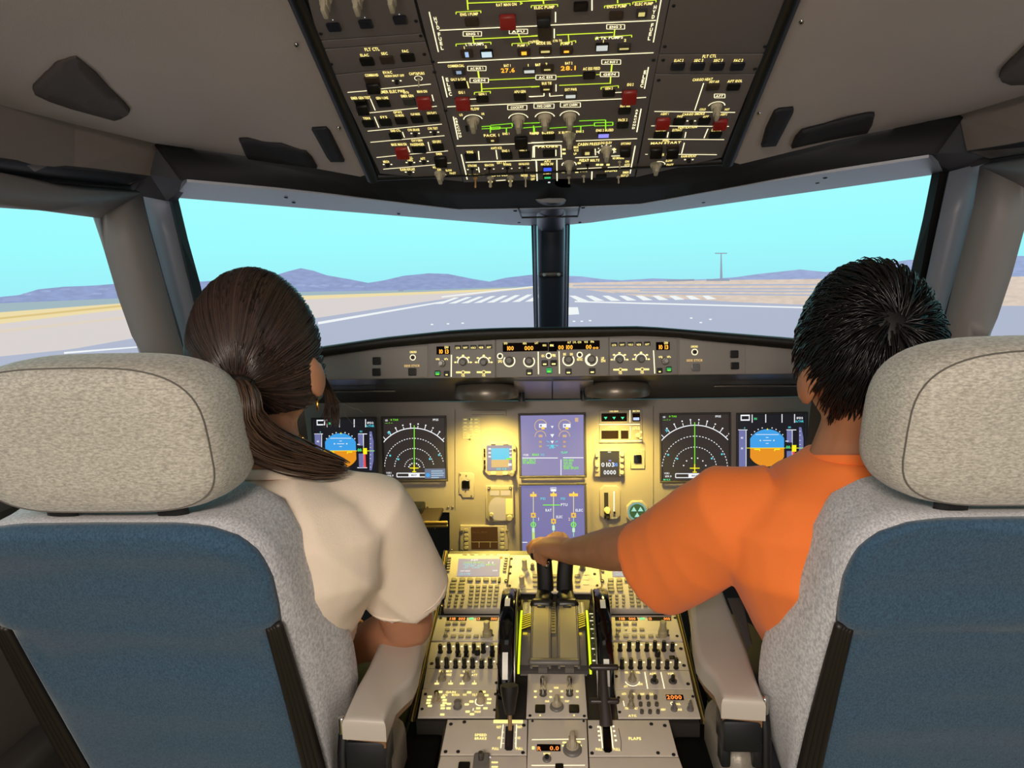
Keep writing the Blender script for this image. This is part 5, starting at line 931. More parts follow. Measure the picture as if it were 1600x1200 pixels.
# ---- keypad units
def mcdu(label, c):
    TL, TR, BR_, BL = c
    P = Panel('keypad_unit', label, 'keypad unit', PEDF, (TL[0], TL[1], TR[0], BL[1]), .014, PP, 'flight management keypads', poly=[TL, BL, BR_, TR][::-1], plate='case')
    def q(u, v):
        l = (TL[0]+(BL[0]-TL[0])*v, TL[1]+(BL[1]-TL[1])*v); r = (TR[0]+(BR_[0]-TR[0])*v, TR[1]+(BR_[1]-TR[1])*v); return (l[0]+(r[0]-l[0])*u, l[1]+(r[1]-l[1])*u)
    def n(x, y):
        v = (y-78)/722; xl = 110-75*v; xr = 882-85*v; return q((x-xl)/(xr-xl), v)
    a = P.art; a.poly([a.P(*n(x, y)) for x, y in ((212, 375), (745, 375), (765, 145), (240, 145))], glow('keypad_screen', 'a9a0b8', .75))
    CY = glow('keypad_cyan', '7fd6e2', 1); LM = glow('keypad_lime', '9fe860', 1)
    for t, x, y, w_, m_ in (('INIT', 440, 165, 12, WHT), ('CO RTE  FROM/TO', 430, 195, 32, LM), ('[ ]', 640, 195, 9, WHT), ('ALTN RTE   [ ]/[ ]', 430, 218, 34, CY), ('FLT NBR    ALIGN', 440, 240, 30, CY), ('IRS', 640, 225, 16, LM), ('LAT     LONG', 400, 262, 26, CY), ('COST INDEX', 320, 306, 16, WHT), ('CRZ FL/TEMP', 320, 345, 17, CY), ('360', 690, 300, 8, WHT)): a.text(t, *n(x, y), 2.2, m_, w=w_, dn=.0004)
    for i in range(6):
        for xl in (125-4*i, 835-5*i): P.put('key', 'key', *n(xl, 140+34*i), 5.4, 2.4, .003, KEY)
    for x in (320, 410, 510, 605, 695): a.crect(*n(x, 90), 7.5, 1, mat('slot_line', '4a4436', .5))
    for x in (180, 285, 380, 480, 580, 675): P.put('key', 'key', *n(x, 425), 8.6, 5.4, .0035, KEY)
    for r, y in enumerate((478, 520, 562)):
        for x in (165-4*r, 272-4*r): P.put('key', 'key', *n(x, y), 9.4, 4.2, .0035, KEY)
    for r in range(6):
        for c_ in range(5): P.put('key', 'key', *n(400+c_*79-r*6, 515+r*49), 6.6, 3.9, .0036, KEY)
    for r in range(4):
        for c_ in range(3): P.put('rkey', 'round_key', *n(130+c_*80-r*9, 628+r*45), 5.2, None, .0036, KEY)
    P.btn(*n(745, 430), 4, 7, .003, DKBTN); P.put('button', 'side_slot', *n(62, 620), 2.6, 13, .001, DKBTN); P.put('button', 'side_slot', *n(792, 600), 2.4, 8, .001, DKBTN)
    for p in ((75, 437), (830, 440), (25, 765), (790, 765)): P.put('screw', 'latch', *n(*p), 6, None, .004, STEEL)
    a.disc(*n(770, 130), 2.6, glow('fail_red', 'f0602a', 1), 10); P.done('print')
mcdu('left yellow-lit keypad unit with a small screen beside the cream shirt', ((700, 865), (797, 865), (787, 951.5), (693, 951.5)))
mcdu('right yellow-lit keypad unit with a small screen under the orange sleeve', ((936, 866), (1034, 866), (1044, 951.5), (946, 951.5)))
# ---- switching panel at the front centre
SW = Panel('switching_panel', 'display switching panel with two selectors in front of the thrust levers', 'switching panel', PEDF, (797, 868, 937, 926), .004, PP, poly=[(797.5, 867), (936, 868), (941, 926), (792.5, 926)])
for x, y in ((1075, 275), (1040, 490)): SW.put('tall', 'selector_knob', *Q1(x, y), 11, None, .026, BEIGE)
SW.put('tall', 'selector_knob', 910, 889, 11, None, .02, GREYK); SW.put('tall', 'selector_knob', 832, 889, 8, None, .015, GREYK)
for y in (900.5, 908, 915.5):
    for x in (836, 866, 902): SW.put('key', 'key', x+(y-900)*.05, y, 8, 4.6, .003, KEY)
    SW.line([(911, y-2), (921, y-2)], .7, PANELD)
SW.fast([Q1(905, 150), Q1(895, 255), Q1(885, 340), Q1(880, 500), (929, 897), (933, 915)], 4.5); SW.line([Q1(860, 545), Q1(1250, 545)], .7, PANELD); SW.done()
# ---- radio panels
def rmp(label, f, left):
    rect = (680, 962, 783, 1003) if left else (952, 962, 1062, 1003)
    poly = [(684.5, 961), (784.5, 961), (781, 1001), (674, 1001)] if left else [(949, 961), (1056, 961), (1067, 1001), (955, 1001)]
    P = Panel('radio_tuner', label, 'radio tuner', PEDR, rect, .004, PP, 'radio tuners', poly=poly[::-1]); a = P.art
    dx = 0 if left else 0
    a.rect(*f(580, 140), *f(892, 195), LCDK); a.rect(*f(1045, 140), *f(1375, 195), LCDK); a.text('118', *f(670, 170), 4, ORG, w=11, dn=.0004); a.text('000', *f(820, 170), 4, ORG, w=11, dn=.0004); a.text('13', *f(1075, 170), 4, ORG, w=6, dn=.0004); a.text('000', *f(1320, 170), 4, ORG, w=10, dn=.0004); a.crect(*f(965, 165), 7, 2.6, GREEN)
    for x in (605, 715, 835): P.put('key', 'key', *f(x, 250), 8, 4, .003, KEY)
    for x in (590, 820, 930): P.put('key', 'key', *f(x, 345), 7.5, 4, .003, KEY)
    for x in (685, 805, 920, 1040, 1150): P.put('key', 'key', *f(x, 450), 8, 4, .003, KEY)
    P.put('smooth', 'push_button', *f(700, 342), 4, None, .002, GREYK); P.put('bar', 'guarded_key', *f(562, 440), 8, None, .008, KEY)
    P.line([f(640, 385), f(1180, 380)], .8, LEGD); P.put('stack', 'tuning_knob', *f(1215, 430), 15, None, .032, mat('knob_pale', 'a89c78', .4)); P.put('toggle', 'toggle_switch', *f(1290, 430), 5, None, .014, STEEL)
    P.fast([f(485, 160), f(1440, 155), f(1420, 440)], 5); P.done()
rmp('left radio tuner with orange digits and one tall tuning knob', Q2, True)
Q2R = lambda x, y: (H(530, 0)[0]+(x-470)/9.55*.99+(y-100)/10*.16, 950+y/10)
rmp('right radio tuner with orange digits and one tall tuning knob', lambda x, y: (948.5+(x-470)/9.2+(y-100)*.018, 950+y/10), False)
# ---- audio panels
def acp(label, left):
    poly = [(673.5, 1003), (780.8, 1003), (776, 1076), (660.5, 1076)] if left else [(955.3, 1003), (1067.5, 1003), (1083, 1076), (960, 1076)]
    rect = (665, 1003, 779, 1076) if left else (957, 1003, 1076, 1076)
    P = Panel('audio_panel', label, 'audio panel', PEDR, rect, .003, PP, 'audio panels', poly=poly[::-1])
    if left:
        r1 = [(x, 690) for x in (482, 622, 755, 885, 1012, 1152, 1292)]; r2 = [(x, 925) for x in (442, 582, 720, 855, 985, 1127, 1260)]; f = Q2
    else:
        r1 = [(x, 465) for x in (595, 652, 705, 762, 812, 868, 922)]; r2 = [(x, 575) for x in (607, 663, 720, 776, 832, 888, 945)]; f = H
    for i, p in enumerate(r1+r2):
        P.put('tall', 'volume_knob', *f(*p), 8.6, None, .021 if i % 3 else .017, BLACK)
        q = f(*p); P.art.disc(q[0]+6, q[1]-9, 1.7, LEGW, 8)
    if left:
        for x in (765, 890, 1290): P.btn(*Q2(x, 745), 8, 5, .002, DKBTN)
        P.put('smooth', 'push_button', *Q2(1060, 720), 9, None, .012, BLACK)
        for x, y, t, w_ in ((480, 985, 'INT', 4), (615, 985, 'MECH', 9), (615, 1040, 'VOICE', 8), (815, 1050, 'ON', 5), (855, 990, 'VOL', 5), (1000, 990, 'LT', 5), (1015, 1045, 'ATT', 9)): P.text(t, *Q2(x, y), 3.2, w=w_)
        for x in (510, 890): P.put('bar', 'selector_knob', *Q2(x, 1110), 13, None, .014, mat('knob_clear', 'a79c86', .2, trans=.3))
        for x, y in ((425, 1180), (640, 1180), (820, 1180), (1010, 1180)): P.art.crect(*Q2(x, y), 7, 2.4, LEG); P.line([Q2(x+5, y-10), Q2(x+5, y-50)], .9, LEG)
        P.line([Q2(290, 945), Q2(1420, 950)], .7, PANELD); P.fast([Q2(1405, 570), Q2(1385, 880), Q2(345, 870), Q2(1400, 640), Q2(1360, 1170)], 6)
    else:
        P.btn(*H(920, 512), 9, 5, .002, DKBTN); P.put('smooth', 'push_button', *H(830, 500), 9, None, .012, BLACK); P.line([H(548, 592), H(1025, 590)], .7, PANELD)
        P.line([H(750, 600), H(768, 705)], 1.3); P.line([H(850, 600), H(873, 703)], 1.3); P.art.arc(*H(672, 655), 11, 190, 350, 1.4, LEGW)
        P.put('bar', 'selector_knob', *H(672, 648), 14, None, .014, mat('knob_clear', 'a79c86', .2, trans=.3))
        for x, y, t, w_ in ((635, 602, 'ON', 5), (708, 602, 'VOL', 7), (800, 610, 'ADF', 10), (913, 610, 'VOR', 10), (632, 690, 'ATT', 6), (722, 675, 'ON', 7)): P.text(t, *H(x, y), 3.2, w=w_)
        for x in (810, 925): P.put('smooth', 'knob_base', *H(x, 660), 13, None, .003, PANELD); P.put('tall', 'rotary_knob', *H(x, 660), 8, None, .014, BLACK)
        P.fast([H(545, 440), H(560, 560), H(570, 628), H(975, 455), H(995, 560), H(1020, 675)], 6)
    P.done()
acp('left audio panel with two rows of black knobs', True); acp('right audio panel with two rows of black knobs', False)
# ---- weather radar panel
WX = Panel('weather_radar_panel', 'weather radar panel with ringed knobs behind the left audio panel', 'radar panel', PEDR, (655, 1076, 778, 1121), .003, PP, poly=[(660, 1076.5), (776, 1076.5), (774, 1120.5), (652.5, 1120.5)][::-1])
for x, y, kind in ((280, 235, 'bar'), (500, 300, 'tall'), (742, 240, 'smooth')):
    WX.put(kind, 'selector_knob', *Q3(x, y), 13 if kind != 'tall' else 14, None, .014, GREYK if kind == 'tall' else mat('knob_tan', 'a2937c', .4))
    WX.put('smooth', 'knob_cap', *Q3(x, y-80 if kind != 'tall' else y-68), 7.5, None, .004, DKBTN) if kind != 'tall' else None
for x, y in ((210, 190), (200, 225), (195, 255), (210, 285), (350, 195), (365, 225), (365, 255), (345, 280), (345, 310), (340, 375), (320, 140), (620, 145), (595, 270), (410, 265), (405, 310), (800, 175), (830, 215), (825, 255), (790, 310), (715, 310), (645, 240), (770, 140), (605, 345), (650, 372)): WX.art.crect(*Q3(x, y), 6.5, 3, LEG)
for t, x, y, w_ in (('GAIN', 430, 142, 16), ('AUTO', 370, 172, 8), ('MULTISCAN', 480, 170, 12), ('WX', 575, 170, 6), ('TILT', 680, 170, 9), ('RADAR', 710, 345, 10)): WX.text(t, *Q3(x, y), 3.2, w=w_)
WX.art.arc(*Q3(742, 240), 8.6, 120, 300, 1.4, LEGW); WX.line([Q3(665, 310), Q3(660, 335)], 1.2); WX.fast([Q3(165, 165), Q3(895, 165), Q3(130, 320), Q3(885, 330)], 5); WX.done()
# ---- transponder panel
TP = Panel('transponder_panel', 'transponder panel with nine small round keys reading 2000', 'transponder panel', PEDR, (960, 1077, 1090, 1122), .003, PP, poly=[(960.5, 1077), (1083, 1077), (1095, 1121.5), (966, 1121.5)][::-1])
for r, y in enumerate((193, 260, 332)):
    for c_, x in enumerate((855, 933, 1010)): TP.put('smooth', 'round_key', *Q4(x+r*12, y), 6.2, None, .006, mat('key_dark', '4a4642', .3))
TP.art.rect(*Q4(1112, 155), *Q4(1280, 208), LCDK); TP.text('2000', *Q4(1192, 182), 6, ORG, w=24, dn=.0004)
for t, x, y, w_ in (('AUTO', 708, 148, 7), ('ON', 800, 148, 5), ('IDENT', 885, 150, 7), ('CLR', 970, 150, 6), ('ATC', 790, 358, 13), ('STBY', 735, 288, 6), ('ALT', 825, 288, 5), ('FAIL', 1225, 245, 9), ('TCAS', 1225, 298, 13), ('ABV', 1085, 298, 8)): TP.text(t, *Q4(x, y), 3.2, w=w_)
TP.put('bar', 'selector_knob', *Q4(775, 270), 12, None, .014, mat('knob_clear', 'a79c86', .2, trans=.3)); TP.put('bar', 'selector_knob', *Q4(775, 180), 10, None, .012, mat('knob_clear', 'a79c86', .2, trans=.3)); TP.put('bar', 'selector_knob', *Q4(1190, 300), 11, None, .014, GREYK); TP.put('bar', 'selector_knob', *Q4(1345, 300), 11, None, .016, GREYK); TP.line([Q4(1335, 205), Q4(1352, 300)], 1.4, LEGD); TP.line([Q4(700, 215), Q4(712, 268)], 1.1); TP.art.arc(*Q4(1175, 240), 3, 0, 360, 1, LEGW); TP.fast([Q4(655, 185), Q4(665, 325), Q4(1370, 175)], 5); TP.done()
# ---- engine start panel
EM = Panel('engine_start_panel', 'engine start panel with two metal master levers and a mode knob', 'engine panel', PEDR, (824, 1045, 914, 1122), .003, PP, poly=[(825, 1045), (913, 1045), (918, 1121), (822, 1121)][::-1])
for x in (848.5, 890):
    EM.put('lens', 'label_plate', x, 1050, 14, 6, .012, GREYK); EM.put('round', 'lever_base', x, 1085, 12, None, .006, STEEL); EM.put('tall', 'master_lever', x, 1081, 11, None, .032, CHROME)
    EM.text('ENG 1' if x < 860 else 'ENG 2', x, 1046, 3, WHT, w=11, dn=.013)
    for d in (-12, 12): EM.art.crect(x+d if (x < 860) == (d < 0) else x+d, 1080, 4, 2.4, LEG); EM.art.crect(x+d, 1089, 4, 2.4, LEG)
EM.put('smooth', 'knob_base', 870, 1105, 22, None, .004, GREYK); EM.put('bar', 'mode_knob', 870, 1103, 17, None, .018, BEIGE)
for x in (844, 897): EM.put('button', 'push_button', x, 1108.5, 16, 12, .003, DKBTN); EM.art.crect(x, 1117.5, 2, 2, LEG)
for t, x, y in (('NORM', 869, 1074.5), ('CRANK', 855, 1095.5), ('START', 886, 1095.5)): EM.text(t, x, y, 3, w=7)
EM.fast([(828, 1118.5), (913, 1119)], 5); EM.done()
# ---- speed brake
SP = Panel('speed_brake_panel', 'speed brake panel with a tapered black lever in a lit slot', 'speed brake panel', PEDR, (690, 1124, 825, 1180), .003, PP, poly=[(699, 1124), (824, 1124), (823, 1179), (688, 1179)][::-1])
SP.art.poly([SP.art.P(*Q3(x, y)) for x, y in ((1000, 500), (1085, 490), (1075, 735), (1060, 752), (1010, 752), (990, 735))][::-1], BLACKM); SP.line([Q3(975, 480), Q3(950, 725)], 1.4); SP.line([Q3(1115, 480), Q3(1105, 725)], 1.4); SP.art.rect(*Q3(875, 432), *Q3(1180, 465), LEG); SP.line([Q3(905, 446), Q3(1150, 446)], .8, PANELD)
for t, x, y, w_ in (('SPEED', 742, 588, 19), ('BRAKE', 740, 624, 19), ('RET', 932, 505, 8), ('RET', 1150, 505, 8), ('1/2', 932, 618, 5), ('1/2', 1138, 618, 5), ('FULL', 895, 730, 11), ('FULL', 1145, 730, 11)): SP.text(t, *Q3(x, y), 3.6, w=w_)
for y in (560, 620, 675): SP.line([Q3(960, y), Q3(985, y)], .8); SP.line([Q3(1095, y), Q3(1115, y)], .8)
SP.put('button', 'gate_block', *Q3(1040, 640), 7.5, 24, .003, mat('gate_dark', '2a2220', .4)); SP.fast([Q3(430, 478), Q3(375, 765), Q3(505, 765), Q3(1180, 775), Q3(1190, 490), Q3(570, 455)], 6); SP.done()
o = SP.fr.matrix(); base = SP.fr.uv(797, 1142); t_ = SP.fr.uv(797, 1119)
lv = obj('speed_brake_lever', tube_mesh('shaft', [(base[0], base[1], 0), (base[0], base[1]+.012, .03)], [.0035, .0035], 8, (0, 1, 0)), SP.root, mat('lever_brass', 'b0906a', .3, .7))
hd = tube_mesh('handle', [(base[0], base[1]+.010, .026), (base[0], base[1]+.012, .032), (base[0], base[1]+.022, .062), (base[0], base[1]+.025, .07)], [(.0078, .007), (.009, .008), (.0145, .011), (.0145, .011)], 16, (0, 1, 0), False); obj('handle', hd, SP.root, mat('handle_black', '181412', .4))
# ---- rudder trim, parking brake, flaps
RT = Panel('rudder_trim_panel', 'rudder trim panel with an orange R 0.0 readout and a large pale knob', 'rudder trim panel', PEDR, (825, 1124, 917, 1200), .003, PP, poly=[(825.5, 1124), (916.5, 1124), (919.5, 1202), (823.5, 1202)][::-1])
RT.art.rect(*Q3(1325, 685), *Q3(1572, 758), LCDK); RT.text('R', *Q3(1352, 732), 6, ORG, w=7, dn=.0004); RT.text('0.0', *Q3(1510, 728), 6, ORG, w=15, dn=.0004); RT.line([Q3(1275, 637), (914, 1154.5)], 1.3); RT.line([Q3(1270, 905), (914, 1195.5)], 1.3); RT.text('RESET', *Q3(1430, 784), 3, w=11); RT.art.crect(*Q3(1288, 722), 4, 4.5, LEG)
RT.put('smooth', 'knob_base', 894.5, 1172, 30, None, .005, GREYK); RT.put('bar', 'trim_knob', 894.5, 1169, 22, None, .026, BEIGE); RT.put('smooth', 'knob_base', 854.5, 1186.5, 14, None, .003, GREYK); RT.put('round', 'reset_button', 854.5, 1186, 8, None, .008, BLACK); RT.put('button', 'push_button', 874, 1200, 13, 12, .002, DKBTN)
for x, y in ((882, 1160), (881, 1165), (904, 1159), (906, 1165)): RT.art.crect(x, y, 6, 2.4, LEG)
RT.fast([(832, 1127), (912, 1127)], 4); RT.done()
PK = Panel('gravity_gear_panel', 'lower left grey panel with a small guarded handle below the speed brake', 'control panel', PEDR, (682, 1181, 823, 1240), .003, PP, poly=[(688, 1181), (823, 1181), (823, 1250), (672, 1250)][::-1]); PK.put('button', 'push_button', 725, 1200, 18, 16, .003, DKBTN); PK.put('button', 'lever_housing', 752, 1196, 24, 26, .01, GREYK); PK.put('round', 'lever', 752, 1194, 10, None, .024, STEEL); PK.text('LDG GEAR', 755, 1183, 2.4, WHT, w=26)
for y in (1191, 1198): PK.art.crect(773, y, 10, 2.2, LEG)
PK.done()
FL = Panel('flap_panel', 'flap panel with the word FLAPS and a black cross-barred lever', 'flap panel', PEDR, (918, 1124, 1055, 1182), .003, PP, poly=[(918, 1124.5), (1045, 1124.5), (1060, 1181), (920.5, 1181)][::-1])
FL.art.poly([FL.art.P(*Q4(x, y)) for x, y in ((500, 440), (580, 440), (592, 700), (570, 715), (525, 712), (510, 690))][::-1], GLOSSB); FL.line([Q4(478, 445), Q4(502, 670)], 1.6, LEGW); FL.line([Q4(578, 445), Q4(602, 670)], 1.6, LEGW); FL.text('FLAPS', *Q4(812, 577), 4.2, w=20)
for t, x, y in (('FULL', 468, 680), ('FULL', 638, 680)): FL.text(t, *Q4(x, y), 3.8, w=11)
for i in range(4): FL.art.crect(*Q4(460+i*4, 465+i*42), 3, 2.4, LEGW); FL.art.crect(*Q4(605+i*8, 460+i*45), 3, 2.4, LEGW)
FL.line([Q4(655, 480), Q4(680, 600), Q4(680, 700)], .8, PANELD); FL.fast([Q4(1100, 455), Q4(970, 440), Q4(1035, 718), Q4(1185, 735), Q4(400, 720), Q4(385, 470)], 6); FL.done()
b0 = FL.fr.uv(945, 1131); BR2 = mat('flap_handle', '2b2320', .4)
obj('lever_arm', tube_mesh('arm', [(b0[0]+.002, b0[1]-.004, 0), (b0[0], b0[1]+.012, .03), (b0[0]-.001, b0[1]+.022, .06), (b0[0]-.002, b0[1]+.03, .085)], [(.011, .006), (.009, .006), (.007, .005), (.007, .005)], 12, (0, 1, 0), False), FL.root, BR2)
for dv, dn, w_ in ((.014, .034, .021), (.030, .088, .0205)):
    obj('cross_bar', tube_mesh('bar', [(b0[0]-w_, b0[1]+dv, dn), (b0[0]+w_, b0[1]+dv, dn)], [(.0055, .0045)]*2, 12, (0, 0, 1)), FL.root, BR2)
TLP = Panel('blank_panel', 'plain grey blank panel at the bottom right end of the pedestal', 'blank panel', PEDR, (921, 1183, 1060, 1240), .003, PP, poly=[(920.6, 1183), (1061, 1183), (1085, 1250), (923, 1250)][::-1])
# ---- thrust quadrant with trim wheels
ta, tb = PEDR.uv(866, 1056), PEDF.uv(866, 942)
pa = PEDR.at(*ta); pb = PEDF.at(*tb)
TQ = empty('thrust_quadrant', Matrix.Translation((0, (pa.y+pb.y)/2, (pa.z+pb.z)/2)), 'thrust quadrant with two black levers pushed forward and hatched scales', 'thrust quadrant')
TQO = TQ.matrix_world.translation.copy(); chord = pb-pa; CL = chord.length; cn = Vector((0, -chord.z, chord.y)).normalized(); cd = chord.normalized(); cc = (pa+pb)/2-TQO
def arc_pt(u, t, lift=0, hump=.020):
    """u lateral metres, t 0 (rear) .. 1 (front)"""
    h = hump*(1-(2*t-1)**2)**.8 if 0 < t < 1 else 0
    dt = .01; h2 = hump*max(0, (1-(2*min(1, t+dt)-1)**2))**.8
    p = cc+cd*((t-.5)*CL)+cn*h; return Vector((u, p.y, p.z))+cn*lift
def ribbon(name, u0, u1, t0, t1, lift, m, n=14, hump=.020, thick=.004, parent=None):
    T_ = [t0+(t1-t0)*i/n for i in range(n+1)]
    rows = [[arc_pt(u0, t, lift-thick, hump) for t in T_], [arc_pt(u0, t, lift, hump) for t in T_], [arc_pt(u1, t, lift, hump) for t in T_], [arc_pt(u1, t, lift-thick, hump) for t in T_]]
    me = grid_mesh(name, rows, False); return obj(name, me, parent or TQ, m)
QG = mat('quadrant_grey', '6f6a64', .45); QL = mat('track_pale', 'a39878', .4)
hw = (PEDR.uv(915, 1000)[0]-PEDR.uv(815, 1000)[0])/2; uc = (PEDR.uv(915, 1000)[0]+PEDR.uv(815, 1000)[0])/2
V_ = ribbon('quadrant_cover', uc-hw*.98, uc+hw*.98, 0, 1, 0, QG, 20, thick=.06)
def U(x): return uc+(x-350)/330*2*hw   # F-crop column
for x0, x1 in ((247, 327), (383, 468)):
    P_ = []
    o_ = ribbon('lever_track', U(x0), U(x1), .05, .96, .006, QL, 18, thick=.008)
    for x in (x0-5, x1+5): obj('track_edge', tube_mesh('te', [arc_pt(U(x), .05+.9*i/14, .003) for i in range(15)], [.003]*15, 8, (1, 0, 0)), TQ, QG)
ribbon('centre_strip', U(338), U(362), .42, .97, .003, mat('strip_pale', 'a99c6c', .4), 14)
for i in range(12): ribbon('scale_mark', U(341), U(359), .44+i*.043, .455+i*.043, .0042, BLACKM, 2, thick=.0008)
for x0, x1 in ((187, 237), (465, 515)):
    ribbon('thrust_scale', U(x0), U(x1), .70, .98, .002, mat('scale_grey', '8b8a86', .4), 10); ribbon('hatched_scale', U(x0), U(x1), .46, .70, .002, BLACKM, 8)
    for i in range(7):
        t = .47+i*.033; V4 = [arc_pt(U(x0), t, .0032), arc_pt(U(x1), t+.05, .0032), arc_pt(U(x1), t+.066, .0032), arc_pt(U(x0), t+.016, .0032)]; obj('hatch_stripe', meshpy('hs', V4, [(0, 1, 2, 3)]), TQ, glow('hatch_yellow', 'e8d02a', .8))
    for i in range(6):
        t = .73+i*.04; ribbon('scale_mark', U(x0)+.004, U(x0)+.009, t, t+.02, .003, WHITE, 2, thick=.0008)
    ribbon('scale_line', U(x1)-.005, U(x1)-.003, .72, .97, .003, WHITE, 6, thick=.0008)
    ribbon('scale_mark', U(x0)+.003, U(x0)+.011, .40, .43, .003, glow('hatch_yellow', 'e8d02a', .8), 2, thick=.0008)
obj('rear_bar', tube_mesh('rb', [arc_pt(U(240), .085, .008), arc_pt(U(470), .085, .008)], [(.008, .006)]*2, 12), TQ, GREYK); ribbon('rear_lip', U(185), U(520), .0, .07, .004, PANELD, 3)
# trim scales beside the wheels
for s in (-1, 1):
    x0, x1 = (108, 178) if s < 0 else (528, 615)
    ribbon('trim_scale', U(x0), U(x1), .0, .88, -.012, mat('scale_dark', '4c4a42', .4), 14, hump=.018)
    e = U(178) if s < 0 else U(530); ribbon('scale_light', e-.002, e+.002, .0, .88, -.008, glow('scale_lime', 'd8f020', 1.3), 14, hump=.018, thick=.002)
    e2 = U(112) if s < 0 else U(605); ribbon('scale_light', e2-.0007, e2+.0007, .03, .86, -.0105, glow('legend', 'ffe98a', 1.5), 14, hump=.018, thick=.001)
    for i in range(13):
        t = .05+i*.065; uu = U(140) if s < 0 else U(570); L_ = .006 if i % 2 else .010; ribbon('scale_tick', uu-L_, uu+L_*.3, t, t+.012, -.0112, LEGW, 2, hump=.018, thick=.0006)
# levers
for i, x in enumerate((851.5, 881)):
    base = arc_pt(0, .9, 0)+TQO; ub = U(286) if i == 0 else U(425)
    P0 = Vector((ub, base.y, base.z)); tip = W(850 if i == 0 else 884, 876, 1.505)
    Pm = W(852 if i == 0 else 882, 905, 1.50)
    P = [P0-TQO, W(852.5 if i == 0 else 882.5, 925, 1.495)-TQO, Pm-TQO, tip-TQO]
    lvo = obj('thrust_lever', tube_mesh('lever', P, [(.019, .010), (.0175, .008), (.0165, .007), (.016, .007)], 14, (0, 1, 0), False), TQ, mat('lever_black', '100e0d', .42))
    obj('lever_foot', tube_mesh('lf', [P0-TQO+Vector((-.014, -.004, .004)), P0-TQO+Vector((.014, -.004, .004))], [(.011, .013)]*2, 12), TQ, mat('lever_foot', '231f1a', .35)); obj('lever_catch', box_mesh('lc', tuple(P0-TQO+Vector((0, -.019, .006))), (.016, .006, .008), .002), TQ, BLACK)
    obj('lever_head', tube_mesh('lh', [tip-TQO+Vector((-.021, .003, .012)), tip-TQO+Vector((.021, .003, .012))], [(.010, .012)]*2, 14), TQ, BLACK)
o = obj('side_button', umesh('smooth', CHROME), TQ); o.matrix_world = Matrix.Translation(W(853, 882, 1.47)) @ Matrix.Rotation(math.radians(110), 4, 'Y') @ Matrix.Diagonal((.014, .014, .006, 1))
# trim wheels
def wheel(x, label, marks):
    top = W(x, 1000, 1.31); X = PEDR.at(*PEDR.uv(x, 1005)).x
    R = .150; c = Vector((X, 1.362, .535)); o = empty('trim_wheel', Matrix.Translation(c), label, 'trim wheel', 'pitch trim wheels'); bm = bmesh.new()
    prof = [(.10, -.013), (R-.012, -.0145), (R-.003, -.0125), (R, -.006), (R, .006), (R-.003, .0125), (R-.012, .0145), (.10, .013)]
    add_lathe(bm, prof, 72); me = bm_mesh('rim', bm, 50); me.transform(Matrix.Rotation(math.pi/2, 4, 'Y')); obj('rim', me, o, GLOSSB)
    for a0, a1 in marks:
        r = []
        for w_ in (-.0048, .0048): r.append([Vector((w_, (R+.0006)*math.cos(math.radians(a0+(a1-a0)*i/8)), (R+.0006)*math.sin(math.radians(a0+(a1-a0)*i/8)))) for i in range(9)])
        obj('white_mark', grid_mesh('mark', r), o, WHITE)
    bm = bmesh.new(); add_lathe(bm, [(.02, -.02), (.12, -.012), (.12, .012), (.02, .02)], 40); me = bm_mesh('disc', bm, 40); me.transform(Matrix.Rotation(math.pi/2, 4, 'Y')); obj('hub_disc', me, o, mat('wheel_grey', '3a3733', .3, .6))
    bm = bmesh.new(); add_lathe(bm, [(R-.016, 0), (R-.004, .0005), (R-.004, .0025), (R-.016, .003)], 60, capb=False, capt=False); me = bm_mesh('ring', bm, 40); me.transform(Matrix.Rotation(math.pi/2, 4, 'Y') @ Matrix.Translation((0, 0, .0145 if x < 860 else -.0175))); obj('rim_ring', me, o, STEEL)
wheel(796, 'left black pitch trim wheel with white marks', ((97, 106), (141, 158))); wheel(941, 'right black pitch trim wheel with white marks', ((99, 108), (145, 162)))
# ================================================================== SEATS
def heather(name, c0, c1, sx, sy, sz, scale):
    M = mat(name, c0, .9, sheen=.25); nt = M.node_tree; b = nt.nodes['Principled BSDF']; tc = nt.nodes.new('ShaderNodeTexCoord'); mp = nt.nodes.new('ShaderNodeMapping'); mp.inputs['Scale'].default_value = (sx, sy, sz)
    n = nt.nodes.new('ShaderNodeTexNoise'); n.inputs['Scale'].default_value = scale; n.inputs['Detail'].default_value = 5; n.inputs['Roughness'].default_value = .65; r = nt.nodes.new('ShaderNodeValToRGB')
    r.color_ramp.elements[0].position = .36; r.color_ramp.elements[1].position = .62; r.color_ramp.elements[0].color = lin(c0); r.color_ramp.elements[1].color = lin(c1)
    nt.links.new(tc.outputs['Object'], mp.inputs[0]); nt.links.new(mp.outputs[0], n.inputs['Vector']); nt.links.new(n.outputs['Fac'], r.inputs[0]); nt.links.new(r.outputs[0], b.inputs['Base Color'])
    bp = nt.nodes.new('ShaderNodeBump'); bp.inputs['Strength'].default_value = .5; bp.inputs['Distance'].default_value = .001; nt.links.new(n.outputs['Fac'], bp.inputs['Height']); nt.links.new(bp.outputs[0], b.inputs['Normal']); return M
HGREY = heather('heather_grey', 'a69f95', 'd8d2c7', 1, 1, 2.6, 190); HGREY2 = heather('heather_grey_side', 'a8a8ae', 'dcdbe0', 2.4, 1, 1, 190); BLUEF = heather('blue_fabric', '24405a', '3b5c76', 1.6, 1, 1, 300)
TRIMB = mat('trim_brown_black', '1d1816', .45); PADW = mat('armrest_pad', 'bdb4aa', .35); SHELL = mat('seat_shell', '8a857c', .35, .5)
SBF = frame_yz((1.0, .6), (.84, 1.01))
SX = .53
def half_uv(fr, pts, n=0): return [(fr.uv(x, y, n)[0]+SX, fr.uv(x, y, n)[1]) for x, y in pts]
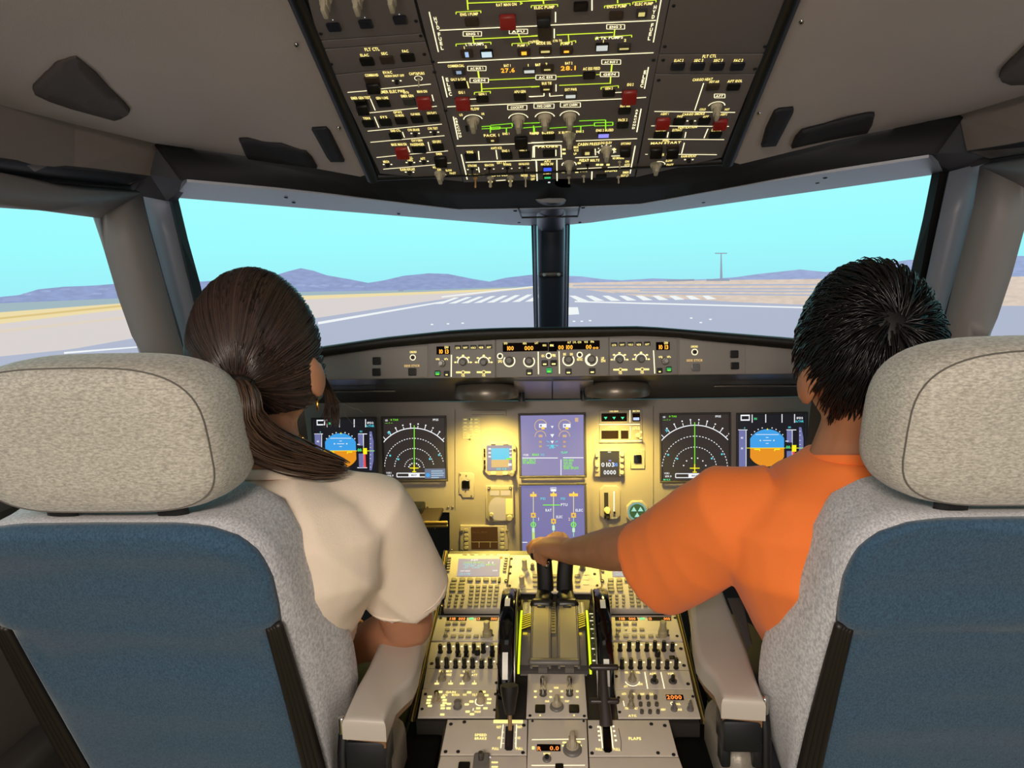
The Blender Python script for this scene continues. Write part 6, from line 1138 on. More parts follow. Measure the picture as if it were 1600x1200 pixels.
blue_h = half_uv(SBF, [(150, 815), (280, 815), (330, 820), (378, 836), (408, 861), (427, 897), (437, 940), (441, 968)])
blue_lo = half_uv(SBF, [(424, 974), (441, 1040), (463, 1130), (480, 1200), (500, 1290)]); trim_o = half_uv(SBF, [(441, 966), (462, 1030), (487, 1110), (512, 1200), (535, 1290)])
sil_h = half_uv(SBF, [(150, 792), (300, 790), (360, 779), (405, 773), (437, 784), (470, 826), (502, 892), (536, 962), (555, 1012), (560, 1062), (554, 1115), (530, 1200), (512, 1290)], -.10)
blue_h[0] = (0.0, blue_h[0][1]); sil_h[0] = (0.0, sil_h[0][1])
def res2(P, n): return [(p.x, p.y) for p in resample([(a, b, 0) for a, b in P], n)]
def seat(side):
    s = 1 if side == 'left' else -1; sx = -SX*s
    root = empty('pilot_seat', Matrix.Translation((sx, 1.05, 0)), '%s cockpit seat with grey heather headrest and blue fabric back, %s' % (side, 'woman in cream shirt seated' if s == 1 else 'man in orange shirt seated'), 'seat', 'cockpit seats')
    def wp(u, v, n): # seat local
        p = SBF.O+SBF.V*v+SBF.N*n; return Vector((u*s, p.y-1.05, p.z))
    # cushion: outlines from rear to front
    bl = res2(blue_h[:-1]+trim_o, 26); si = res2(sil_h, 26); rings = []
    for k, n, sc_ in ((0, .004, -.012), (.0, .0, .004), (.35, -.035, .004), (.75, -.07, .003), (1, -.10, 0), (.97, -.125, -.01), (.85, -.15, -.04)):
        r = []
        for (a, b) in zip(bl, si):
            u = a[0]+(b[0]-a[0])*k; v = a[1]+(b[1]-a[1])*k; r.append((max(0, u+sc_), v+min(sc_, 0)*.5, n))
        rings.append(r)
    rows = []
    for r in rings: rows.append([wp(u, v, n) for u, v, n in r[::-1]]+[wp(-u, v, n) for u, v, n in r[1:]])
    me = grid_mesh('cushion', rows); bmx = bmesh.new(); bmx.from_mesh(me); bmx.verts.ensure_lookup_table(); nn = len(rows[0])
    bmx.faces.new([bmx.verts[(len(rows)-1)*nn+j] for j in range(nn)]); bmesh.ops.recalc_face_normals(bmx, faces=bmx.faces); bmx.to_mesh(me); bmx.free(); me.polygons.foreach_set('use_smooth', [True]*len(me.polygons))
    obj('back_cushion', me, root, HGREY2)
    # blue cover shell
    bo = res2(blue_h, 22)+res2(blue_lo, 26); rows = []
    for k, n in ((1.0, .001), (.985, .008), (.95, .012), (.88, .0135), (.8, .015), (.7, .016), (.6, .0165), (.5, .017), (.4, .0175), (.3, .018), (.2, .018), (.1, .018), (0.0, .018)):
        rows.append([wp(u*k, v if i > 20 else (v-(1-k)*.02 if k > .9 else v-(1-k)*.012-.001), n+(.015*noise.noise(Vector((u*k*3.5, v*15+u*k*2, 3.1*s)))*max(.15, min(1, v/.3)) if k < .9 else 0)) for i, (u, v) in enumerate(bo)])
    V, F = [], []
    n_ = len(bo)
    for sg in (1, -1):
        o = len(V); V += [Vector((p.x*sg, p.y, p.z)) for r in rows for p in r]
        for i in range(len(rows)-1):
            for j in range(n_-1): F.append((o+i*n_+j, o+i*n_+j+1, o+(i+1)*n_+j+1, o+(i+1)*n_+j))
    me = meshpy('cover', V, F); bmx = bmesh.new(); bmx.from_mesh(me); bmesh.ops.remove_doubles(bmx, verts=bmx.verts, dist=.0005); bmesh.ops.recalc_face_normals(bmx, faces=bmx.faces); bmx.to_mesh(me); bmx.free(); me.polygons.foreach_set('use_smooth', [True]*len(me.polygons))
    o = obj('back_cover', me, root, BLUEF); md = o.modifiers.new('s', 'SOLIDIFY'); md.thickness = .003; md.offset = -1
    # ribbed trims
    for sg in (1, -1):
        A_, B_ = res2(blue_lo, 10), res2(trim_o, 10)
        for k in (.12, .38, .62, .88):
            P = [wp((a[0]+(b[0]-a[0])*k)*sg, a[1]+(b[1]-a[1])*k, .010) for a, b in zip(A_, B_)]; obj('side_trim', tube_mesh('trim', P, [(.0062, .006)]*10, 8, (0, 1, 0)), root, TRIMB)
    # headrest
    c0 = W(150, 680, .885); hw_ = .158; zt = W(180, 551, .885).z; zb = W(180, 806, .86).z; zc = (zt+zb)/2; hh = (zt-zb)/2
    def outl(k, d, shr=0):
        out = []
        for i in range(56):
            t = 2*math.pi*i/56; cx, cz = math.cos(t), math.sin(t); ex = .62 if cz > 0 else .42
            x = abs(cx)**ex*(1 if cx > 0 else -1)*hw_*(1 if cz > 0 else 1-.12*abs(cz)**2); z = abs(cz)**(.62 if cz > 0 else .45)*(1 if cz > 0 else -1)*hh
            lean = -.24*(z*k)
            out.append(Vector((x*k*s, .885-1.05+d+lean, zc+z*k)))
        return out
    prof = ((0, -.071), (.45, -.071), (.74, -.069), (.87, -.062), (.915, -.055), (.935, -.052), (.975, -.034), (1, -.005), (1, .02), (.97, .045), (.88, .065), (.7, .075), (0, .078))
    rows = [outl(k, d)+[outl(k, d)[0]] for k, d in prof]; me = grid_mesh('headrest', rows); bmx = bmesh.new(); bmx.from_mesh(me); bmesh.ops.remove_doubles(bmx, verts=bmx.verts, dist=.0004); bmesh.ops.recalc_face_normals(bmx, faces=bmx.faces); bmx.to_mesh(me); bmx.free(); me.polygons.foreach_set('use_smooth', [True]*len(me.polygons))
    h = obj('headrest', me, root, HGREY); sm = outl(.918, -.0555); obj('seam', tube_mesh('seam', sm+[sm[0]], [.0010]*57, 5, (0, 1, 0), False), h, mat('seam_dark', '6a6560', .9))
    for dx in (-.07, .07): obj('headrest_post', tube_mesh('post', [(dx, -.175, zb+.02), (dx, -.165, zb-.06)], [(.02, .008)]*2, 12, (0, 1, 0)), root, BLACK)
    # seat pan and base
    obj('seat_cushion', box_mesh('pan', (0, .20, .40), (.46, .46, .11), .04, 4), root, HGREY2); obj('seat_frame', box_mesh('frame', (0, .16, .30), (.42, .40, .08), .01), root, SHELL); obj('seat_column', box_mesh('column', (0, .14, .13), (.22, .26, .26), .01), root, BLACK)
    # armrest on the inboard side
    AF = Frame((0, 1.1, .685), (0, 1, 0))
    if s == 1: pts = [(533.5, 1122), (602, 1126), (608, 1108), (617, 1085), (630, 1072), (643, 1061), (652, 1042), (660, 1005), (673, 960), (678, 938), (608, 938), (600, 975), (590, 1005), (574, 1040), (558, 1068)]
    else: pts = [(1127.5, 1090), (1197, 1094), (1184, 1062), (1168, 1013), (1157, 984), (1137, 939), (1130, 920), (1074, 920), (1078.7, 950), (1080.5, 970), (1082.7, 995), (1088, 1022), (1100, 1040), (1116, 1056), (1125, 1078)]
    po = [AF.uv(*p) for p in pts]; po = [(a-sx, b+1.1-1.05) for a, b in po]; area_ = sum(a[0]*b[1]-b[0]*a[1] for a, b in zip(po, po[1:]+po[:1])); po = po if area_ > 0 else po[::-1]
    ar = extrude_poly('pad', po, .032, .010); ar.transform(Matrix.Translation((0, 0, .653))); ar.polygons.foreach_set('use_smooth', [True]*len(ar.polygons)); ar.set_sharp_from_angle(angle=math.radians(50)); am = obj('armrest', ar, root, PADW)
    cxm = sum(p[0] for p in po)/len(po); near = min(p[1] for p in po); pn = [p for p in po if p[1] < near+.03]; xa, xb = min(p[0] for p in pn), max(p[0] for p in pn)
    po2 = [(cxm+(a-cxm)*.9, b+.004) for a, b in po]; u2 = extrude_poly('under', po2, .012, 0); u2.transform(Matrix.Translation((0, 0, .6405))); obj('armrest_underside', u2, am, mat('armrest_wood', '7d5a3c', .4))
    bm = bmesh.new(); add_box(bm, ((xa+xb)/2, near+.028, .625), ((xb-xa)*.94, .05, .05), .006); add_box(bm, ((xa+xb)/2-.022, near+.02, .595), (.014, .03, .04), .004); add_box(bm, ((xa+xb)/2+.022, near+.02, .595), (.014, .03, .04), .004); obj('armrest_bracket', bm_mesh('bracket', bm, 40), am, mat('bracket_dark', '14151c', .4))
    bm = bmesh.new(); add_box(bm, ((xa+xb)/2, near+.085, .52), ((xb-xa)*.9, .16, .16), .03, 3); add_box(bm, ((xa+xb)/2, near+.10, .40), (.04, .12, .22), .015, 2); obj('side_casting', bm_mesh('casting', bm, 40), root, mat('casting_grey', '8d867c', .45, .3, bump=.3, bscale=200))
    e = xa if s == 1 else xb
    obj('hinge_pin', tube_mesh('pin', [(e-s*.004, near+.02, .655), (e-s*.004, near+.02, .675)], [.006, .006], 12, (0, 1, 0)), root, CHROME); obj('hinge_arm', tube_mesh('arm', [(e-s*.006, near+.01, .54), (e-s*.007, near+.022, .62), (e-s*.005, near+.03, .655)], [(.008, .006)]*3, 10, (0, 1, 0)), root, BLACK)
    obj('adjust_lever', tube_mesh('lever', [((xa+xb)/2+s*.05, near+.06, .50), ((xa+xb)/2+s*.035, near+.03, .44)], [.008, .009], 12, (0, 1, 0)), root, GREYK)
    # outboard side: dark box with a bright latch
    bm = bmesh.new(); add_box(bm, (-.30*s, -.02, .46), (.07, .20, .22), .02, 3); obj('side_box', bm_mesh('box', bm, 40), root, mat('side_box', '3b3735', .5)); obj('latch', tube_mesh('latch', [(-.262*s, -.10, .575), (-.275*s, -.115, .555)], [.006, .004], 8), root, CHROME)
    return root
SL = seat('left'); SR = seat('right')
# shoulder strap on the right seat
V = [W(1137, 934, 1.16), W(1160, 934, 1.15), W(1175, 1006, 1.13), W(1168, 1016, 1.13)]
me = meshpy('strap', V, [(0, 1, 2, 3)]); o = obj('seat_belt', me, None, mat('belt_brown', '1d1512', .7, bump=.3, bscale=800)); md = o.modifiers.new('s', 'SOLIDIFY'); md.thickness = .003; tag(o, 'dark brown seat belt strap hanging between the orange shirt and the right armrest', 'seat belt')
# ================================================================== PEOPLE
SKINW = mat('skin_woman', 'b67f5f', .5, var=.06, vscale=25, bump=.1, bscale=500); SKINM = mat('skin_man', 'ad7553', .5, var=.08, vscale=25, bump=.1, bscale=500)
for M_, c in ((SKINW, (.5, .2, .1)), (SKINM, (.4, .15, .08))):
    b = M_.node_tree.nodes['Principled BSDF']; b.inputs['Subsurface Weight'].default_value = .12; b.inputs['Subsurface Radius'].default_value = (.01, .004, .002)
def fuse(name, parts, voxel, smooth=4, disp=None):
    V, F = join_geo(parts); me = meshpy(name+'_raw', V, F); o = bpy.data.objects.new('tmp', me); COL.objects.link(o)
    bmx = bmesh.new(); bmx.from_mesh(me); bmesh.ops.recalc_face_normals(bmx, faces=bmx.faces); bmx.to_mesh(me); bmx.free()
    md = o.modifiers.new('r', 'REMESH'); md.mode = 'VOXEL'; md.voxel_size = voxel; ms = o.modifiers.new('s', 'SMOOTH'); ms.factor = .5; ms.iterations = smooth
    dg = bpy.context.evaluated_depsgraph_get(); m2 = bpy.data.meshes.new_from_object(o.evaluated_get(dg)); bpy.data.objects.remove(o); bpy.data.meshes.remove(me); m2.name = name
    if disp:
        N_ = [v.normal.copy() for v in m2.vertices]
        C_ = [v.co.copy() for v in m2.vertices]; m2.vertices.foreach_set('co', [x for c, n in zip(C_, N_) for x in (c+n*disp(c))])
    m2.polygons.foreach_set('use_smooth', [True]*len(m2.polygons)); return m2
def head_r(d, k=1.0):
    x, y, z = d; p = Vector((x*.076, y*.096, z*.110))
    if z < 0:
        t = -z; p.x *= 1+.30*t-.28*t*t; p.y *= (1-.42*t) if y < 0 else (1-.06*t)
    if y > 0:
        g = math.exp(-((x/.16)**2+((z+.12)/.22)**2)); p.y += .018*g
        for ex in (-.36, .36): p.y -= .006*math.exp(-(((x-ex)/.16)**2+((z-.06)/.10)**2))
        p.y += .003*math.exp(-((x/.25)**2+((z+.47)/.07)**2)); p.y += .006*math.exp(-((x/.22)**2+((z+.85)/.2)**2))
    return p*k
def sph(nu, nv):
    D, F = [], []
    for j in range(nv+1):
        ph = math.pi*j/nv
        for i in range(nu): D.append((math.sin(ph)*math.cos(2*math.pi*i/nu), math.sin(ph)*math.sin(2*math.pi*i/nu), math.cos(ph)))
    for j in range(nv):
        for i in range(nu): F.append((j*nu+i, j*nu+(i+1) % nu, (j+1)*nu+(i+1) % nu, (j+1)*nu+i))
    return D, F
SD_, SF_ = sph(40, 28)
def head_geo(c, M): return [c+M @ head_r(d) for d in SD_], SF_
def ear_geo(c, M, s):
    V = []
    for d in SD_:
        p = Vector((d[0]*.009, d[1]*.019, d[2]*.030)); p.y -= .012*abs(d[2])*(.4 if d[2] > 0 else -.2)
        p = Matrix.Rotation(-s*.3, 3, 'Z') @ p; p += Vector((s*.088, -.014, -.030)); V.append(c+M @ p)
    return V, SF_
def hand_geo(wr, dr, up, k=1.0, curl=(.35, .7, .5), thumb=1):
    """wr wrist, dr hand direction, up back-of-hand normal; five separate bent fingers"""
    dr = Vector(dr).normalized(); up = (Vector(up)-dr*Vector(up).dot(dr)).normalized(); sd = dr.cross(up)*thumb; parts = []
    parts.append(tube_geo([wr, wr+dr*.03*k, wr+dr*.075*k, wr+dr*.092*k], [(.026*k, .019*k), (.033*k, .017*k), (.040*k, .015*k), (.036*k, .011*k)], 14, up))
    for i, (off, L_) in enumerate(((.030, .072), (.010, .080), (-.010, .074), (-.029, .058))):
        p = wr+dr*.085*k+sd*off*k; P = [p-dr*.015*k, p]; a = 0
        for q, f in zip(curl, (.45, .32, .23)):
            a += q; p = p+(dr*math.cos(a)-up*math.sin(a))*L_*f*k; P.append(p)
        parts.append(tube_geo(P, [.0095*k, .009*k, .0085*k, .0078*k, .0068*k], 10, sd))
    p0 = wr+dr*.022*k+sd*.026*k; parts.append(tube_geo([p0, p0+dr*.022*k+sd*.020*k-up*.006*k, p0+dr*.048*k+sd*.026*k-up*.014*k, p0+dr*.070*k+sd*.022*k-up*.018*k], [.014*k, .0115*k, .0095*k, .0078*k], 10, up))
    return parts
def strands(name, paths, radii, m, parent, sides=3):
    VV, FF, o = [], [], 0; by = {}
    for P, r in zip(paths, radii): by.setdefault(len(P), []).append((P, r))
    for n, L_ in by.items():
        A_ = np.array([p for p, _ in L_], float); R_a = np.array([r for _, r in L_]); N_ = len(L_)
        t = np.empty_like(A_); t[:, 1:-1] = A_[:, 2:]-A_[:, :-2]; t[:, 0] = A_[:, 1]-A_[:, 0]; t[:, -1] = A_[:, -1]-A_[:, -2]; t /= np.linalg.norm(t, axis=2, keepdims=True)+1e-9
        a = np.cross(t, np.array((.3, .5, .81))); a /= np.linalg.norm(a, axis=2, keepdims=True)+1e-9; b = np.cross(t, a)
        tp = np.ones(n); tp[-2] = .75; tp[-1] = .25; rr = R_a[:, None]*tp[None, :]
        ring = np.stack([A_+(a*math.cos(2*math.pi*k/sides)+b*math.sin(2*math.pi*k/sides))*rr[:, :, None] for k in range(sides)], axis=2)
        VV.append(ring.reshape(-1, 3)); base = (np.arange(N_)*n*sides)[:, None, None]+(np.arange(n-1)*sides)[None, :, None]+np.arange(sides)[None, None, :]; nx = (np.arange(N_)*n*sides)[:, None, None]+(np.arange(n-1)*sides)[None, :, None]+((np.arange(sides)+1) % sides)[None, None, :]
        FF.append((np.stack([base, nx, nx+sides, base+sides], axis=3)).reshape(-1, 4)+o); o += N_*n*sides
    V, F = np.concatenate(VV), np.concatenate(FF); me = bpy.data.meshes.new(name)
    me.vertices.add(len(V)); me.vertices.foreach_set('co', V.ravel()); me.loops.add(F.size); me.loops.foreach_set('vertex_index', F.ravel()); me.polygons.add(len(F)); me.polygons.foreach_set('loop_start', np.arange(len(F))*4); me.polygons.foreach_set('use_smooth', [True]*len(F)); me.update(calc_edges=True)
    o = obj(name, me, parent, m); o['kind'] = 'stuff'; return o
def fold(seed, amp, fx=9, fz=22):
    def f(c):
        q = Vector((c.x*fx+seed, c.y*fx, c.z*fz*.5+c.x*fz*.45)); n = noise.noise(q)+.5*noise.noise(q*2.1); return amp*(1-2*abs(n))*.8
    return f
def person(label, hc, Mh, skin):
    r = empty('person', Matrix.Translation((hc.x, hc.y, .45)), label, 'person'); return r
def put_w(name, me, root, m):
    me.transform(Matrix.Translation(-root.matrix_world.translation)); return obj(name, me, root, m)
def ell(pts): # (x,y,z,rx,ry) rings -> tube
    V, F = [], []; n = 28
    for (x, y, z, rx, ry) in pts:
        for k in range(n):
            a = 2*math.pi*k/n; ca, sa = math.cos(a), math.sin(a); V.append(Vector((x+rx*abs(ca)**.8*(1 if ca > 0 else -1), y+ry*abs(sa)**.8*(1 if sa > 0 else -1), z)))
    for i in range(len(pts)-1):
        for k in range(n): F.append((i*n+k, i*n+(k+1) % n, (i+1)*n+(k+1) % n, (i+1)*n+k))
    F.append(tuple(range(n))[::-1]); F.append(tuple((len(pts)-1)*n+k for k in range(n))); return V, F
def TY(z, e=.168): return 1.0-(z-.6)*.16/.41+e   # spine depth in front of the seat back
# ------------------------------------------------ woman on the left
HW = W(402, 560, 1.06); MW = Matrix.Rotation(math.radians(-3), 3, 'Z') @ Matrix.Rotation(math.radians(-3), 3, 'Y')
pw = person('woman with dark brown low ponytail and cream T-shirt seated on the left', HW, MW, SKINW)
nb = W(425, 742, 1.065); shR = W(585, 806, 1.085); elR = W(638, 976, 1.19); wrR = W(528, 1022, 1.27); shL = Vector((2*nb.x-shR.x, shR.y, shR.z)); elL = shL+Vector((-.03, .08, -.24)); wrL = Vector((-.46, 1.36, .62))
hb = HW+MW @ Vector((0, -.02, -.06))
body = [head_geo(HW, MW), ear_geo(HW, MW, 1), ear_geo(HW, MW, -1), tube_geo([hb, nb+Vector((0, -.005, .04)), nb+Vector((0, 0, -.03))], [(.048, .050), (.046, .048), (.075, .055)], 20, (0, 1, 0)),
        ell([(nb.x-.07, TY(.55), .55, .085, .08), (nb.x-.04, TY(.75), .75, .11, .085), (nb.x, 1.06, .93, .15, .08), (nb.x, 1.07, .985, .09, .06)]),
        tube_geo([shR, elR, elR+Vector((0, .006, -.004))], [.046, .043, .040], 16, (0, 1, 0)), tube_geo([elR, elR.lerp(wrR, .35), wrR], [.041, .038, .026], 16), tube_geo([shL, elL], [.046, .041], 16, (0, 1, 0)), tube_geo([elL, wrL], [.041, .026], 16),
        tube_geo([(nb.x-.07, 1.24, .49), (nb.x-.09, 1.52, .47), (nb.x-.09, 1.62, .10)], [(.08, .075), .06, .04], 16), tube_geo([(nb.x+.05, 1.24, .49), (nb.x+.06, 1.52, .47), (nb.x+.06, 1.62, .10)], [(.08, .075), .06, .04], 16)]
body += hand_geo(wrR, Vector((-.05, .09, -.02)), (0, 0, 1), .9) + hand_geo(wrL, Vector((.05, .09, -.02)), (0, 0, 1), .9, thumb=-1)
put_w('body', fuse('body', body, .0055, 3), pw, SKINW)
CREAM = mat('cream_cotton', 'f0deca', .85, bump=.25, bscale=600, sheen=.1)
hemR = W(638, 928, 1.16); a_ = (hemR-shR)
sh = [ell([(nb.x-.075, TY(.50), .50, .115, .100), (nb.x-.07, TY(.62), .62, .110, .100), (nb.x-.045, TY(.75), .75, .140, .110), (nb.x-.012, TY(.86, .165), .86, .172, .112), (nb.x-.004, 1.06, .925, .172, .104), (nb.x, 1.065, .968, .135, .085), (nb.x, 1.067, .992, .085, .068), (nb.x, 1.067, 1.006, .058, .056)]),
      tube_geo([shR+Vector((-.06, -.005, .012)), shR+Vector((-.004, 0, .004)), shR+a_*.5, hemR], [(.056, .058), (.060, .058), (.062, .060), (.066, .060)], 24, (0, 1, 0), round_end=False),
      tube_geo([shL+Vector((.06, -.005, .012)), shL, shL.lerp(elL, .55)], [(.056, .058), (.060, .058), (.062, .058)], 20, (0, 1, 0), round_end=False)]
shirt = put_w('t_shirt', fuse('shirt', sh, .006, 4, fold(3, .010, 6, 15)), pw, CREAM)
# sleeve hem and collar
def ringat(P, d, rx, ry, up, th, n=40):
    d = Vector(d).normalized(); s_ = d.cross(Vector(up)).normalized(); w_ = s_.cross(d); return [Vector(P)+s_*rx*math.cos(2*math.pi*i/n)+w_*ry*math.sin(2*math.pi*i/n) for i in range(n+1)]
put_w('sleeve_hem', tube_mesh('hem', ringat(hemR+a_.normalized()*-.012, a_, .0665, .0605, (0, 1, 0), 0), [.0022]*41, 6, (0, 0, 1), False), pw, CREAM).parent = shirt
for o in [c for c in COL.objects if c.name.startswith('sleeve_hem')]: o.matrix_parent_inverse = Matrix.Identity(4)
co = put_w('collar', tube_mesh('collar', ringat(nb+Vector((0, 0, .002)), (0, .25, 1), .062, .058, (0, 1, 0), 0), [(.004, .008)]*41, 6, (0, 0, 1), False), pw, CREAM); co.parent = shirt
put_w('trousers', fuse('trousers', [tube_geo([(nb.x-.08, 1.24, .49), (nb.x-.09, 1.53, .475), (nb.x-.09, 1.64, .08)], [(.095, .085), .075, .055], 18), tube_geo([(nb.x+.04, 1.24, .49), (nb.x+.06, 1.53, .475), (nb.x+.06, 1.64, .08)], [(.095, .085), .075, .055], 18)], .008, 3), pw, mat('denim', '2a3140', .85))
HAIRW = hair_mat('hair_brown', '1c1311', '4d3a33'); HAIRW2 = hair_mat('hair_brown_light', '2c1f1a', '6a5140')
tie_d = (MW.inverted() @ (W(376, 600, .955)-HW)).normalized(); tie = HW+MW @ (head_r(tie_d)*1.30)
def hs(d, k):  # hair surface at direction d
    return HW+MW @ (Vector(head_r((d[0], d[1], max(d[2], -.55) if d[1] < 0 else d[2])))*k)
cap_d = [d for d in SD_]; V = []
def hairmask(d): return d[1] < .30+.55*max(0, d[2]) and d[2] > -.62+.25*max(0, d[1]+.35)-(.0 if d[1] < -.2 else 0)
V = [hs(d, 1.13) if hairmask(d) else HW+MW @ (head_r(d)*.96) for d in SD_]
capo = put_w('hair', fuse('hair_cap', [(V, SF_)], .006, 6), pw, mat('hair_base_brown', '241815', .42))
paths, rad = [], []
td = np.array(tie_d)
for i in range(2600):
    while True:
        d = rng.normal(size=3); d /= np.linalg.norm(d)
        if hairmask(d) and (rng.random() < .25 or d[1] > -.05 or d[2] < -.3 or abs(d[0]) > .6): break
    w = math.acos(max(-1, min(1, float(d @ td))))
    if w < .25 or w > 2.9: continue
    P = []; ph = rng.random()*6.28; am_ = rng.normal()*.012; kk = 1.135+rng.random()*.03
    for j in range(12):
        t = j/11; q = (math.sin((1-t)*w)*d+math.sin(t*w)*td)/math.sin(w); q = q+np.array([math.sin(ph+3*t), math.cos(ph), math.sin(ph*2+2*t)])*am_*math.sin(math.pi*t); q /= np.linalg.norm(q)
        P.append(np.array(hs(q, kk+(.06*t**6))))
    paths.append(P); rad.append(.0010+rng.random()*.0010)
Tn = np.array(pw.matrix_world.translation)
strands('hair_strands', [[p-Tn for p in P] for P in paths], rad, HAIRW, pw)
# hair tie and ponytail
pt = [tie, W(372, 628, .925), W(376, 655, .925), W(402, 684, .945), W(445, 706, .985), W(492, 722, 1.02), W(535, 731, 1.05)]
obj_t = tube_mesh('tie', ringat(tie+(pt[1]-tie)*.12, pt[1]-tie, .016, .016, (0, 1, 0), 0, 24), [(.006, .008)]*25, 8, (0, 0, 1), False); put_w('hair_tie', obj_t, pw, mat('tie_dark', '1a110e', .6))
SPn = [np.array(p) for p in spline([tuple(p) for p in pt], 22)]; wd_ = [.013, .018, .024, .026, .026, .026, .026, .026, .026, .025, .025, .024, .023, .022, .021, .020, .018, .016, .014, .011, .008, .004]
core = put_w('ponytail', tube_mesh('pony', [Vector(p) for p in SPn], [w_*.8 for w_ in wd_], 14, (0, 1, 0)), pw, mat('hair_base_brown', '241815', .42))
paths, rad = [], []
for i in range(520):
    a = rng.random()*6.28; rr = math.sqrt(rng.random())*.35+.70; a2 = a+rng.normal()*.5; end = 22 if rng.random() < .6 else int(rng.integers(15, 22)); P = []; off = rng.normal(size=3)*.004
    for j in range(end):
        t = SPn[min(j+1, 21)]-SPn[max(j-1, 0)]; t /= np.linalg.norm(t); s1 = np.cross(t, (0, 1, 0)); s1 /= np.linalg.norm(s1); s2 = np.cross(s1, t); an = a+(a2-a)*j/21
        P.append(SPn[j]+(s1*math.cos(an)+s2*math.sin(an))*wd_[j]*rr+off*(j/21)-Tn)
    paths.append(P); rad.append(.0008+rng.random()*.0009)
strands('ponytail_strands', paths, rad, HAIRW2, pw)
# loose lock by the ear
paths, rad = [], []
for i in range(85):
    u = rng.random(); e = rng.normal()*6
    P = [np.array(p)-Tn for p in spline([tuple(W(500+u*5, 570+u*12, 1.10)), tuple(W(506+u*12, 602+u*4, 1.12)), tuple(W(508+u*22, 630, 1.12+u*.02)), tuple(W(505+u*26+e*.4, 648+rng.random()*22, 1.12))], 9)]; paths.append(P); rad.append(.0007)
for e in ((560, 668), (580, 655)): paths.append([np.array(p)-Tn for p in spline([tuple(W(512, 600, 1.12)), tuple(W(530, 628, 1.12)), tuple(W(e[0]-15, e[1]-12, 1.12)), tuple(W(*e, 1.12))], 9)]); rad.append(.0004)
strands('loose_lock', paths, rad, HAIRW2, pw)
GOLD = mat('gold', 'd8a24a', .25, 1)
ep = W(496, 632, 1.05); put_w('earring', tube_mesh('er', ringat(ep, (1, .4, 0), .007, .008, (0, 0, 1), 0, 20), [.0013]*21, 6, (0, 1, 0), False), pw, GOLD); ep = W(470, 690, 1.04); put_w('earring_drop', tube_mesh('er', ringat(ep, (.3, 1, 0), .006, .009, (0, 0, 1), 0, 20), [.0013]*21, 6, (0, 1, 0), False), pw, GOLD)
put_w('necklace', tube_mesh('nk', ringat(nb+Vector((0, 0, .014)), (0, .3, 1), .0535, .054, (0, 1, 0), 0), [.0011]*41, 5, (0, 0, 1), False), pw, GOLD)
EYE = mat('eye', 'e8e4de', .2)
for (hc, M_, r_) in ((HW, MW, pw),):
    for ex in (-.03, .03):
        bm = bmesh.new(); bmesh.ops.create_uvsphere(bm, u_segments=12, v_segments=8, radius=.011); o = put_w('eye', bm_mesh('eye', bm, 60), r_, EYE); o.data.transform(Matrix.Translation(hc+M_ @ Vector((ex, .079, .007))))
# ------------------------------------------------ man on the right
HM = W(1356, 560, 1.07); MM = Matrix.Rotation(math.radians(4), 3, 'Z')
pm = person('man with short black hair and orange T-shirt reaching for the levers on the right', HM, MM, SKINM)
nm = W(1345, 724, 1.07); sL = W(1142, 806, 1.075); eL = W(985, 856, 1.225); wL = W(893, 862, 1.43); sR_ = Vector((2*nm.x-sL.x, sL.y, sL.z)); eR = sR_+Vector((.03, .08, -.25)); wR = Vector((.50, 1.36, .62))
hb = HM+MM @ Vector((0, -.02, -.06))
body = [head_geo(HM, MM), ear_geo(HM, MM, 1), ear_geo(HM, MM, -1), tube_geo([hb, nm+Vector((0, -.005, .05)), nm+Vector((0, 0, -.03))], [(.058, .058), (.057, .058), (.085, .06)], 20, (0, 1, 0)),
        ell([(nm.x+.08, TY(.55), .55, .09, .08), (nm.x+.035, TY(.75), .75, .125, .085), (nm.x, 1.06, .95, .17, .09), (nm.x, 1.07, 1.0, .10, .065)]),
        tube_geo([sL, sL.lerp(eL, .5), eL], [.053, .048, .040], 18), tube_geo([eL, eL.lerp(wL, .3), eL.lerp(wL, .75), wL], [(.040, .039), (.040, .038), (.030, .029), (.028, .025)], 18), tube_geo([sR_, eR], [.052, .044], 16, (0, 1, 0)), tube_geo([eR, wR], [.044, .028], 16),
        tube_geo([(nm.x-.06, 1.24, .49), (nm.x-.07, 1.54, .47), (nm.x-.07, 1.66, .10)], [(.085, .08), .065, .045], 16), tube_geo([(nm.x+.08, 1.24, .49), (nm.x+.10, 1.54, .47), (nm.x+.10, 1.66, .10)], [(.085, .08), .065, .045], 16)]
# left hand closed over the lever heads: back of the hand up, fingers rolling over to the far side and down
palm = [wL, W(878, 858, 1.455), W(862, 854, 1.48), W(850, 852, 1.495)]
body.append(tube_geo(palm, [(.028, .024), (.034, .023), (.037, .020), (.032, .015)], 16, (0, 0, 1)))
for ch, rr in (([(858, 846, 1.51), (846, 845, 1.525), (833, 849, 1.53), (826, 856, 1.53), (829, 864, 1.525)], .0095), ([(856, 850, 1.50), (843, 850, 1.505), (833, 857, 1.51), (832, 866, 1.51), (838, 872, 1.51)], .0098), ([(858, 856, 1.485), (846, 857, 1.485), (838, 864, 1.488), (839, 873, 1.49), (846, 878, 1.49)], .0095), ([(864, 864, 1.465), (853, 866, 1.465), (846, 872, 1.468), (848, 879, 1.47), (855, 882, 1.475)], .0085)):
    body.append(tube_geo([W(*p) for p in ch], [rr, rr, rr*.95, rr*.88, rr*.75], 10, (0, 1, 0)))
body.append(tube_geo([W(885, 852, 1.47), W(878, 840, 1.50), W(868, 838, 1.525), W(858, 842, 1.54)], [.014, .0125, .011, .009], 10, (0, 0, 1)))
body += hand_geo(wR, Vector((.02, .09, -.02)), (0, 0, 1), 1)
put_w('body', fuse('body', body, .0048, 2), pm, SKINM)
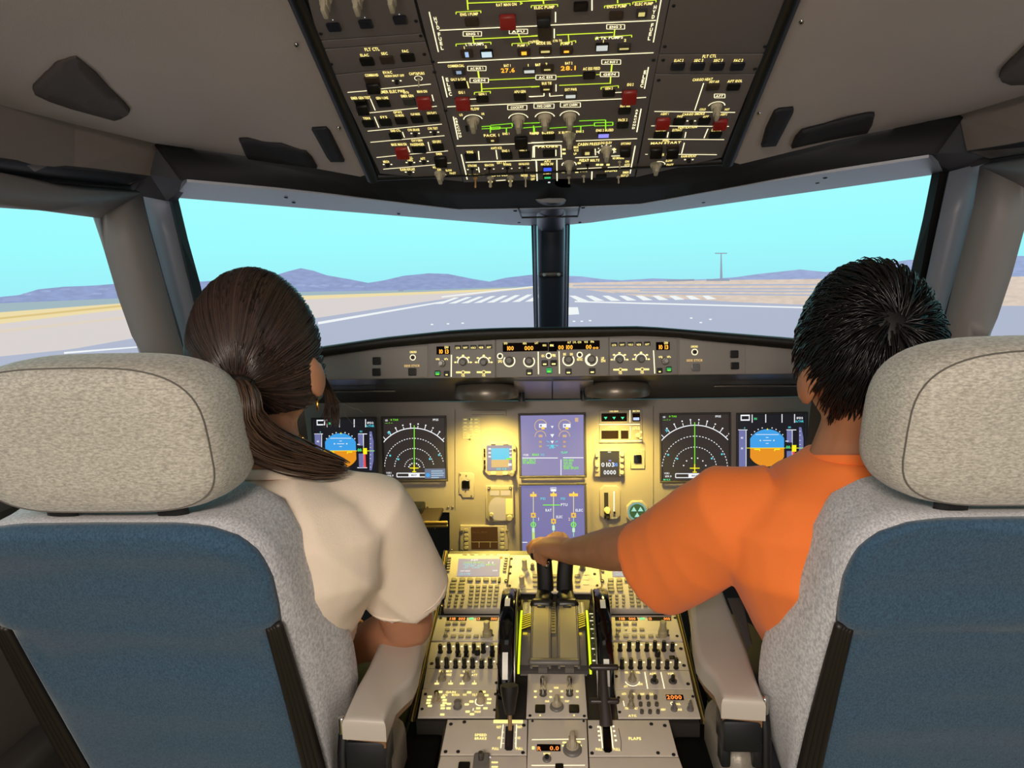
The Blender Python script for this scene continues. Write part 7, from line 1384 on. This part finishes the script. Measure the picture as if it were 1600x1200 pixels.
ORANGE = mat('orange_cotton', 'f97f35', .85, bump=.2, bscale=600, sheen=.1)
hem = W(1020, 886, 1.185); a_ = hem-sL
sh = [ell([(nm.x+.09, TY(.50), .50, .115, .11), (nm.x+.07, TY(.62), .62, .125, .11), (nm.x+.035, TY(.75), .75, .162, .115), (nm.x+.012, TY(.86, .165), .86, .192, .118), (nm.x+.004, 1.06, .93, .195, .11), (nm.x, 1.065, .975, .155, .092), (nm.x, 1.067, 1.003, .10, .076), (nm.x, 1.067, 1.022, .069, .066)]),
      tube_geo([sL+Vector((.06, -.01, .012)), sL+Vector((0, 0, .0)), sL+a_*.5+Vector((0, 0, -.006)), hem], [(.062, .066), (.066, .072), (.066, .076), (.062, .076)], 26, (0, 0, 1), round_end=False),
      tube_geo([sR_+Vector((-.06, -.005, .012)), sR_, sR_.lerp(eR, .6)], [(.062, .062), (.066, .062), (.068, .062)], 20, (0, 1, 0), round_end=False)]
shm = put_w('t_shirt', fuse('shirt_orange', sh, .006, 4, fold(8, .0075, 5, 11)), pm, ORANGE)
h2 = put_w('sleeve_hem', tube_mesh('hem', ringat(hem-a_.normalized()*.014, a_, .0625, .0765, (0, 0, 1), 0), [.0018]*41, 6, (0, 1, 0), False), pm, ORANGE); h2.parent = shm
h2 = put_w('sleeve_seam', tube_mesh('seam', ringat(sL+a_*.06, a_, .0645, .0715, (0, 0, 1), 0), [.0016]*41, 6, (0, 1, 0), False), pm, mat('seam_orange', 'b04e1c', .9)); h2.parent = shm
c2 = put_w('collar', tube_mesh('collar', ringat(nm+Vector((0, 0, .006)), (0, .25, 1), .070, .066, (0, 1, 0), 0), [(.004, .008)]*41, 6, (0, 0, 1), False), pm, ORANGE); c2.parent = shm
put_w('trousers', fuse('trousers', [tube_geo([(nm.x-.05, 1.24, .49), (nm.x-.07, 1.55, .475), (nm.x-.07, 1.68, .08)], [(.10, .09), .08, .06], 18), tube_geo([(nm.x+.09, 1.24, .49), (nm.x+.10, 1.55, .475), (nm.x+.10, 1.68, .08)], [(.10, .09), .08, .06], 18)], .008, 3), pm, mat('trouser_dark', '23232a', .85))
for ex in (-.03, .03):
    bm = bmesh.new(); bmesh.ops.create_uvsphere(bm, u_segments=12, v_segments=8, radius=.011); me = bm_mesh('eye', bm, 60); me.transform(Matrix.Translation(HM+MM @ Vector((ex, .079, .007)))); put_w('eye', me, pm, EYE)
HAIRM = hair_mat('hair_black', '07060a', '1c1614')
def hm(d, k): return HM+MM @ (head_r(d)*k)
def mmask(d): return (d[2] > .33+.5*max(0, d[1]-.45) if d[1] > .25 else (d[2] > -.70+.35*max(0, d[1]+.45)+(.62 if abs(d[0]) > .70 and d[1] > -.45 else 0)))
V = [hm(d, 1.06) if mmask(d) else hm(d, .96) for d in SD_]
put_w('hair', fuse('hair_cap_black', [(V, SF_)], .006, 5), pm, mat('hair_base_black', '0a0809', .45))
Tm = np.array(pm.matrix_world.translation); wh = np.array((MM.inverted() @ (W(1400, 508, .985)-HM)).normalized()); paths, rad = [], []
for i in range(7500):
    d = rng.normal(size=3); d /= np.linalg.norm(d)
    if not mmask(d): continue
    g = d-wh*float(d @ wh); L0 = np.linalg.norm(g)
    if L0 < .06: continue
    tn = (d*float(d @ wh)-wh); tn = tn-d*float(tn @ d); tn /= np.linalg.norm(tn)+1e-9
    sw = np.cross(d, tn); tn = tn+sw*.55*math.exp(-L0*1.6)+rng.normal(size=3)*.22; tn[2] -= .25 if d[2] < .4 else 0; tn /= np.linalg.norm(tn)
    low = max(0., min(1., (d[2]+.75)/.9)); ln = (.10+.34*low)*(0.75+.5*rng.random()); lift = (.05+.09*low)*(.6+.8*rng.random()); P = []
    for j in range(6):
        t = j/5; q = d+tn*ln*t; q /= np.linalg.norm(q); P.append(np.array(hm(q, 1.03+lift*math.sin(t*1.9)+.03*low))-Tm)
    paths.append(P); rad.append(.0009+.0008*rng.random())
strands('hair_strands', paths, rad, HAIRM, pm)
